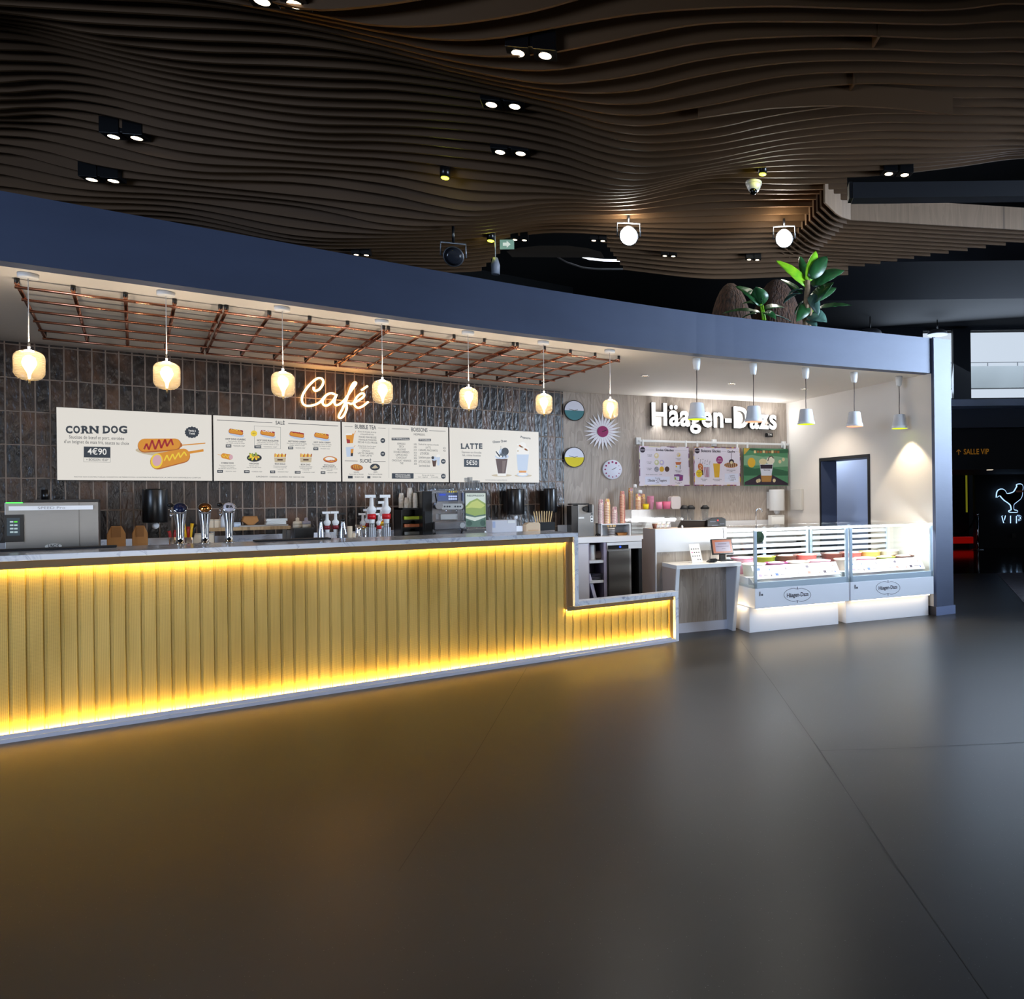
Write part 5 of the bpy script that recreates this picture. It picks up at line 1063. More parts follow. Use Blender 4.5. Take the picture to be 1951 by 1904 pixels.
g = G(Matrix.Rotation(-.25, 4, 'Y')).box(-.02, .02, -.1, .15, 0, .34); i.part('cover', g, pm('lilac_white', (212, 208, 226), .5))

# speed oven
i = It(FT(8.5), 95, BZ, 'speed_oven', 'stainless speed oven with white bar handle at the left end of the back counter', 'oven')
g = G(); i.box(g, 8, 957, 187, None, .02, .55); i.part('body', g, STEEL, .004)
g = G(); i.box(g, 48, 958, 150, None, 0, .02).M; door_ = i.part('door', g, STEEL); g = G(); i.box(g, 152.5, 958, 187, None, 0, .02); i.part('side_door', g, STEEL)
g = G(); i.box(g, 18, 964, 178, 972, -.05, -.03); i.box(g, 24, 965, 30, 971, -.03, 0); i.box(g, 168, 965, 174, 971, -.03, 0); obj('handle', g, pm('satin_white_metal', (232, 234, 238), .3, .2), door_)
i.flat(-.05).text('SPEED Pro', 73, 965.5, 125, 970.5, pm('grey_letter', (150, 152, 156), .4))
g = G(); i.box(g, 9, 981, 45, 1033, -.012, 0); cp_ = i.part('control_panel', g, BLACK); g = G(); i.box(g, 13, 987, 38, 1021, -.016, -.012)
sc_ = obj('touch_screen', g, em('oven_screen', (60, 78, 92), .55), cp_); g = G()
for r in range(4):
    for c in range(2): i.box(g, 19 + c * 8, 993 + r * 6.5, 25.5 + c * 8, 996 + r * 6.5, -.018, -.016, 0 if (r or c == 0) else 1)
obj('icon', g, [em('icon_pale', (190, 214, 220), .8), em('icon_green', (90, 220, 60), 1.0)], cp_)
g = G(); i.box(g, 11, 957.2, 43, 959.4, -.004, .02); i.part('status_light', g, em('green_bar', (80, 240, 90), 1.6))
g = G(); i.cyl(g, 80, 16, 932, 956, .3); i.part('chimney', g, SATIN); g = G(); i.box(g, 62, 952, 188, 957, .12, .5); i.part('top_cover', g, BLACK)
g = G(); g.disc((i.X(101), i.Z(101, 1041)), .052, -.012, 0, 28, rz=.021); i.part('badge', g, pm('badge_white', (214, 212, 206), .4)); i.flat(-.012).text('UNOX', 91, 1037.5, 112, 1043.5, INK, off=.02)
# bar mats
for px0, px1, lab in ((-20, 222, 'dark rubber bar mat on the bar in front of the oven'), (486, 630, 'dark rubber bar mat on the bar in front of the pump bottles')):
    a, b = onY(px0, 1040, 7.0).x, onY(px1, 1030, 7.0).x
    single('bar_mat', G().box(a, b, 6.97, 7.15, H1, H1 + .012), RUBBER, lab, 'mat', bev=.003)
# kraft boxes, upright with cut corners
for px, w, y0, lab in ((221, 36, 1003, 'upright kraft box with cut corners, nearer the oven'), (266, 30, 1002, 'upright kraft box with cut corners, under the left towel dispenser')):
    i = It(FT(8.9), px, BZ, 'kraft_box', lab, 'box', 'kraft boxes on the back counter'); X = i.R(px, w); h = i.Z(px, y0)
    i.part('carton', G().prism([(-X, 0), (X, 0), (X, h - .07), (X * .55, h), (-X * .55, h), (-X, h - .07)], -.06, .08, 'y'), KRAFT, .004); i.part('flap', G().box(-X * .5, X * .5, -.064, -.06, h - .10, h - .004), pm('kraft_dark', (140, 92, 46), .8))
# wall mounted towel dispensers
for px, w, y0, y1, lab in ((295.5, 49, 932, 996, 'black cylindrical towel dispenser on the tiles under the corn dog screen'), (982, 32, 932, 981, 'black cylindrical towel dispenser under the LATTE screen'), (1049, 23, 931, 977, 'narrow black towel dispenser at the right edge of the tiles')):
    i = It(FT(9.26), px, 0, 'towel_dispenser', lab, 'dispenser', 'black towel dispensers on the tiles'); i.zb = i.Z(px, y1); i.t.location.z = i.zb
    X = i.R(px, w); h = i.Z(px, y0); i.part('casing', G().lathe([(X * .96, 0), (X, .01), (X, h - .01), (X * .96, h)], 32).box(-X * .8, X * .8, 0, .185, .03, h - .03), SATIN)
    if px < 1000: i.part('tissue', G().ball((0, 0, -.03), .03, (1, .7, 1.1), 10), pm('tissue_white', (225, 225, 228), .9, bump=.6, vs=40))

# beer taps
def tap(px, yb, yt, lab, knob):
    i = It(FT(7.08), px, H1, 'beer_tap', lab, 'beer tap', 'chrome beer taps on the bar'); h = i.Z(px, yt) - .02
    i.part('column', G().lathe([(.038, 0), (.038, .006), (.025, .012), (.024, .05), (.027, .14), (.038, h - .05), (.041, h - .02), (.038, h)], 28), CHROME)
    M = Matrix.Translation((0, -.018, h - .005)) @ Matrix.Rotation(math.radians(62), 4, 'X')
    i.hd = i.part('head', G(M).lathe([(.036, -.03), (.045, -.005), (.045, .008), (.041, .014)], 28), CHROME)
    return i, M, h
i, M, h = tap(343, 1037, 963, 'chrome beer tap nearest the towel dispenser, with a dark blue badge', 1)
obj('badge', G(M).lathe([(.038, .012), (.038, .018), (.001, .02)], 28), pm('navy_badge', (26, 34, 66), .2), i.hd); g = G().ball((-.056, .03, h + .022), .02, (1, 1, .8)); i.part('knob', g, BLACK); i.part('lever', G().cyl((-.056, .03, h + .01), (-.05, .03, h - .06), .004).lathe([(.011, 0), (.011, .03)], 12, (-.052, .03, h - .07)), CHROME)
i, M, h = tap(390, 1034, 963, 'chrome beer tap in the middle, with a plain copper-lit head', 0)
obj('badge', G(M).lathe([(.038, .012), (.038, .017), (.001, .03)], 28), pm('copper_lit_badge', (190, 130, 70), .15, 1.0), i.hd); i.part('knob', G().ball((0, .05, h - .02), .02), BLACK); i.part('lever', G().cyl((0, .05, h - .02), (0, .03, h - .06), .005), CHROME)  # coppery light on the chrome top put into the badge colour
i, M, h = tap(436, 1031, 962, 'chrome beer tap with a white badge reading IPA', 1)
b = obj('badge', G(M).lathe([(.038, .012), (.038, .018), (.001, .019)], 28), pm('white_badge', (216, 210, 218), .3), i.hd)
o = txt('lettering', 'IPA', INK, i.t, M @ Vector((0, .0, .0205)), .034, .9, .0012); o.rotation_euler = (math.radians(62), 0, 0)
g = G().ball((-.056, .03, h + .022), .02, (1, 1, .8)); i.part('knob', g, BLACK); i.part('lever', G().cyl((-.056, .03, h + .01), (-.05, .03, h - .06), .004).lathe([(.011, 0), (.011, .03)], 12, (-.052, .03, h - .07)), CHROME)

# cutlery pots and small boxes behind the taps
Yc = 8.75
def pot(px, w, y0, lab, tools):
    i = It(FT(Yc), px, BZ, 'utensil_pot', lab, 'pot', 'steel utensil pots'); X = i.R(px, w); h = i.Z(px, y0)
    i.part('cup', G().lathe([(X * .9, 0), (X, h), (X * .92, h), (X * .84, .01)], 18), CHROME)
    for k, (m_, dx, hh) in enumerate(tools): i.part('handle', G().tube([(dx * .4, 0, h * .5), (dx, .01 * k, h + hh * .6), (dx * 1.3, .01 * k, h + hh)], [.010, .012, .014], 8), m_)
RED = pm('red_plastic', (150, 24, 20), .4); YEL = pm('yellow_plastic', (226, 170, 24), .4)
pot(328, 14, 1024, 'steel utensil pot with dark red handles, left of the first tap', [(RED, -.02, .06), (RED, .02, .065)])
pot(358, 20, 1024, 'steel utensil pot with yellow, red and black handles, between the first two taps', [(YEL, -.03, .17), (RED, 0, .10), (YEL, .025, .13), (BLACK, .045, .12), (RED, .01, .07)])
def wbox(px, w, y0, zb, lab, Y=8.8, dep=.12, mat=CREAM, name='carton'):
    i = It(FT(Y), px, zb, name, lab, 'box'); X = i.R(px, w); h = i.Z(px, y0); i.part('board', G().box(-X, X, 0, dep, 0, h), mat, .003); i.part('lid_seam', G().box(-X * .96, X * .96, -.002, 0, h - .012, h - .008), pm('seam_grey', (150, 140, 130), .8))
wbox(375, 16, 1017, BZ, 'plain cream box behind the bar, left of the middle tap'); wbox(402, 9, 1017, BZ, 'narrow cream box right of the middle tap')
# low shelf on posts
RS = FT(9.0); zsh = RS.q(480, 1004)[1]
i = It(RS, 470, BZ, 'counter_shelf', 'low wooden shelf on steel posts standing on the back counter', 'shelf')
g = G(); i.box(g, 397, 1004, 553, 1010.5, -.02, .34); i.part('board', g, mat_wood('shelf_oak', (150, 118, 80), (196, 162, 118), 3.0), .002)
for x in (404, 550): i.part('post', G().box(i.X(x) - .018, i.X(x) + .018, -.01, .03, 0, i.Z(x, 1010.5)).box(i.X(x) - .018, i.X(x) + .018, .28, .32, 0, i.Z(x, 1010.5)), STEEL)
wbox(402, 10, 990, zsh, 'narrow white box on the low shelf, leftmost', 9.02); wbox(415, 14, 990, zsh, 'square white box on the low shelf behind the last tap', 9.02)
i = It(FT(9.02), 427, zsh, 'spray_bottle', 'frosted white bottle behind the tap with the white badge', 'bottle'); i.part('bottle', G().lathe([(.028, 0), (.03, .02), (.028, .10), (.012, .13), (.012, .15)], 16), pm('frosted', (220, 220, 222), .4)); i.part('cap', G().lathe([(.015, .15), (.012, .175)], 12), WPLA)
wbox(452, 13, 996, zsh, 'flat pale blue box on the low shelf', 9.02, .1, pm('pale_blue_card', (196, 208, 222), .7))
i = It(FT(9.02), 484, zsh, 'cutting_board', 'thin grey board lying on the low shelf', 'board'); g = G(); i.box(g, 455, 1000.5, 548, 1003.5, -.03, .25); i.part('slab', g, pm('grey_board', (164, 156, 146), .5))
zk = FT(9.02).q(484, 1000.5)[1]
i = It(FT(9.02), 477.5, zk, 'kraft_tray', 'folded kraft tray on the low shelf', 'tray'); X = i.R(477, 31); i.part('carton', G().prism([(-X * .35, 0), (X * .35, 0), (X, .04), (X * .8, .09), (-X * .8, .09), (-X, .04)], 0, .14, 'y'), KRAFT, .004); i.part('rim', G().box(-X * .78, X * .78, -.004, .01, .082, .092), pm('kraft_dark', (140, 92, 46), .8))
for k in range(5):
    i = It(FT(9.02), 526, zk + k * .012, 'paper_bag', 'flat white paper bag in the pile on the low shelf', 'bag', 'paper bags piled on the low shelf'); X = i.R(526, 38 - (k % 3) * 2); i.part('sheet', G().box(-X, X + .004 * k, 0, .16, 0, .010), PAPER)
i = It(FT(8.7), 431, BZ, 'cloth', 'crumpled grey cloth behind the last beer tap', 'cloth'); i.part('fold', G().ball((-.03, 0, .09), .1, (1.1, .7, .5), 12).ball((.04, .02, .11), .07, (1.2, .6, .4), 12), pm('linen_grey', (170, 158, 150), .9, bump=.9, vs=26))
# black bin with two tubs
i = It(FT(8.7), 579, BZ, 'bin', 'open black bin beside the low shelf carrying two small tubs', 'bin'); g = G(); X = i.R(579, 39); h = i.Z(579, 1006); i.part('tub', G().prism([(-X * .85, 0), (X * .85, 0), (X, h), (-X, h)], 0, .2, 'y'), BLACK, .005); i.part('rim', G().box(-X * 1.02, X * 1.02, -.005, .205, h - .012, h), SATIN)
zb_ = i.fr.q(579, 1006)[1]
for px, lab, m_ in ((566.5, 'small tub with a stepped beige lid', CREAM), (583, 'small tub with a grey knobbed lid', pm('lid_grey', (150, 140, 144), .5))):
    i = It(FT(8.8), px, zb_, 'tub', lab, 'tub'); r = .042; i.part('jar', G().lathe([(r, 0), (r, .035)], 20), pm('pale_tub', (200, 184, 160), .5)); i.part('lid', G().lathe([(r * 1.04, .035), (r * .95, .065), (r * .4, .07), (r * .38, .10), (.001, .105)], 20), m_)
# pump bottles
def pump(px, w, ytop, ybody, lab, body, head, Y=8.6, neckw=.4, band=None, lean=0.0, sq=False, ybot=None):
    i = It(FT(Y), px, BZ, 'pump_bottle', lab, 'bottle', 'pump bottles on the back counter'); r = i.R(px, w); h = i.Z(px, ybody); T = i.Z(px, ytop)
    i.part('bottle', G().lathe([(r * .95, 0), (r, .01), (r, h * .62), (r * neckw, h * .95), (r * neckw, h)], 22), body)
    pr = i.part('pump', G().lathe([(r * .42, h), (r * .42, h + (T - h) * .25), (.006, h + (T - h) * .3), (.006, T - .02)], 14).box(-r * 1.0, r * .55, -.008, .008, T - .022, T).prism([(-r * 1.0, T - .04), (-r * .82, T - .04), (-r * .82, T), (-r * 1.0, T)], -.007, .007, 'y'), head)
    if band: i.part('band', G().lathe([(r * neckw * 1.1, h * .98), (r * neckw * 1.1, h * .98 + .03)], 18), band)
    return i
GBOT = mat_brushed('aluminium_bottle', (176, 180, 190), .28)
pump(611, 13, 977, 993, 'silver bottle with black pump, left of the pair', GBOT, BLACK)
pump(653, 19, 977, 993, 'larger silver bottle with black pump, right of the white pumps', GBOT, BLACK)
SY = pm('clear_syrup', (206, 198, 196), .15, alpha=.85)
def tallpump(px, ytop, lab, bw, band, Yy=8.6, jar=True, ybulb=None):
    i = It(FT(Yy), px, BZ, 'syrup_pump', lab, 'syrup pump', 'white syrup pumps'); r = i.R(px, bw); T = i.Z(px, ytop); k = T / .33
    i.part('bottle', G().lathe([(r, 0), (r, T * .33), (r * .75, T * .42), (r * .4, T * .5), (r * .4, T * .54)], 20), SY)
    i.part('pump', G().lathe([(.012 * k, T * .36), (.016 * k, T * .55), (.016 * k, T * .66), (.024 * k, T * .70), (.026 * k, T * .75), (.012 * k, T * .80), (.010 * k, T * .96)], 16).box(-.035 * k, .022 * k, -.009, .009, T * .945, T), WPLA)
    i.part('band', G().lathe([(.0235 * k, T * .56), (.0235 * k, T * .655)], 16), band); return i, r, T
DRD = pm('dark_red_band', (120, 26, 34), .4); REDB = pm('red_band', (196, 24, 32), .4)
for px, yt, bw, lab, bd in ((623, 975, 17, 'white pump on a squat clear jar, next to the left silver bottle', DRD), (639, 974.5, 9, 'white pump on a slim clear jar, second from the left', DRD)): tallpump(px, yt, lab, bw, bd)
for px, yt, lab in ((708, 943, 'tall white syrup pump with red band in the left wire basket'), (736, 943, 'tall white syrup pump with red band in the right wire basket')):
    i, r, T = tallpump(px, yt, lab, 13, REDB, 8.55)
    j = It(FT(8.55), px, BZ, 'wire_basket', 'black wire basket round the ' + ('left' if px < 720 else 'right') + ' tall red banded syrup bottle', 'basket', 'wire baskets'); R_ = j.R(px, 17); hz = j.Z(px, 998); g = G()
    for k in range(12): a = 2 * PI * k / 12; g.cyl((R_ * math.cos(a), R_ * math.sin(a), 0), (R_ * math.cos(a), R_ * math.sin(a), hz), .0022, n=5)
    for zz in (.012, hz * .5, hz): g.tube([(R_ * math.cos(2 * PI * k / 20), R_ * math.sin(2 * PI * k / 20), zz) for k in range(20)], .0028, 5, closed=True)
    j.part('wires', g, SATIN); j.part('lining', G().lathe([(R_ * .9, .005), (R_ * .9, hz * .86)], 20, cap=False), pm('basket_paper', (216, 218, 224), .7))
for px, yt, lab, bd in ((691, 978, 'short syrup pump with yellow collar beside the steel jug', YEL), (701, 970, 'white syrup pump behind the left wire basket', RED), (722, 978, 'short white syrup pump between the two wire baskets', REDB), (726.5, 967, 'middle-height white syrup pump between the two wire baskets', YEL), (731, 955, 'white syrup pump just behind the right wire basket', pm('orange_band', (226, 120, 40), .4))): tallpump(px, yt, lab, 10, bd, 8.75)
i = It(FT(8.55), 683, BZ, 'jug', 'polished steel milk jug among the pumps', 'jug'); r = i.R(683, 17); h = i.Z(683, 1000); i.part('body', G().lathe([(r, 0), (r * 1.05, h * .3), (r * .75, h * .8), (r * .8, h)], 24), CHROME); i.part('handle', G().tube([(r * .8, 0, h * .9), (r * 1.5, 0, h * .85), (r * 1.55, 0, h * .4), (r, 0, h * .25)], .006, 8), CHROME)
for px, y0, lab in ((666, 1003, 'small cream beaker left of the steel jug'), (672.5, 1016, 'low white ramekin in front of the steel jug')):
    i = It(FT(8.5), px, BZ, 'beaker', lab, 'cup'); r = i.R(px, 10); h = i.Z(px, y0); i.part('cup', G().lathe([(r * .8, 0), (r, h), (r * .93, h), (r * .75, .01)], 18), CREAM)
# black organiser with trays
i = It(FT(8.8), 785, BZ, 'organiser', 'black tray organiser with lime and orange drawers, carrying white cup stacks', 'organiser')
g = G(); i.box(g, 764, 968, 806, 971, 0, .3); i.box(g, 764, 968, 767, None, 0, .3); i.box(g, 803, 968, 806, None, 0, .3); i.box(g, 764, 968, 806, None, .28, .3)
for y in (985, 1000, 1014): i.box(g, 766, y + 5, 804, y + 7, .01, .28)
i.part('frame', g, SATIN)
for y, m_ in ((984, pm('lime_tray', (160, 180, 40), .5)), (998.5, pm('rust_tray', (170, 96, 56), .5)), (1013, pm('grey_tray', (110, 112, 108), .4))):
    g = G(); i.box(g, 769, y, 803, y + 6, -.02, .25); i.part('drawer', g, m_, .003)
zc_ = i.fr.q(785, 968)[1]
CUPM = pm('paper_cup_white', (224, 218, 206), .6)
def cupmesh(r, h, mat, nm='paper_cup', lip=True):
    o = obj(nm, G().lathe([(r * .72, 0), (r, h), (r * 1.06, h + .002), (r * 1.06, h + .006), (r * .97, h + .006), (r * .69, .006)], 20), mat); return o
def stack(fr, px, w, y0, zb, mat, lab, group, step=.017, nm='paper_cup', dn=0.0, y1=None, inv=True, top=None):
    a = fr.q(px, 960)[0]; r = abs(fr.q(px + w / 2, 960)[0] - fr.q(px - w / 2, 960)[0]) / 2; H = fr.q(px, y0)[1] - zb; h = min(.10, r * 2.1); n = max(1, int((H - h) / step) + 1); P = fr.w(a, 0) + fr.N * dn; first = None
    for k in range(n):
        if first is None: o = first = cupmesh(r / 1.06, h, mat, nm)
        else: o = first.copy(); COL.objects.link(o)
        o.location = (P.x, P.y, zb + k * step + (h + .006 if inv else 0)); o.rotation_euler = (PI, 0, 0) if inv else (0, 0, fr.rot)
        tag(o, lab, 'cup', group)
    return zb + (n - 1) * step + h
for px, w, y0, lab, dn in ((770.5, 10.5, 938, 'white paper cup in the left stack on the black organiser', .12), (776.5, 10.5, 948, 'white paper cup in the shortest front stack on the black organiser', .03), (788, 12, 930, 'white paper cup in the tallest stack on the black organiser', .14), (793, 10.5, 938, 'white paper cup in the right front stack on the black organiser', .03)):
    stack(FT(8.8), px, w, y0, zc_, CUPM, lab, 'white cups on the organiser', dn=dn)
i = It(FT(8.65), 814, BZ, 'grinder', 'tall black box-shaped grinder left of the espresso machine', 'grinder'); g = G(); i.box(g, 805, 936, 824, None, 0, .3); i.part('body', g, SATIN, .006); g = G(); i.box(g, 808, 975, 821, 1012, -.02, 0); i.part('front_panel', g, BLACK)
# espresso machine with display unit
i = It(FT(8.6), 854, BZ, 'espresso_machine', 'chrome espresso machine with a row of buttons on a rounded bar', 'coffee machine')
g = G(); i.box(g, 825, 935, 884, 1016, .10, .5); i.box(g, 825, 994, 884, 1008, -.06, .12); i.box(g, 832, 1009, 880, None, .05, .4); i.part('body', g, SHINE, .004)
g = G(); i.box(g, 838, 939, 877, 955, .07, .1); up_ = i.part('upper_panel', g, pm('blue_grey_panel', (120, 132, 170), .2, .6)); g = G(); i.box(g, 841, 941, 853, 944.5, .066, .07); obj('display', g, em('blue_display', (40, 70, 200), .9), up_)
g = G()
for r in range(2):
    for c in range(4): g.disc((i.X(860 + c * 4.2), i.Z(860, 946 + 5 * r)), .011, .06, .07, 12)
obj('button', g, em('pale_button', (190, 205, 245), .9), up_); g = G()
for r in range(2):
    for c in range(4): i.box(g, 859 + c * 4.2, 935.5 + 13.5 * r, 861 + c * 4.2, 938.5 + 14 * r, .064, .07)
i.part('capsule_label', g, pm('capsule_yellow', (226, 196, 50), .4)); g = G(); pts = rrect(i.X(838), i.X(880), i.Z(860, 971), i.Z(860, 960), .025); g.prism(pts, -.04, .1, 'y'); bb_ = i.part('button_bar', g, STEEL)
g = G()
for c in (845, 850, 854.5, 865, 870, 874.5): g.disc((i.X(c), i.Z(c, 965.5)), .010, -.043, -.04, 12)
obj('knob', g, INK, bb_); g = G()
for c in (849.5, 869.5): obj('spout', G().cyl((i.X(c), 0, i.Z(c, 971)), (i.X(c), 0, i.Z(c, 976.5)), .008), CHROME, bb_)
g = G(); g = G(); i.box(g, 840, 979, 873, 991, .02, .1); i.part('cup_tray', g, STEEL, .006)
i.part('steam_lever', G().tube([(i.X(832), .05, i.Z(832, 941)), (i.X(831), -.02, i.Z(831, 955)), (i.X(829), -.02, i.Z(829, 966))], .007, 8), BLACK); g = G(); g.cyl((i.X(834), -.05, i.Z(834, 964)), (i.X(840), .06, i.Z(834, 964)), .04, n=18); i.part('side_drum', g, SHINE)
g = G(); g.disc((i.X(877), i.Z(877, 1001)), .03, -.066, -.06, 18); i.part('dial', g, STEEL)
j = It(FT(8.55), 907, BZ, 'capsule_dispenser', 'chrome framed capsule unit with a green lit picture beside the espresso machine', 'dispenser')
g = G(); j.box(g, 884, 935, 930, 1006, .03, .5); j.box(g, 885, 1007, 938, 1012, -.05, .45); j.box(g, 884, 1012, 926, None, .05, .4); j.part('body', g, CHROME, .004)
g = G(); j.box(g, 885, 938.5, 887, 1005, .0, .03); j.box(g, 926.5, 938.5, 928.5, 1005, 0, .03); j.part('frame', g, BLACK)
F = Flat(j.t, lambda a, b: (j.X(a), j.Z(a, b)), .02, 13.936, 810, 900); p = Pic(F); e1, e2, e3, e4 = ec('mist', (214, 228, 220)), ec('leaf', (150, 176, 96)), ec('field', (196, 210, 120)), ec('deep', (84, 116, 104))
p.rect(1070, 555, 1625, 1450, e1, 1); p.poly([(1075, 920), (1200, 780), (1400, 690), (1620, 830), (1620, 1120), (1330, 1170), (1075, 1120)], e2, 1.4); p.poly([(1090, 960), (1250, 800), (1400, 740), (1610, 880), (1500, 960), (1250, 940)], e3, 1.7); p.poly([(1075, 1080), (1330, 1160), (1620, 1110), (1620, 1150), (1330, 1200), (1075, 1150)], e4, 1.9); p.poly([(1075, 1220), (1200, 1260), (1330, 1300), (1450, 1260), (1620, 1190), (1620, 1450), (1075, 1450)], e4, 1.8); p.ell(1180, 1360, 80, 70, ec('shade_leaf', (56, 86, 76)), 0, 2); p.ell(1540, 1350, 70, 80, ec('shade_leaf', (56, 86, 76)), 0, 2); p.done('picture')
F.text('NESPRESSO', 1130, 600, 1580, 650, eI, off=.01, dy=-.002)
# glasses on top of the machines
def glass_(fr, px, zb, r, h, dn, lab, group, cat='glass', nm='drinking_glass'):
    P = fr.w(fr.q(px, 960)[0], zb) + fr.N * dn; return single(nm, G().lathe([(r * .85, 0), (r, h), (r * .93, h), (r * .78, .006)], 18, cap=False), GLS, lab, cat, (P.x, P.y, P.z), 0, group)
GLS = glassy('glassware', (244, 246, 248), tl=.10)
zt1 = FT(8.6).q(854, 935)[1]
for k, px in enumerate((828, 835, 842, 849, 856, 863, 870, 832, 840, 848, 857, 866, 875)):
    glass_(FT(8.6), px, zt1, .034, .065 if k % 3 else .08, .16 + .09 * (k // 7), 'small clear cup on top of the espresso machine', 'clear cups on the espresso machine', 'cup', 'clear_cup')
zt2 = FT(8.55).q(907, 935)[1]
for px, h, dn in ((896, .15, .1), (905, .16, .16), (911, .12, .08), (917, .12, .12), (892, .1, .2), (913, .12, .22)): glass_(FT(8.55), px, zt2, .03, h, dn, 'tall clear glass upside on the capsule unit', 'tall glasses on the capsule unit')
# things on the bar at right
i = It(FT(7.02), 960, H1, 'countertop_box', 'white countertop appliance with a small label, right of the capsule unit', 'appliance'); g = G(); i.box(g, 937, 991, 984, None, 0, .16); i.part('casing', g, pm('off_white_metal', (206, 204, 208), .4), .004); g = G(); i.box(g, 967, 992, 981, 997, -.003, 0); i.part('label', g, PAPER); g = G(); i.box(g, 938, 994, 943, 1006, -.003, 0); i.part('sticker', g, pm('sticker_blue', (170, 180, 205), .6))
i = It(FT(7.0), 1015, H1, 'napkin_holder', 'kraft card holder with slanted top beside the black stirrer box', 'holder'); x0, x1 = i.X(1002), i.X(1029); h = i.Z(1015, 996); i.part('carton', G().prism([(x0, 0), (x1, 0), (x1, h * .86), (x1 - .02, h), (x0 + .03, h), (x0, h * .78)], 0, .09, 'y'), pm('pale_kraft', (216, 190, 158), .8), .002); i.part('slot', G().box(x0 + .02, x1 - .02, -.002, 0, h * .1, h * .14), KRAFT)
i = It(FT(7.08), 1042, H1, 'stirrer_box', 'black box holding a fan of wooden stirrers on the bar', 'box'); g = G(); i.box(g, 1028, 995, 1057, None, 0, .10); i.part('box', g, BLACK, .003)
for k in range(24):
    a = (k - 11) * .018; x = i.a + i.X(1023 + k * 1.25)
    if k == 0: so = G().box(-.004, .004, -.001, .001, 0, .13); so = s0_ = single('wooden_stirrer', so, pm('birch', (222, 186, 130), .7), 'x', 'stirrer', (0, 0, 0))
    else: so = s0_.copy(); COL.objects.link(so)
    so.location = (x, 7.1 + .06 * (k % 3) / 3, H1 + .06 + .008 * (k % 2)); so.rotation_euler = (0, a, 0)
    tag(so, 'thin wooden stirrer standing in the black box on the bar', 'stirrer', 'wooden stirrers in the black box')

# ---------------------------------------------------------------- wood wall counter
i = It(FW(.42), 1112, ZW, 'cream_machine', 'stainless whipping machine with black spout at the left end of the white worktop', 'machine')
g = G(); i.box(g, 1101, 962, 1131, None, 0, .30); i.part('body', g, STEEL, .004); g = G(); i.box(g, 1089, 964, 1101, None, .01, .30); i.part('side_panel', g, SATIN); g = G(); i.box(g, 1091, 959.5, 1124, 962, .05, .3); i.part('lid', g, BLACK)
i.part('spout', G().cyl((i.X(1115), 0, i.Z(1115, 970)), (i.X(1115), -.06, i.Z(1115, 970)), .035).box(i.X(1119), i.X(1125), -.09, -.02, i.Z(1120, 977), i.Z(1120, 961)), BLACK, .004)
g = G(); i.box(g, 1124.5, 983, 1129.5, 995, -.004, 0); i.part('button_plate', g, WPLA); g = G()
for y, in ((979.5,), (985.5,), (992,)): g.disc((i.X(1127), i.Z(1127, y)), .010, -.012, -.004, 14)
i.part('button', g, pm('teal_button', (24, 44, 48), .3)); g = G(); i.box(g, 1102, 985.5, 1112.5, 988.5, -.003, 0); i.part('label', g, PAPER); i.flat(-.003).text('LABEL'[:0] or '—', 1103.5, 986.4, 1111, 987.6, INK)
i = It(FW(.50), 1173, ZW, 'box_shelf', 'white open-fronted box shelf on the worktop carrying four cup stacks', 'shelf')
g = G(); i.box(g, 1145, 998, 1201, 1000, 0, .3); i.box(g, 1145, 998, 1147, None, 0, .3); i.box(g, 1199, 998, 1201, None, 0, .3); i.box(g, 1145, 998, 1201, None, .28, .3); i.part('carcass', g, WHITE, .001)
zt = FW(.50).q(1173, 998)[1]
j = It(FW(.44), 1164.5, ZW + .001, 'wooden_spoon_basket', 'white perforated beaker full of wooden spoons inside the box shelf', 'beaker'); r = j.R(1164.5, 12); h = j.Z(1164.5, 1007); j.part('beaker', G().lathe([(r * .85, 0), (r, h), (r * .94, h), (r * .8, .005)], 20), WPLA); g = G()
for k in range(14):
    a = PI + PI * (k + .5) / 14
    for q_ in range(4): g.add(*(lambda B_: (B_.v, B_.f))(G(Matrix.Rotation(a, 4, 'Z')).box(r * .87 + .001 * q_, r * .9 + .002 * q_ + .006, -.005, .005, .012 + q_ * h / 4.6, .026 + q_ * h / 4.6)))
j.part('holes', g, pm('dark_holes', (110, 100, 96), .7)); zj = h
for k in range(9):
    a = 2 * PI * k / 9; P = j.fr.w(j.a, ZW) + Vector((.03 * math.cos(a), .02 * math.sin(a), .02))
    if k == 0: sp0 = single('wooden_spoon', G().box(-.006, .006, -.002, .002, 0, h * .85).ball((0, 0, h + .02), .018, (.8, .2, 1.2), 8), pm('birch', (222, 186, 130), .7), 'x', 'spoon'); so = sp0
    else: so = sp0.copy(); COL.objects.link(so)
    so.location = P; so.rotation_euler = (-.15 * math.sin(a), .2 * math.cos(a), 0); tag(so, 'small wooden spoon standing in the white perforated beaker', 'spoon', 'wooden spoons in the beaker')
i = It(FW(.42), 1185, ZW, 'kraft_boat', 'shallow kraft boat tray inside the box shelf', 'tray'); X = i.R(1185, 20); i.part('tray', G().prism([(-X * .75, 0), (X * .75, 0), (X, .035), (-X, .035)], 0, .1, 'y'), KRAFT, .003); i.part('rim', G().box(-X, X, -.004, .104, .033, .037), pm('kraft_dark', (140, 92, 46), .8))
def printed(nm, cols, sc=55):
    q = NT(nm); v = q.n('ShaderNodeTexVoronoi', Scale=sc); q.l(q.map((1, 1, 1.4)), v.inputs['Vector']); s_ = q.n('ShaderNodeSeparateColor'); q.l(v.outputs['Color'], s_.inputs[0])
    n = len(cols); q.l(q.ramp(s_.outputs[0], [(k / n, c) for k, c in enumerate(cols)]), q.b.inputs['Base Color']); q.b.inputs['Roughness'].default_value = .6; return q.m
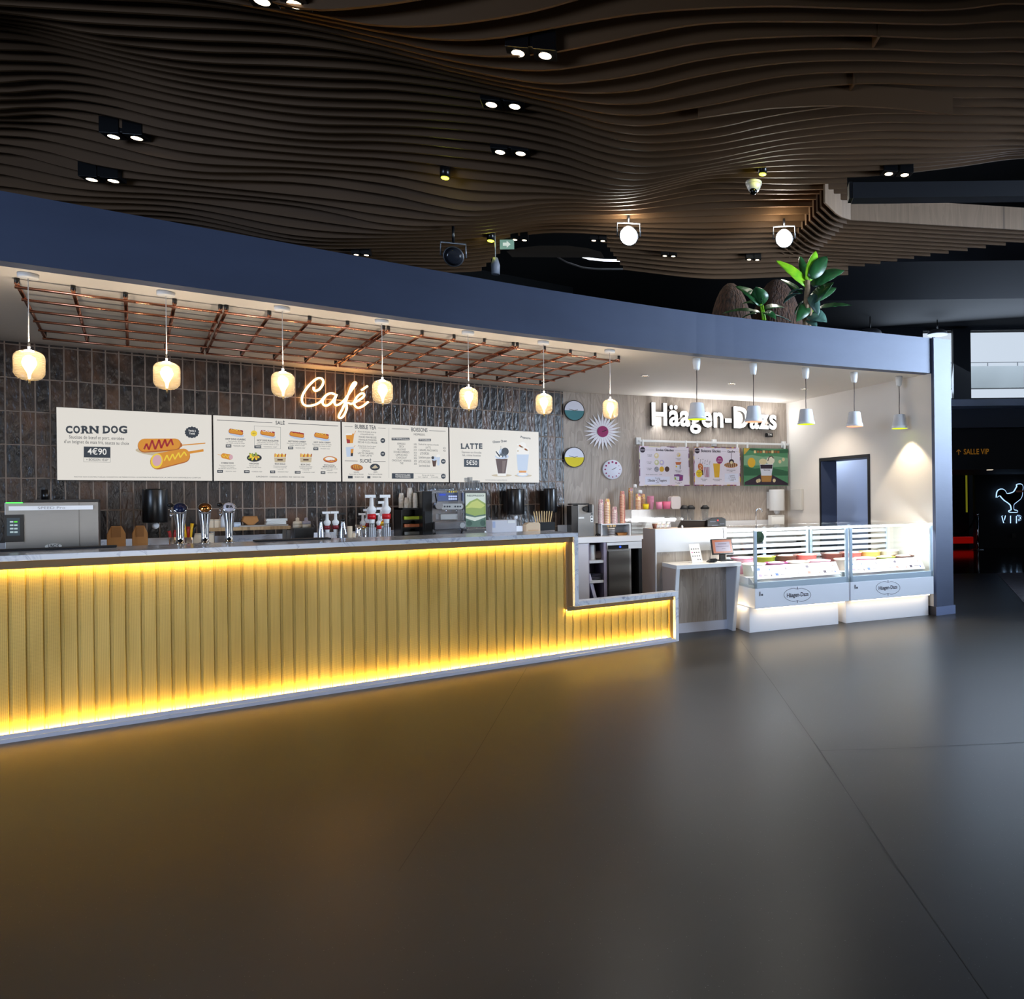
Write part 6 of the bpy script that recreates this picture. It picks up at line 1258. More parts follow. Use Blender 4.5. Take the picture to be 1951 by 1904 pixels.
C1 = printed('print_cup_pink', [(224, 196, 190), (206, 178, 176), (196, 150, 146), (226, 210, 200), (170, 120, 130)]); C2 = printed('print_cup_gold', [(226, 206, 160), (214, 170, 130), (196, 110, 120), (236, 222, 196), (220, 180, 90)]); C3 = printed('print_cup_rust', [(206, 150, 120), (196, 112, 84), (190, 140, 130), (222, 180, 150), (176, 110, 110)]); C4 = printed('print_cup_yellow', [(232, 190, 80), (222, 196, 130), (196, 96, 60), (238, 220, 180), (170, 130, 170)])
gr = 'printed ice cream cups on the box shelf'
for px, w, y0, m_, lab in ((1149, 11, 952, C1, 'pink printed ice cream cup in the leftmost stack on the box shelf'), (1161.5, 12, 949, C2, 'gold and pink printed cup in the second stack on the box shelf'), (1175, 12, 964, C1, 'pink printed cup in the shortest stack on the box shelf'), (1190.5, 11, 934, C3, 'rust printed cup in the tallest stack on the box shelf')):
    stack(FW(.50), px, w, y0, zt, m_, lab, gr, .022, 'ice_cream_cup', .12)
i = It(FW(.42), 1140, ZW, 'cable', 'black cable coil between the whipping machine and the box shelf', 'cable'); single_ = i.part('coil', G().tube([(.05 * math.cos(a * .5) * (1 - a * .02), .04 * math.sin(a * .5), .008 + .006 * (a % 5)) for a in range(30)], .005, 6), RUBBER)
# acrylic riser and what stands on it
i = It(FW(.40), 1252, ZW, 'acrylic_riser', 'clear acrylic display box on the worktop with cups on its lid', 'display box'); X0, X1 = i.X(1203), i.X(1301); h = i.Z(1252, 970.5)
i.part('lid', G().box(X0, X1, -.02, .32, h - .008, h), ACRYL); i.part('walls', G().box(X0, X0 + .006, 0, .3, 0, h - .008).box(X1 - .006, X1, 0, .3, 0, h - .008).box(X0, X1, 0, .005, 0, h - .008), ACRYL); i.part('back', G().box(X0, X1, .296, .3, 0, h - .008), ACRYL)
zr_ = ZW + h
j = It(FW(.30), 1250, ZW + .09, 'paper_pile', 'bright white sheets stacked inside the acrylic box', 'paper'); X = j.R(1250, 44); j.part('sheet', G().prism([(-X, 0), (X, 0), (X * .72, .12), (-X * .72, .12)], 0, .16, 'y'), PAPER); single_ = j.part('base', G().box(-X * 1.2, X * 1.3, -.01, .2, -.09, 0), ACRYL)
for px, w, y0, m_, lab, dn, inv in ((1209, 10, 930, C4, 'yellow printed cup in the tall leftmost stack on the acrylic box', .18, True), (1218.5, 12, 939, C4, 'yellow printed cup in the second stack on the acrylic box', .06, True), (1234, 9, 941, C2, 'gold printed cup in the stack behind the pink one on the acrylic box', .2, True), (1243, 13, 944, pm('pink_paper', (222, 150, 170), .6), 'pink paper cup in the stack on the acrylic box', .08, False), (1225, 8, 946, pm('yellow_paper', (236, 206, 30), .6), 'plain yellow cup in the stack behind the printed ones on the acrylic box', .2, True)):
    ztop = stack(FW(.42), px, w, y0, zr_, m_, lab, 'cup stacks on the acrylic box', .02, 'ice_cream_cup', dn, None, inv)
    if px in (1209, 1218.5): i = It(FW(.42 - dn), px + 1, ztop + .007, 'lid', 'white lid on top of the %s cup stack on the acrylic box' % ('tall leftmost' if px == 1209 else 'second'), 'lid'); r = i.R(px, w * .72); i.part('cap', G().lathe([(r, 0), (r * .95, .04), (r * .6, .05), (.001, .05)], 18), WPLA)
def tub_(px, w, y0, m_, lab, dn=.05):
    i = It(FW(.42 - dn), px, zr_, 'paper_tub', lab, 'tub', 'paper tubs on the acrylic box'); r = i.R(px, w); h = i.Z(px, y0); i.part('wall', G().lathe([(r * .86, 0), (r, h), (r * .94, h), (r * .8, .006)], 22), m_); i.part('rim', G().lathe([(r, h - .004), (r * 1.05, h), (r, h + .004)], 22, cap=False), m_)
tub_(1230.5, 11, 961, pm('yellow_paper', (236, 206, 30), .6), 'short yellow paper tub on the acrylic box'); tub_(1256, 12, 957, pm('pink_tub', (226, 140, 168), .6), 'left pink paper tub on the acrylic box'); tub_(1270, 15, 956, pm('rose_tub', (222, 110, 140), .6), 'right, deeper pink paper tub on the acrylic box')
i = It(FW(.36), 1288, zr_, 'napkin_dispenser', 'white round-shouldered carton standing at the right end of the acrylic box', 'carton'); X = i.R(1288, 18); h = i.Z(1288, 946); i.part('carton', G().prism(rrect(-X, X, 0, h, .03), 0, .14, 'y'), pm('carton_white', (216, 206, 202), .5)); i.part('slot', G().box(-X * .7, X * .5, -.002, .10, h - .002, h + .006), CREAM)
for px, lab in ((1303.5, 'clear blender jug with black lid, half hidden behind the carton'), (1316, 'clear blender jug with black lid, middle of the three'), (1343, 'clear blender jug with black lid standing apart at right')):
    i = It(FW(.30), px, ZW, 'blender', lab, 'blender', 'blenders on the worktop'); r = i.R(px, 15); T = i.Z(px, 963); i.part('base', G().lathe([(r * 1.05, 0), (r * 1.1, T * .3), (r * .7, T * .38)], 20), BLACK)
    i.part('jug', G().lathe([(r * .62, T * .38), (r * .92, T * .86), (r * .88, T * .86), (r * .58, T * .40)], 22, cap=False), GLS); i.part('lid', G().lathe([(r * .98, T * .86), (r * 1.12, T * .90), (r * .8, T * .95), (r * .5, T), (.001, T)], 20), BLACK)
i = It(FW(.32), 1440, ZW, 'faucet', 'chrome swan-neck tap on the worktop under the white dispenser', 'tap'); T = i.Z(1440, 969); i.part('spout', G().tube([(0, 0, 0), (0, 0, T - .05), (.012, -.015, T - .015), (.04, -.03, T), (.07, -.05, T - .015), (.075, -.06, T - .06)], .011, 10), CHROME); i.part('handle', G().cyl((.08, 0, 0), (.08, 0, .06), .012).cyl((.08, 0, .06), (.12, -.03, .075), .006), CHROME)
i = It(FW(.16), 1480, 0, 'soap_dispenser', 'white cylindrical towel dispenser on the wood wall by the corner', 'dispenser'); i.zb = i.Z(1480, 973); i.t.location.z = i.zb; X = i.R(1480, 26); h = i.Z(1480, 933); i.part('casing', G().lathe([(X * .97, 0), (X, .01), (X, h - .01), (X * .97, h)], 30).box(-X * .8, X * .8, 0, .155, .03, h - .03), WPLA); i.part('nozzle', G().lathe([(.02, -.06), (.045, -.03), (.05, 0)], 16), pm('pale_grey_plastic', (200, 198, 198), .4))
i = It(FW(.30), 1482, ZW, 'carton', 'white carton on the worktop below the white dispenser', 'carton'); g = G(); i.box(g, 1470, 982, 1494, None, 0, .12); i.part('board', g, PAPER, .002); g = G(); i.box(g, 1471, 983, 1493, 984, -.002, 0); i.part('seam', g, pm('seam_grey', (150, 140, 130), .8))
sw = Fr(C0, SD, SN, 0)
a, b = sw.q(1531, 950), sw.q(1511, 950); z0, z1 = sw.q(1520, 972)[1], sw.q(1520, 932)[1]
P = sw.w(a[0], 0); single('wall_box', G().box(0, b[0] - a[0], 0, .05, z0, z1), pm('ivory_plastic', (214, 208, 198), .5), 'plain ivory service box on the side wall near the corner', 'box', (P.x, P.y, 0), SR, bev=.006)

# ---------------------------------------------------------------- order block and desk
AX0, AX1 = -.871, -.02
t = thing('order_block', 'tall white and taupe order block with a wood band above the desk', 'counter', DO, DR)
obj('front_panel', G().box(AX0, AX1, .537, .56, .872, 1.128), WHITE, t, .002); obj('top', G().box(AX0 + .004, AX1, .56, .98, 1.10, 1.127), pm('taupe_top', (190, 170, 156), .45), t)
obj('side_panel', G().box(AX0, AX0 + .02, .56, .98, 0, 1.127).box(AX0, AX0 + .02, .98, 1.03, 0, 1.0), BEIGE, t); obj('wood_band', G().box(AX0 + .02, AX1, .545, .56, 0, .872), WOOD, t); obj('back', G().box(AX0 + .02, AX1, .96, .98, 0, 1.10), BEIGE, t); obj('edge_trim', G().box(AX0 - .002, AX0 + .012, .53, .56, 0, .872), WHITE, t)
t = thing('pay_desk', 'low white payment desk with slanted legs between bar and ice cream cases', 'desk', DO, DR)
L0, L1, DH = -.80, -.055, .762
obj('top', G().box(L0, L1, .072, .535, DH - .042, DH), pm('desk_white', (226, 224, 222), .25), t, .002)
for nm, x, m_ in (('leg', L0, BEIGE), ('leg', L1 - .05, pm('leg_grey', (190, 190, 196), .4))):
    pts = [(.215, 0), (.535, 0), (.535, DH - .042), (.075, DH - .042)]
    o = obj(nm, G().prism(pts, x, x + .03, 'x'), m_, t)
    obj('leg_edge', G().prism([(.205, 0), (.225, 0), (.09, DH - .042), (.065, DH - .042)], x - .002, x + .034, 'x'), WHITE, t)
obj('back_panel', G().box(L0 + .03, L1 - .05, .37, .39, .105, DH - .042), WOOD, t); obj('toe_board', G().box(L0 - .02, L1 - .05, .355, .37, 0, .105), pm('toe_white', (222, 222, 232), .35), t)
fd = FD(.26)
i = It(fd, 1328, DH, 'menu_card', 'white tilted card stand printed with small pictograms on the desk', 'card'); Mt = Matrix.Rotation(-.5, 4, 'X'); w = .062
i.part('sheet', G(Mt).box(-w, w, 0, .004, 0, .225), PAPER); i.part('foot', G().box(-w, w, 0, .11, 0, .003), PAPER); g = G(Mt); cm = []
for r in range(4):
    for c in range(4):
        if r == 3 and c < 2: continue
        g.disc((-w + .022 + c * .026, .165 - r * .042), .0075, -.001, 0, 10, 1 if (r == 1 and c == 0) else 0)
i.part('pictogram', g, [pm('grey_print', (90, 88, 96), .7), pm('pink_print', (220, 110, 170), .7)])
i = It(FD(.34), 1377, DH, 'till_screen', 'black customer till screen with an orange page on the white desk', 'screen'); Mt = Matrix.Translation((0, 0, .075)) @ Matrix.Rotation(-.32, 4, 'X') ; w = i.R(1377, 40)
bz_ = i.part('bezel', G(Mt).box(-w, w, -.004, .025, 0, .175), BLACK, .004); obj('display', G(Mt).box(-w + .012, w - .012, -.0055, -.004, .012, .163), em('till_orange', (206, 120, 84), .75), bz_); d_ = i.part('page', G(Mt).box(-w * .68, w * .72, -.0065, -.0055, .03, .138), em('till_page', (176, 164, 190), .8))
g = G(Mt)
for r, (a, b) in enumerate(((-.4, .4), (-.6, .6), (-.1, .25))): g.box(a * w, b * w, -.0072, -.0065, .112 - r * .028, .118 - r * .028)
i.part('text_line', g, em('till_text', (110, 90, 120), .6)); i.part('neck', G().box(-.035, .035, .015, .045, 0, .11), BLACK, .003); i.part('foot', G().box(-.05, .10, -.06, .10, 0, .012), BLACK, .003)
i.part('cable', G().tube([(.02, .03, .25), (.03, .05, .3), (.04, .09, .36)], .004, 6), BLACK)
i = It(FD(.22), 1356, DH, 'card_reader', 'small black card reader on the desk left of the till screen', 'card reader'); i.part('body', G(Matrix.Rotation(-.25, 4, 'X')).box(-.04, .04, -.05, .08, .0, .032), BLACK, .006); i.part('keypad', G(Matrix.Rotation(-.25, 4, 'X')).box(-.03, .03, -.04, .01, .032, .036), pm('key_grey', (70, 72, 90), .4)); i.part('stripe', G(Matrix.Rotation(-.25, 4, 'X')).box(-.02, .03, .012, .02, .032, .037), pm('yellow_mark', (216, 210, 60), .4)); i.part('cable', G().tube([(0, .08, .02), (.03, .12, .08), (.06, .2, .16)], .003, 6), BLACK)
# on the block
ZB = 1.128
i = It(FD(.75), 1317, ZB, 'till', 'black slanted till display on top of the white block', 'till'); g = G(); X0, X1 = i.X(1291), i.X(1345); i.part('display', G().prism([(X0, 0), (X1, 0), (X1, .075), (X0 + .04, .085)], 0, .02, 'y', M=Matrix.Rotation(.25, 4, 'X')), SATIN); i.part('foot', G().box(-.08, .1, .02, .16, 0, .015), BLACK)
i = It(FD(.70), 1365, ZB, 'receipt_printer', 'chunky black receipt printer with a red lamp on the white block', 'printer'); X = i.R(1365, 36); h = i.Z(1365, 986); i.part('casing', G().prism([(-X, 0), (X, 0), (X, h * .8), (X * .6, h), (-X * .5, h * .96), (-X, h * .72)], 0, .16, 'y'), BLACK, .008); g = G(); g.disc((X * .12, h * .68), .008, -.006, 0, 12); i.part('red_lamp', g, em('red_lamp', (255, 40, 30), 3.0)); i.part('button_panel', G().box(-X * .7, -X * .1, -.004, 0, h * .52, h * .62).box(X * .3, X * .8, -.004, 0, h * .25, h * .35).box(-X * .5, X * .1, -.004, 0, h * .12, h * .2), pm('panel_greyblue', (80, 84, 94), .4))
i = It(FD(.70), 1262, ZB, 'straw_box', 'clear box packed with patterned yellow and blue paper straws on the block', 'box'); X0, X1 = i.X(1250), i.X(1278); i.part('box', G().box(X0, X1, 0, .004, 0, .05).box(X0, X1, .096, .1, 0, .05).box(X0, X0 + .004, 0, .1, 0, .05).box(X1 - .004, X1, 0, .1, 0, .05), ACRYL)
def stripes(nm, c1, c2):
    q = NT(nm); w_ = q.n('ShaderNodeTexWave', wave_type='BANDS', bands_direction='DIAGONAL'); w_.inputs['Scale'].default_value = 16; q.l(q.map(), w_.inputs['Vector']); q.l(q.ramp(w_.outputs['Fac'], [(.45, c1), (.55, c2)]), q.b.inputs['Base Color']); return q.m
SM = [stripes('straw_yellow', (230, 214, 120), (245, 243, 236)), stripes('straw_blue', (50, 70, 120), (240, 240, 240)), stripes('straw_red', (170, 60, 70), (240, 230, 220))]
for k in range(18):
    o = obj('paper_straw', G().cyl((0, 0, 0), (0, 0, .066), .0045, n=8), SM[k % 3]); p = i.fr.w(i.a + X0 + .01 + (X1 - X0 - .02) * ((k * 7) % 18) / 17, ZB + .002) + DN * (.015 + .012 * (k % 6)); o.location = p; o.rotation_euler = (.1, .3, 0)
    tag(o, ('yellow', 'blue', 'red')[k % 3] + ' and white striped paper straw in the clear box on the block', 'straw', 'paper straws in the clear box')
i = It(FD(.72), 1247, ZB, 'paper_cup', 'small brown cup left of the patterned straws', 'cup'); i.part('cup', G().lathe([(.02, 0), (.03, .055), (.027, .055), (.018, .004)], 16), pm('brown_cup', (120, 70, 50), .6)); i.part('rim', G().lathe([(.03, .052), (.0325, .055), (.03, .058)], 16, cap=False), CREAM)
i = It(FD(.60), 1299, ZB, 'pot', 'tiny white bottle on the front edge of the white block', 'bottle'); i.part('body', G().lathe([(.012, 0), (.012, .02), (.006, .026), (.008, .032), (.001, .034)], 12), WPLA); i.part('collar', G().lathe([(.0125, .017), (.0125, .020)], 12), PAPER)

# ---------------------------------------------------------------- ice cream cases
ALU = pm('pale_blue_frame', (176, 192, 204), .35, .3); IW = pm('case_white', (236, 238, 244), .3); LEDW = em('case_led', (248, 252, 255), 26.0); UL = em('warm_under_led', (255, 226, 180), 10.0)
ORN = pm('dark_oval_ink', (34, 30, 48), .6)
def case(a0, kx0, kx1, lab, sticker):
    t = thing('ice_cream_case', lab, 'display case', DO + DD * a0, DR, 'glass ice cream cases'); Wd = 1.195; z0, z1, zt = .2686, .483, 1.13
    obj('kick', G().box(kx0 - a0, kx1 - a0, 0, .8, 0, z0), IW, t, .003); obj('body', G().box(0, Wd, -.1, .86, z0, z1), IW, t, .004)
    g = G().box(0, Wd, -.095, -.07, z1, z1 + .066)
    for x in (0, Wd - .034):
        g.box(x, x + .034, -.095, -.065, z1, zt - .02).box(x, x + .034, .80, .83, z1, zt - .02)
    for x in (0, Wd - .012): g.box(x, x + .012, -.07, .83, z1, z1 + .03)
    obj('frame', g, ALU, t, .002)
    obj('glass_front', G().box(.034, Wd - .034, -.088, -.082, z1 + .066, zt - .024), CLEAR, t); obj('glass_side', G().box(.004, .010, -.065, .80, z1 + .03, zt - .02), CLEAR, t); obj('glass_side', G().box(Wd - .010, Wd - .004, -.065, .80, z1 + .03, zt - .02), CLEAR, t)
    obj('glass_top', G().box(0, Wd, -.10, .80, zt - .004, zt + .004), CLEAR, t); obj('led_bar', G().box(.01, Wd - .01, -.098, -.075, zt - .026, zt - .006), LEDW, t)
    obj('inner_tray', G().box(.02, Wd - .02, .10, .80, .50, .585), IW, t); obj('front_well', G().add([(.03, -.06, .50), (Wd - .03, -.06, .50), (Wd - .03, .10, .585), (.03, .10, .585)], [(0, 1, 2, 3)]), pm('well_grey', (186, 190, 196), .3), t)
    Mp = Matrix.Translation((0, -.02, .575)) @ Matrix.Rotation(math.radians(-38), 4, 'X')
    pp_ = obj('price_panel', G(Mp).box(.05, Wd - .06, 0, .006, 0, .17), pm('panel_white', (232, 234, 240), .4), t)
    g = G(Mp); gi = G(Mp); cs = [pm('tag_blue', (50, 80, 160), .5), pm('tag_ink', (60, 50, 64), .5), pm('tag_pink', (226, 150, 190), .5), pm('tag_mauve', (150, 130, 170), .5), pm('tag_rust', (160, 110, 100), .5)]
    for c in range(5):
        for r in range(2):
            x = .09 + c * .205; z = .088 - r * .078
            obj('price_card', G(Mp).box(x, x + .185, -.002, 0, z, z + .068), PAPER, pp_); gi.box(x + .012, x + .05, -.0032, -.002, z + .02, z + .052, (c * 2 + r * 3) % 5).box(x + .07, x + .15, -.0032, -.002, z + .03, z + .036, 1).box(x + .158, x + .172, -.0032, -.002, z + .015, z + .04, (c + r) % 5)
    obj('card_print', gi, cs, pp_)
    g = G()
    for z in (.72, .79, .86, .93, 1.0, 1.055): g.box(.03, Wd - .03, .79, .80, z, z + .042)
    obj('back_rail', g, pm('shutter_grey', (196, 200, 206), .35, .3), t); obj('back_panel', G().box(.03, Wd - .03, .80, .81, .50, .70), IW, t); obj('back_door', G().box(.03, Wd * .5, .83, .838, .55, zt - .03).box(Wd * .5 - .03, Wd - .03, .842, .85, .55, zt - .03), CLEAR, t); obj('centre_post', G().box(Wd * .5 - .03, Wd * .5 + .01, .815, .86, .5, zt - .02), ALU, t)
    obj('under_light', G().box(.04, Wd - .04, -.07, -.05, z0 - .012, z0 - .001).box(kx0 - a0 - .04, kx0 - a0 - .02, .05, .5, z0 - .012, z0 - .001), UL, t)
    obj('lock', G().box(.055, .062, -.106, -.1, .405, .45).box(.075, .095, -.103, -.1, .405, .425), pm('lock_grey', (80, 80, 86), .4, .6), t)
    q = DO + DD * (a0 + Wd / 2) + DN * .02; e = DO + DD * (a0 + Wd / 2) + DN * .42
    l = area('case_light', (q.x, q.y, 1.095), (e.x, e.y, .60), 1.1, .06, 22.0, (.94, .97, 1.0)); l.rotation_euler = (-math.radians(0) + math.radians(38), 0, DR)
    return t
def logo(t, a0, ox, oy, cxp, cyp, rx, ry, tx0, ty0, tx1, ty1, sc):
    fr = FD(-.1); q = lambda a, b: (lambda r: (r[0] - a0, r[1]))(fr.q(ox + a / sc, oy + b / sc)); F = Flat(t, q, -.1)
    F.text('Häagen-Dazs', tx0, ty0, tx1, ty1, ORN, off=.022); pts = []
    for k in range(72):
        th = 2 * PI * k / 72; x, y = rx * math.cos(th), ry * math.sin(th); s_ = abs(math.sin(th)); nx = 1 - .0
        if abs(x) < rx * .30: y *= 1 - .18 * (1 - abs(x) / (rx * .30))
        c = q(cxp + x, cyp + y); pts.append((c[0], -.1005, c[1]))
    obj('oval_outline', G().tube(pts, .0022, 6, closed=True), ORN, t); g = G()
    for sg in (-1, 1): c = q(cxp, cyp + sg * ry); g.box(c[0] - .003, c[0] + .003, -.102, -.1, c[1] - .012, c[1] + .012)
    obj('oval_tip', g, ORN, t)
t1 = case(.02, 0, 1.13, 'glass ice cream case at left, next to the desk, with a round green sticker', True)
logo(t1, .02, 1360, 960, 647, 706, 104, 54, 565, 690, 732, 722, 4.065)
fr = FD(-.1); c = fr.q(1447, 1024); g = G(); g.disc((c[0] - .02, c[1]), .062, -.0905, -.0895, 28); obj('round_sticker', g, pm('sticker_green', (40, 66, 44), .3, var=.6, vs=40), t1)
t2 = case(1.237, 1.235, 2.43, 'glass ice cream case at right, against the pillar', False)
logo(t2, 1.237, 1360, 960, 1349, 652, 92, 52, 1276, 636, 1420, 664, 4.065)
# tubs inside
TC = [((250, 240, 214), (255, 252, 244)), ((120, 40, 90), (240, 230, 214)), ((240, 226, 200), (255, 250, 240)), ((226, 150, 170), (255, 240, 240)), ((130, 140, 40), (244, 244, 236)), ((90, 56, 44), (240, 230, 224)), ((230, 120, 110), (255, 246, 240)), ((244, 214, 120), (255, 250, 240))]
for ci, a0 in enumerate((.02, 1.237)):
    for r in range(2):
        for c in range(4):
            k = (c + r * 3 + ci * 2) % 8; p = DO + DD * (a0 + .17 + c * .285) + DN * (.27 + r * .30)
            t = thing('ice_cream_tub', '%s tub, %s of four in the %s row of the %s case' % (('vanilla', 'plum', 'cream', 'pink', 'pistachio', 'chocolate', 'coral', 'mango')[k], ('first', 'second', 'third', 'last')[c], ('front', 'back')[r], ('left', 'right')[ci]), 'ice cream', (p.x, p.y, .587), DR, 'ice cream tubs in the cases')
            h = .12 + .05 * r; obj('tub', G().lathe([(.115, 0), (.128, h), (.138, h + .004), (.138, h + .014), (.12, h + .014), (.118, h - .01)], 28, cap=False), pm('tub_' + str(k), TC[k][0], .5), t); obj('ice_cream', G().lathe([(.118, h - .01), (.09, h + .012), (.05, h + .022), (.001, h + .018)], 24), pm('ice_' + str(k), TC[k][1], .5, bump=.6, vs=18), t)

# ================================================================ far hall, plants
FARZ = 16.45
p = far(1826, 862, FARZ); t = thing('wall_lettering', 'ochre wall lettering with an upward arrow on the dark band', 'sign', (0, 0, 0), CAMR)
fn = lambda a, b: ((far(a, b, FARZ)).dot(RIGHT), far(a, b, FARZ).z)
F = Flat(t, fn, FARZ); OCH = pm('ochre_letter', (176, 118, 30), .5, emit=.25)  # added glow brightens the painted letters, no lamp in them
F.text('SALLE VIP', 1836, 856, 1884, 866.5, OCH, off=.01)
pc_ = Pic(F); pc_.line([(1826.5, 867), (1826.5, 857)], 1.3, OCH, 3); pc_.line([(1822.5, 861), (1826.5, 857), (1830.5, 861)], 1.3, OCH, 3); pc_.done('arrow')
# rooster sign
RZ = 20.5
t = thing('rooster_sign', 'black rooster silhouette with a cold white halo and the letters VIP on the dark wall', 'sign', (0, 0, 0), CAMR)
f4 = lambda a, b: ((far(1750 + a / 5.01, 820 + b / 5.01, RZ)).dot(RIGHT), far(1750 + a / 5.01, 820 + b / 5.01, RZ).z)
RO = [(742, 640), (748, 590), (770, 568), (800, 566), (822, 582), (838, 608), (870, 604), (905, 590), (925, 560), (938, 535), (935, 522), (960, 516), (982, 522), (990, 545), (986, 575), (982, 620), (968, 652), (935, 680), (905, 705), (900, 735), (905, 762), (934, 768), (934, 780), (872, 780), (862, 770), (884, 760), (876, 715), (850, 690), (818, 668), (790, 640), (778, 625), (760, 625)]
P = [f4(*q) for q in RO]; Ps = smooth([(x, z) for x, z in P + [P[0]]], 3)[:-1]
obj('silhouette', G().prism([(q.x, q.y) for q in Ps], RZ - .06, RZ - .03, 'y'), pm('matt_black', (5, 5, 6), .8), t)
HALO = em('cold_halo', (170, 208, 255), 1.6)
obj('halo', G().tube([(q.x, RZ - .02, q.y) for q in Ps], .024, 6, closed=True), HALO, t); g = G(); q = f4(958, 582); g.box(q[0] - .10, q[0] + .10, RZ - .065, RZ - .06, q[1] - .03, q[1] + .02); obj('bow_tie', g, pm('copper_tie', (150, 96, 80), .4, emit=.05), t)
FV = Flat(t, f4, RZ); BK = pm('matt_black', (5, 5, 6), .8)
for ch, st in (('v', [(798, 816), (816, 884), (834, 816)]), ('i', [(882, 816), (882, 887)]), ('p', [(938, 888), (938, 818), (966, 820), (978, 832), (978, 844), (966, 856), (940, 858)])):
    for nm, m_, w_, y_ in (('letter', BK, 10, -.05), ('halo_letter', HALO, 19, -.01)):
        FV.y = RZ + y_; q_ = Pic(FV); q_.line(st, w_, m_, 1); q_.done(nm)
# stanchion with rope, red bench
def cf(px, py, z): q = far(px, py, z); return q
q = cf(1863, 1041, 20.0); t = thing('stanchion', 'slim chrome stanchion at the dark VIP entrance', 'stanchion', (q.x, q.y, 0)); obj('base', G().lathe([(.17, 0), (.17, .012), (.03, .03)], 24), CHROME, t); obj('post', G().cyl((0, 0, .02), (0, 0, .92), .028), CHROME, t); obj('finial', G().ball((0, 0, .96), .04), CHROME, t)
single('rope', G().tube([cf(1860, 984, 20), cf(1850, 1003, 20), cf(1838, 1016, 20), cf(1824, 1019, 20), cf(1810, 1012, 20), cf(1800, 998, 20)], .03, 8), pm('black_velvet', (10, 9, 10), .9), 'black velvet rope sagging left from the stanchion', 'rope')
REDC = pm('red_glow_cloth', (150, 12, 6), .7, emit=.18, ec=(220, 20, 8))  # red glow of the doorway put into the cloth's own emission
a, b = cf(1800, 1030, 21.0), cf(1854, 1038, 21.0); o = G().box(a.dot(RIGHT) - .8, b.dot(RIGHT), 20.9, 21.15, .12, .30); single('red_bench', o, REDC, 'low red lit bench in the dark doorway behind the stanchion', 'bench', rotz=CAMR)
a = cf(1806, 1012, 20.9); single('red_cushion', G().prism([(a.dot(RIGHT) - .5, .30), (a.dot(RIGHT) + .12, .30), (a.dot(RIGHT) + .02, .55), (a.dot(RIGHT) - .5, .75)], 20.92, 21.1, 'y'), REDC, 'red sloping cushion at the left of the lit bench', 'cushion', rotz=CAMR)
a = cf(1841, 950, 21.15); single('strip_light', G().box(a.dot(RIGHT) - .02, a.dot(RIGHT) + .02, 21.1, 21.14, 1.0, 2.2), em('olive_strip', (130, 130, 30), .5), 'dim olive upright light strip in the dark doorway', 'light strip', rotz=CAMR)
a = cf(1892, 876, 16.4); single('ceiling_slot', G().box(a.dot(RIGHT) - .05, a.dot(RIGHT) + .05, 16.55, 16.7, 2.035, 2.05), em('slot_glow', (230, 214, 190), 1.0), 'tiny pale downlight under the dark band', 'spotlight', rotz=CAMR)
q = cf(1931, 1021, 20.55); single('wall_socket', G().box(-.05, .05, -.03, 0, -.06, .06), BLACK, 'small black socket low on the dark wall', 'socket', (q.x, q.y, q.z), CAMR)
single('carpet', G().prism([(4.62, 13.84), (3.44, 8.9), (14, 8.9), (14, 13.84)], 0.0015, .009, 'z'), CARPET, 'grey woven carpet at the right edge of the floor', 'carpet', rotz=CAMR)
# rounded domes far off before the window
for (px, py, z, w, lab) in ((1658, 637, 20.5, 44, 'grey rounded dome lamp just above the fascia, left of the window'), (1786, 637, 21.0, 38, 'grey rounded dome lamp above the fascia beside the window edge')):
    q = far(px, py, z); r = w / 2 * z / F_PX; t = thing('dome_lamp', lab, 'lamp', q, CAMR, 'grey dome lamps in the far hall')
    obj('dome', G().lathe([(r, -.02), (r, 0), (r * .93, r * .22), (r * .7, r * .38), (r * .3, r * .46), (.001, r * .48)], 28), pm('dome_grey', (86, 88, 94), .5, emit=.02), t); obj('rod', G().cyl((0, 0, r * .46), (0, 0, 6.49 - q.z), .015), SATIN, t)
# plants on the kiosk roof
RZf = 3.12
def leafmesh(L, w, bend, fold=.25, n=10):
    g = G(); vs = []; fs = []
    for i in range(n + 1):
        s = i / n; ww = w * math.sin(PI * min(1, (s * .94 + .06)) ** .8) ** .75 * .5; x = L * s; zz = -bend * L * s * s; xx = x * (1 - .25 * bend * s)
        rip = .02 * math.sin(i * 2.3) * w
        vs += [(xx, -ww, zz + fold * ww + rip), (xx, 0, zz), (xx, ww, zz + fold * ww - rip)]
    for i in range(n):
        a = 3 * i; fs += [(a, a + 1, a + 4, a + 3), (a + 1, a + 2, a + 5, a + 4)]
    return g.add(vs, fs, 0, True)
def mat_leaf(nm, c1, c2):
    q = NT(nm); n = q.n('ShaderNodeTexNoise', Scale=6.0, Detail=3.0); q.l(q.map((1, 6, 1)), n.inputs['Vector']); q.l(q.ramp(n.outputs['Fac'], [(.3, c1), (.7, c2)]), q.b.inputs['Base Color']); q.b.inputs['Roughness'].default_value = .35; return q.m
LF = mat_leaf('deep_leaf', (20, 56, 28), (42, 94, 48)); LB = mat_leaf('bright_leaf', (96, 168, 30), (150, 204, 40)); LS = mat_leaf('blue_leaf', (50, 80, 74), (90, 124, 110)); BARK = pm('pale_bark', (150, 124, 96), .8, var=.2, vs=30, bump=.5)
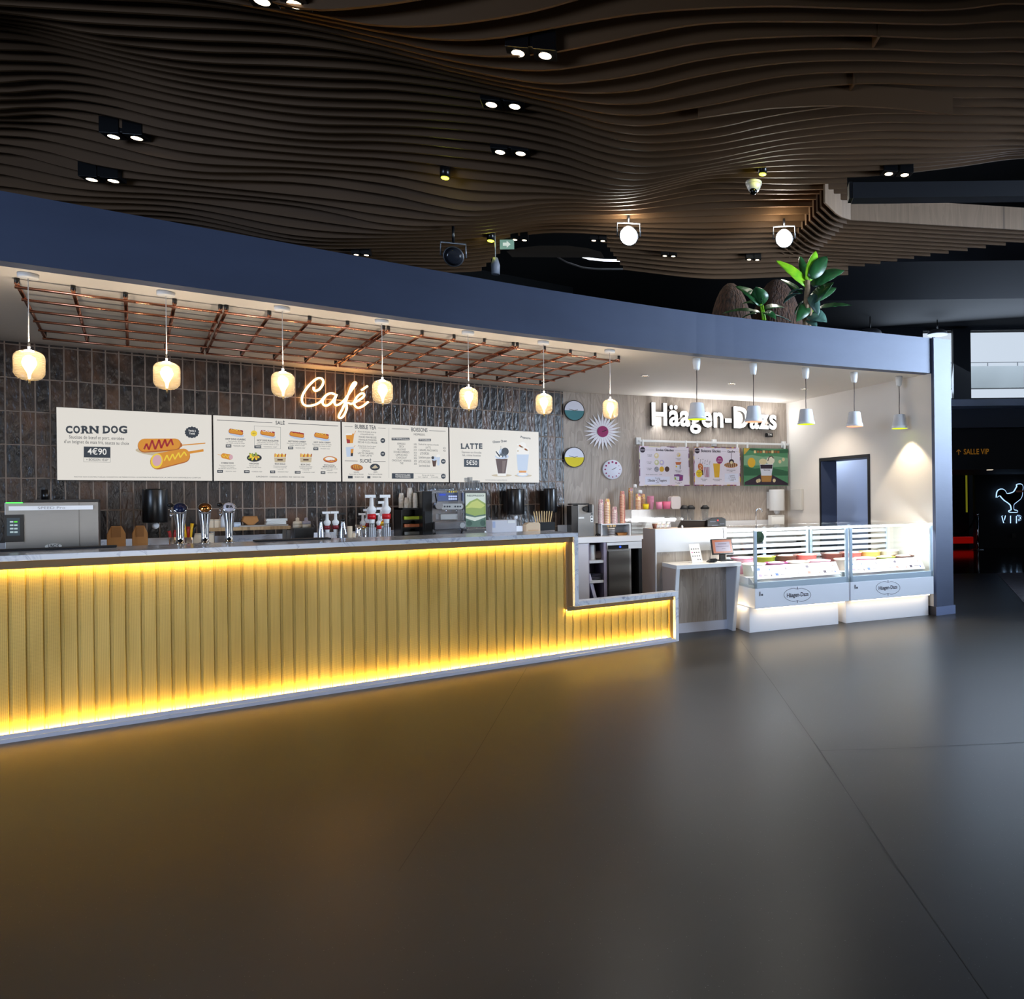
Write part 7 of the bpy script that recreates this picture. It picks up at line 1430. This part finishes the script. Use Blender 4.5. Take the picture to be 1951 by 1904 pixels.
def leaf(t, base, tip, w, mat, bend=.25, roll=0.0):
    """a leaf from base to tip (local points), on its own stalk"""
    b, e = Vector(base), Vector(tip); d = e - b; L = d.length; R = d.to_track_quat('X', 'Z').to_matrix().to_4x4()
    g = leafmesh(L, w * .62, bend); M = Matrix.Translation(b) @ R @ Matrix.Rotation(roll, 4, 'X') @ Matrix.Rotation(-math.atan(bend) * .75, 4, 'Y')
    g.v = [tuple(M @ Vector(v)) for v in g.v]; o = obj('leaf', g, mat, t); s = o.modifiers.new('th', 'SOLIDIFY'); s.thickness = .003
def plant(nm, lab, zc, root, leaves, trunk):
    o = far(root[0], root[1], zc); o.z = RZf; t = thing(nm, lab, 'plant', o)
    P = lambda x, y, dz=0: far(x, y, zc + dz) - o
    for (x0, y0, x1, y1, w, mat, bend, roll, dz) in leaves:
        a = P(x0, y0); leaf(t, a, P(x1, y1, dz), w, mat, bend, roll)
    for (pts, r, m_) in trunk: obj('stem', G().tube([P(*q) for q in pts], r, 8), m_, t)
    obj('pot', G().lathe([(.14, 0), (.18, .2), (.16, .2)], 20), pm('dark_pot', (40, 36, 34), .7), t)
Zp = 8.9
plant('banana_plant', 'tall leafy plant with pale trunk and bright lime leaves on the kiosk roof', Zp, (1538, 622), [
    (1536, 545, 1478, 493, .26, LB, .18, -1.2, -.1), (1538, 535, 1556, 476, .26, LB, .1, 1.4, .1), (1543, 530, 1578, 486, .28, LF, .15, 1.3, .15), (1530, 530, 1526, 486, .24, LF, .1, .6, .3), (1548, 545, 1612, 508, .30, LF, .3, .9, .2), (1545, 578, 1588, 535, .28, LF, .2, 1.2, -.1), (1550, 575, 1596, 545, .2, LF, .2, 1.0, .2),
    (1560, 588, 1624, 580, .22, LF, .12, .6, .0), (1540, 600, 1577, 612, .36, LS, .2, .8, -.1), (1538, 582, 1518, 612, .24, LF, .25, -1.0, -.15), (1530, 575, 1512, 600, .22, LF, .3, -.6, .1), (1528, 560, 1484, 528, .12, LF, .2, -.6, .2), (1528, 552, 1500, 560, .22, LS, .3, -.3, .1), (1526, 560, 1490, 575, .24, LS, .3, -.2, .2), (1540, 610, 1556, 622, .2, LS, .3, .4, -.15), (1545, 560, 1560, 600, .22, LS, .3, .8, -.1)],
    [([(1534, 625), (1536, 590), (1538, 555), (1538, 535)], .035, BARK), ([(1541, 625), (1543, 600), (1546, 575), (1556, 565)], .028, BARK), ([(1536, 560), (1530, 540), (1528, 528)], .012, LF), ([(1543, 600), (1550, 590), (1562, 587)], .010, LB)])
plant('banana_plant', 'lower broad-leaved plant left of the tall one on the kiosk roof', 8.5, (1452, 606), [
    (1448, 582, 1402, 540, .30, LF, .3, -.9, -.05), (1450, 580, 1440, 545, .34, LF, .2, .3, -.1), (1452, 582, 1412, 575, .26, LF, .3, -.5, .1), (1448, 596, 1374, 592, .2, LF, .25, -.5, .0), (1456, 590, 1496, 582, .2, LF, .3, .6, .1), (1455, 595, 1480, 606, .2, LF, .3, .5, -.1), (1440, 598, 1410, 606, .16, LF, .3, -.4, .1), (1452, 580, 1452, 566, .16, LF, .2, .2, 0), (1460, 600, 1512, 612, .16, LS, .2, .4, .1)],
    [([(1454, 610), (1452, 595), (1449, 580)], .012, LB), ([(1458, 610), (1455, 595), (1453, 582)], .012, LB)])
# brown fibrous mound
def mat_thatch():
    q = NT('brown_thatch'); n = q.n('ShaderNodeTexNoise', Scale=14.0, Detail=5.0); q.l(q.map((3.0, 3.0, .6)), n.inputs['Vector']); q.l(q.ramp(n.outputs['Fac'], [(.3, (26, 17, 12)), (.7, (88, 58, 40))]), q.b.inputs['Base Color']); q.b.inputs['Roughness'].default_value = .9; q.bump(n.outputs['Fac'], 1.0, .05); return q.m
TH_ = mat_thatch()
for (px, py, z, w, h, lab) in ((1393, 578, 9.4, 66, 76, 'brown fibrous mound at the left, low behind the broad-leaved plant'), (1480, 575, 10.6, 84, 84, 'larger brown fibrous mound between the two plants')):
    q = far(px, py + 30, z); k = z / F_PX; q.z = RZf + .002; tp = far(px, py - h * .5, z).z - RZf; single('thatch_mound', G().lathe([(w * .72 * k * math.cos(a), tp * math.sin(a)) for a in [i * PI / 20 for i in range(11)]], 28), TH_, lab, 'mound', q)
run_fits()
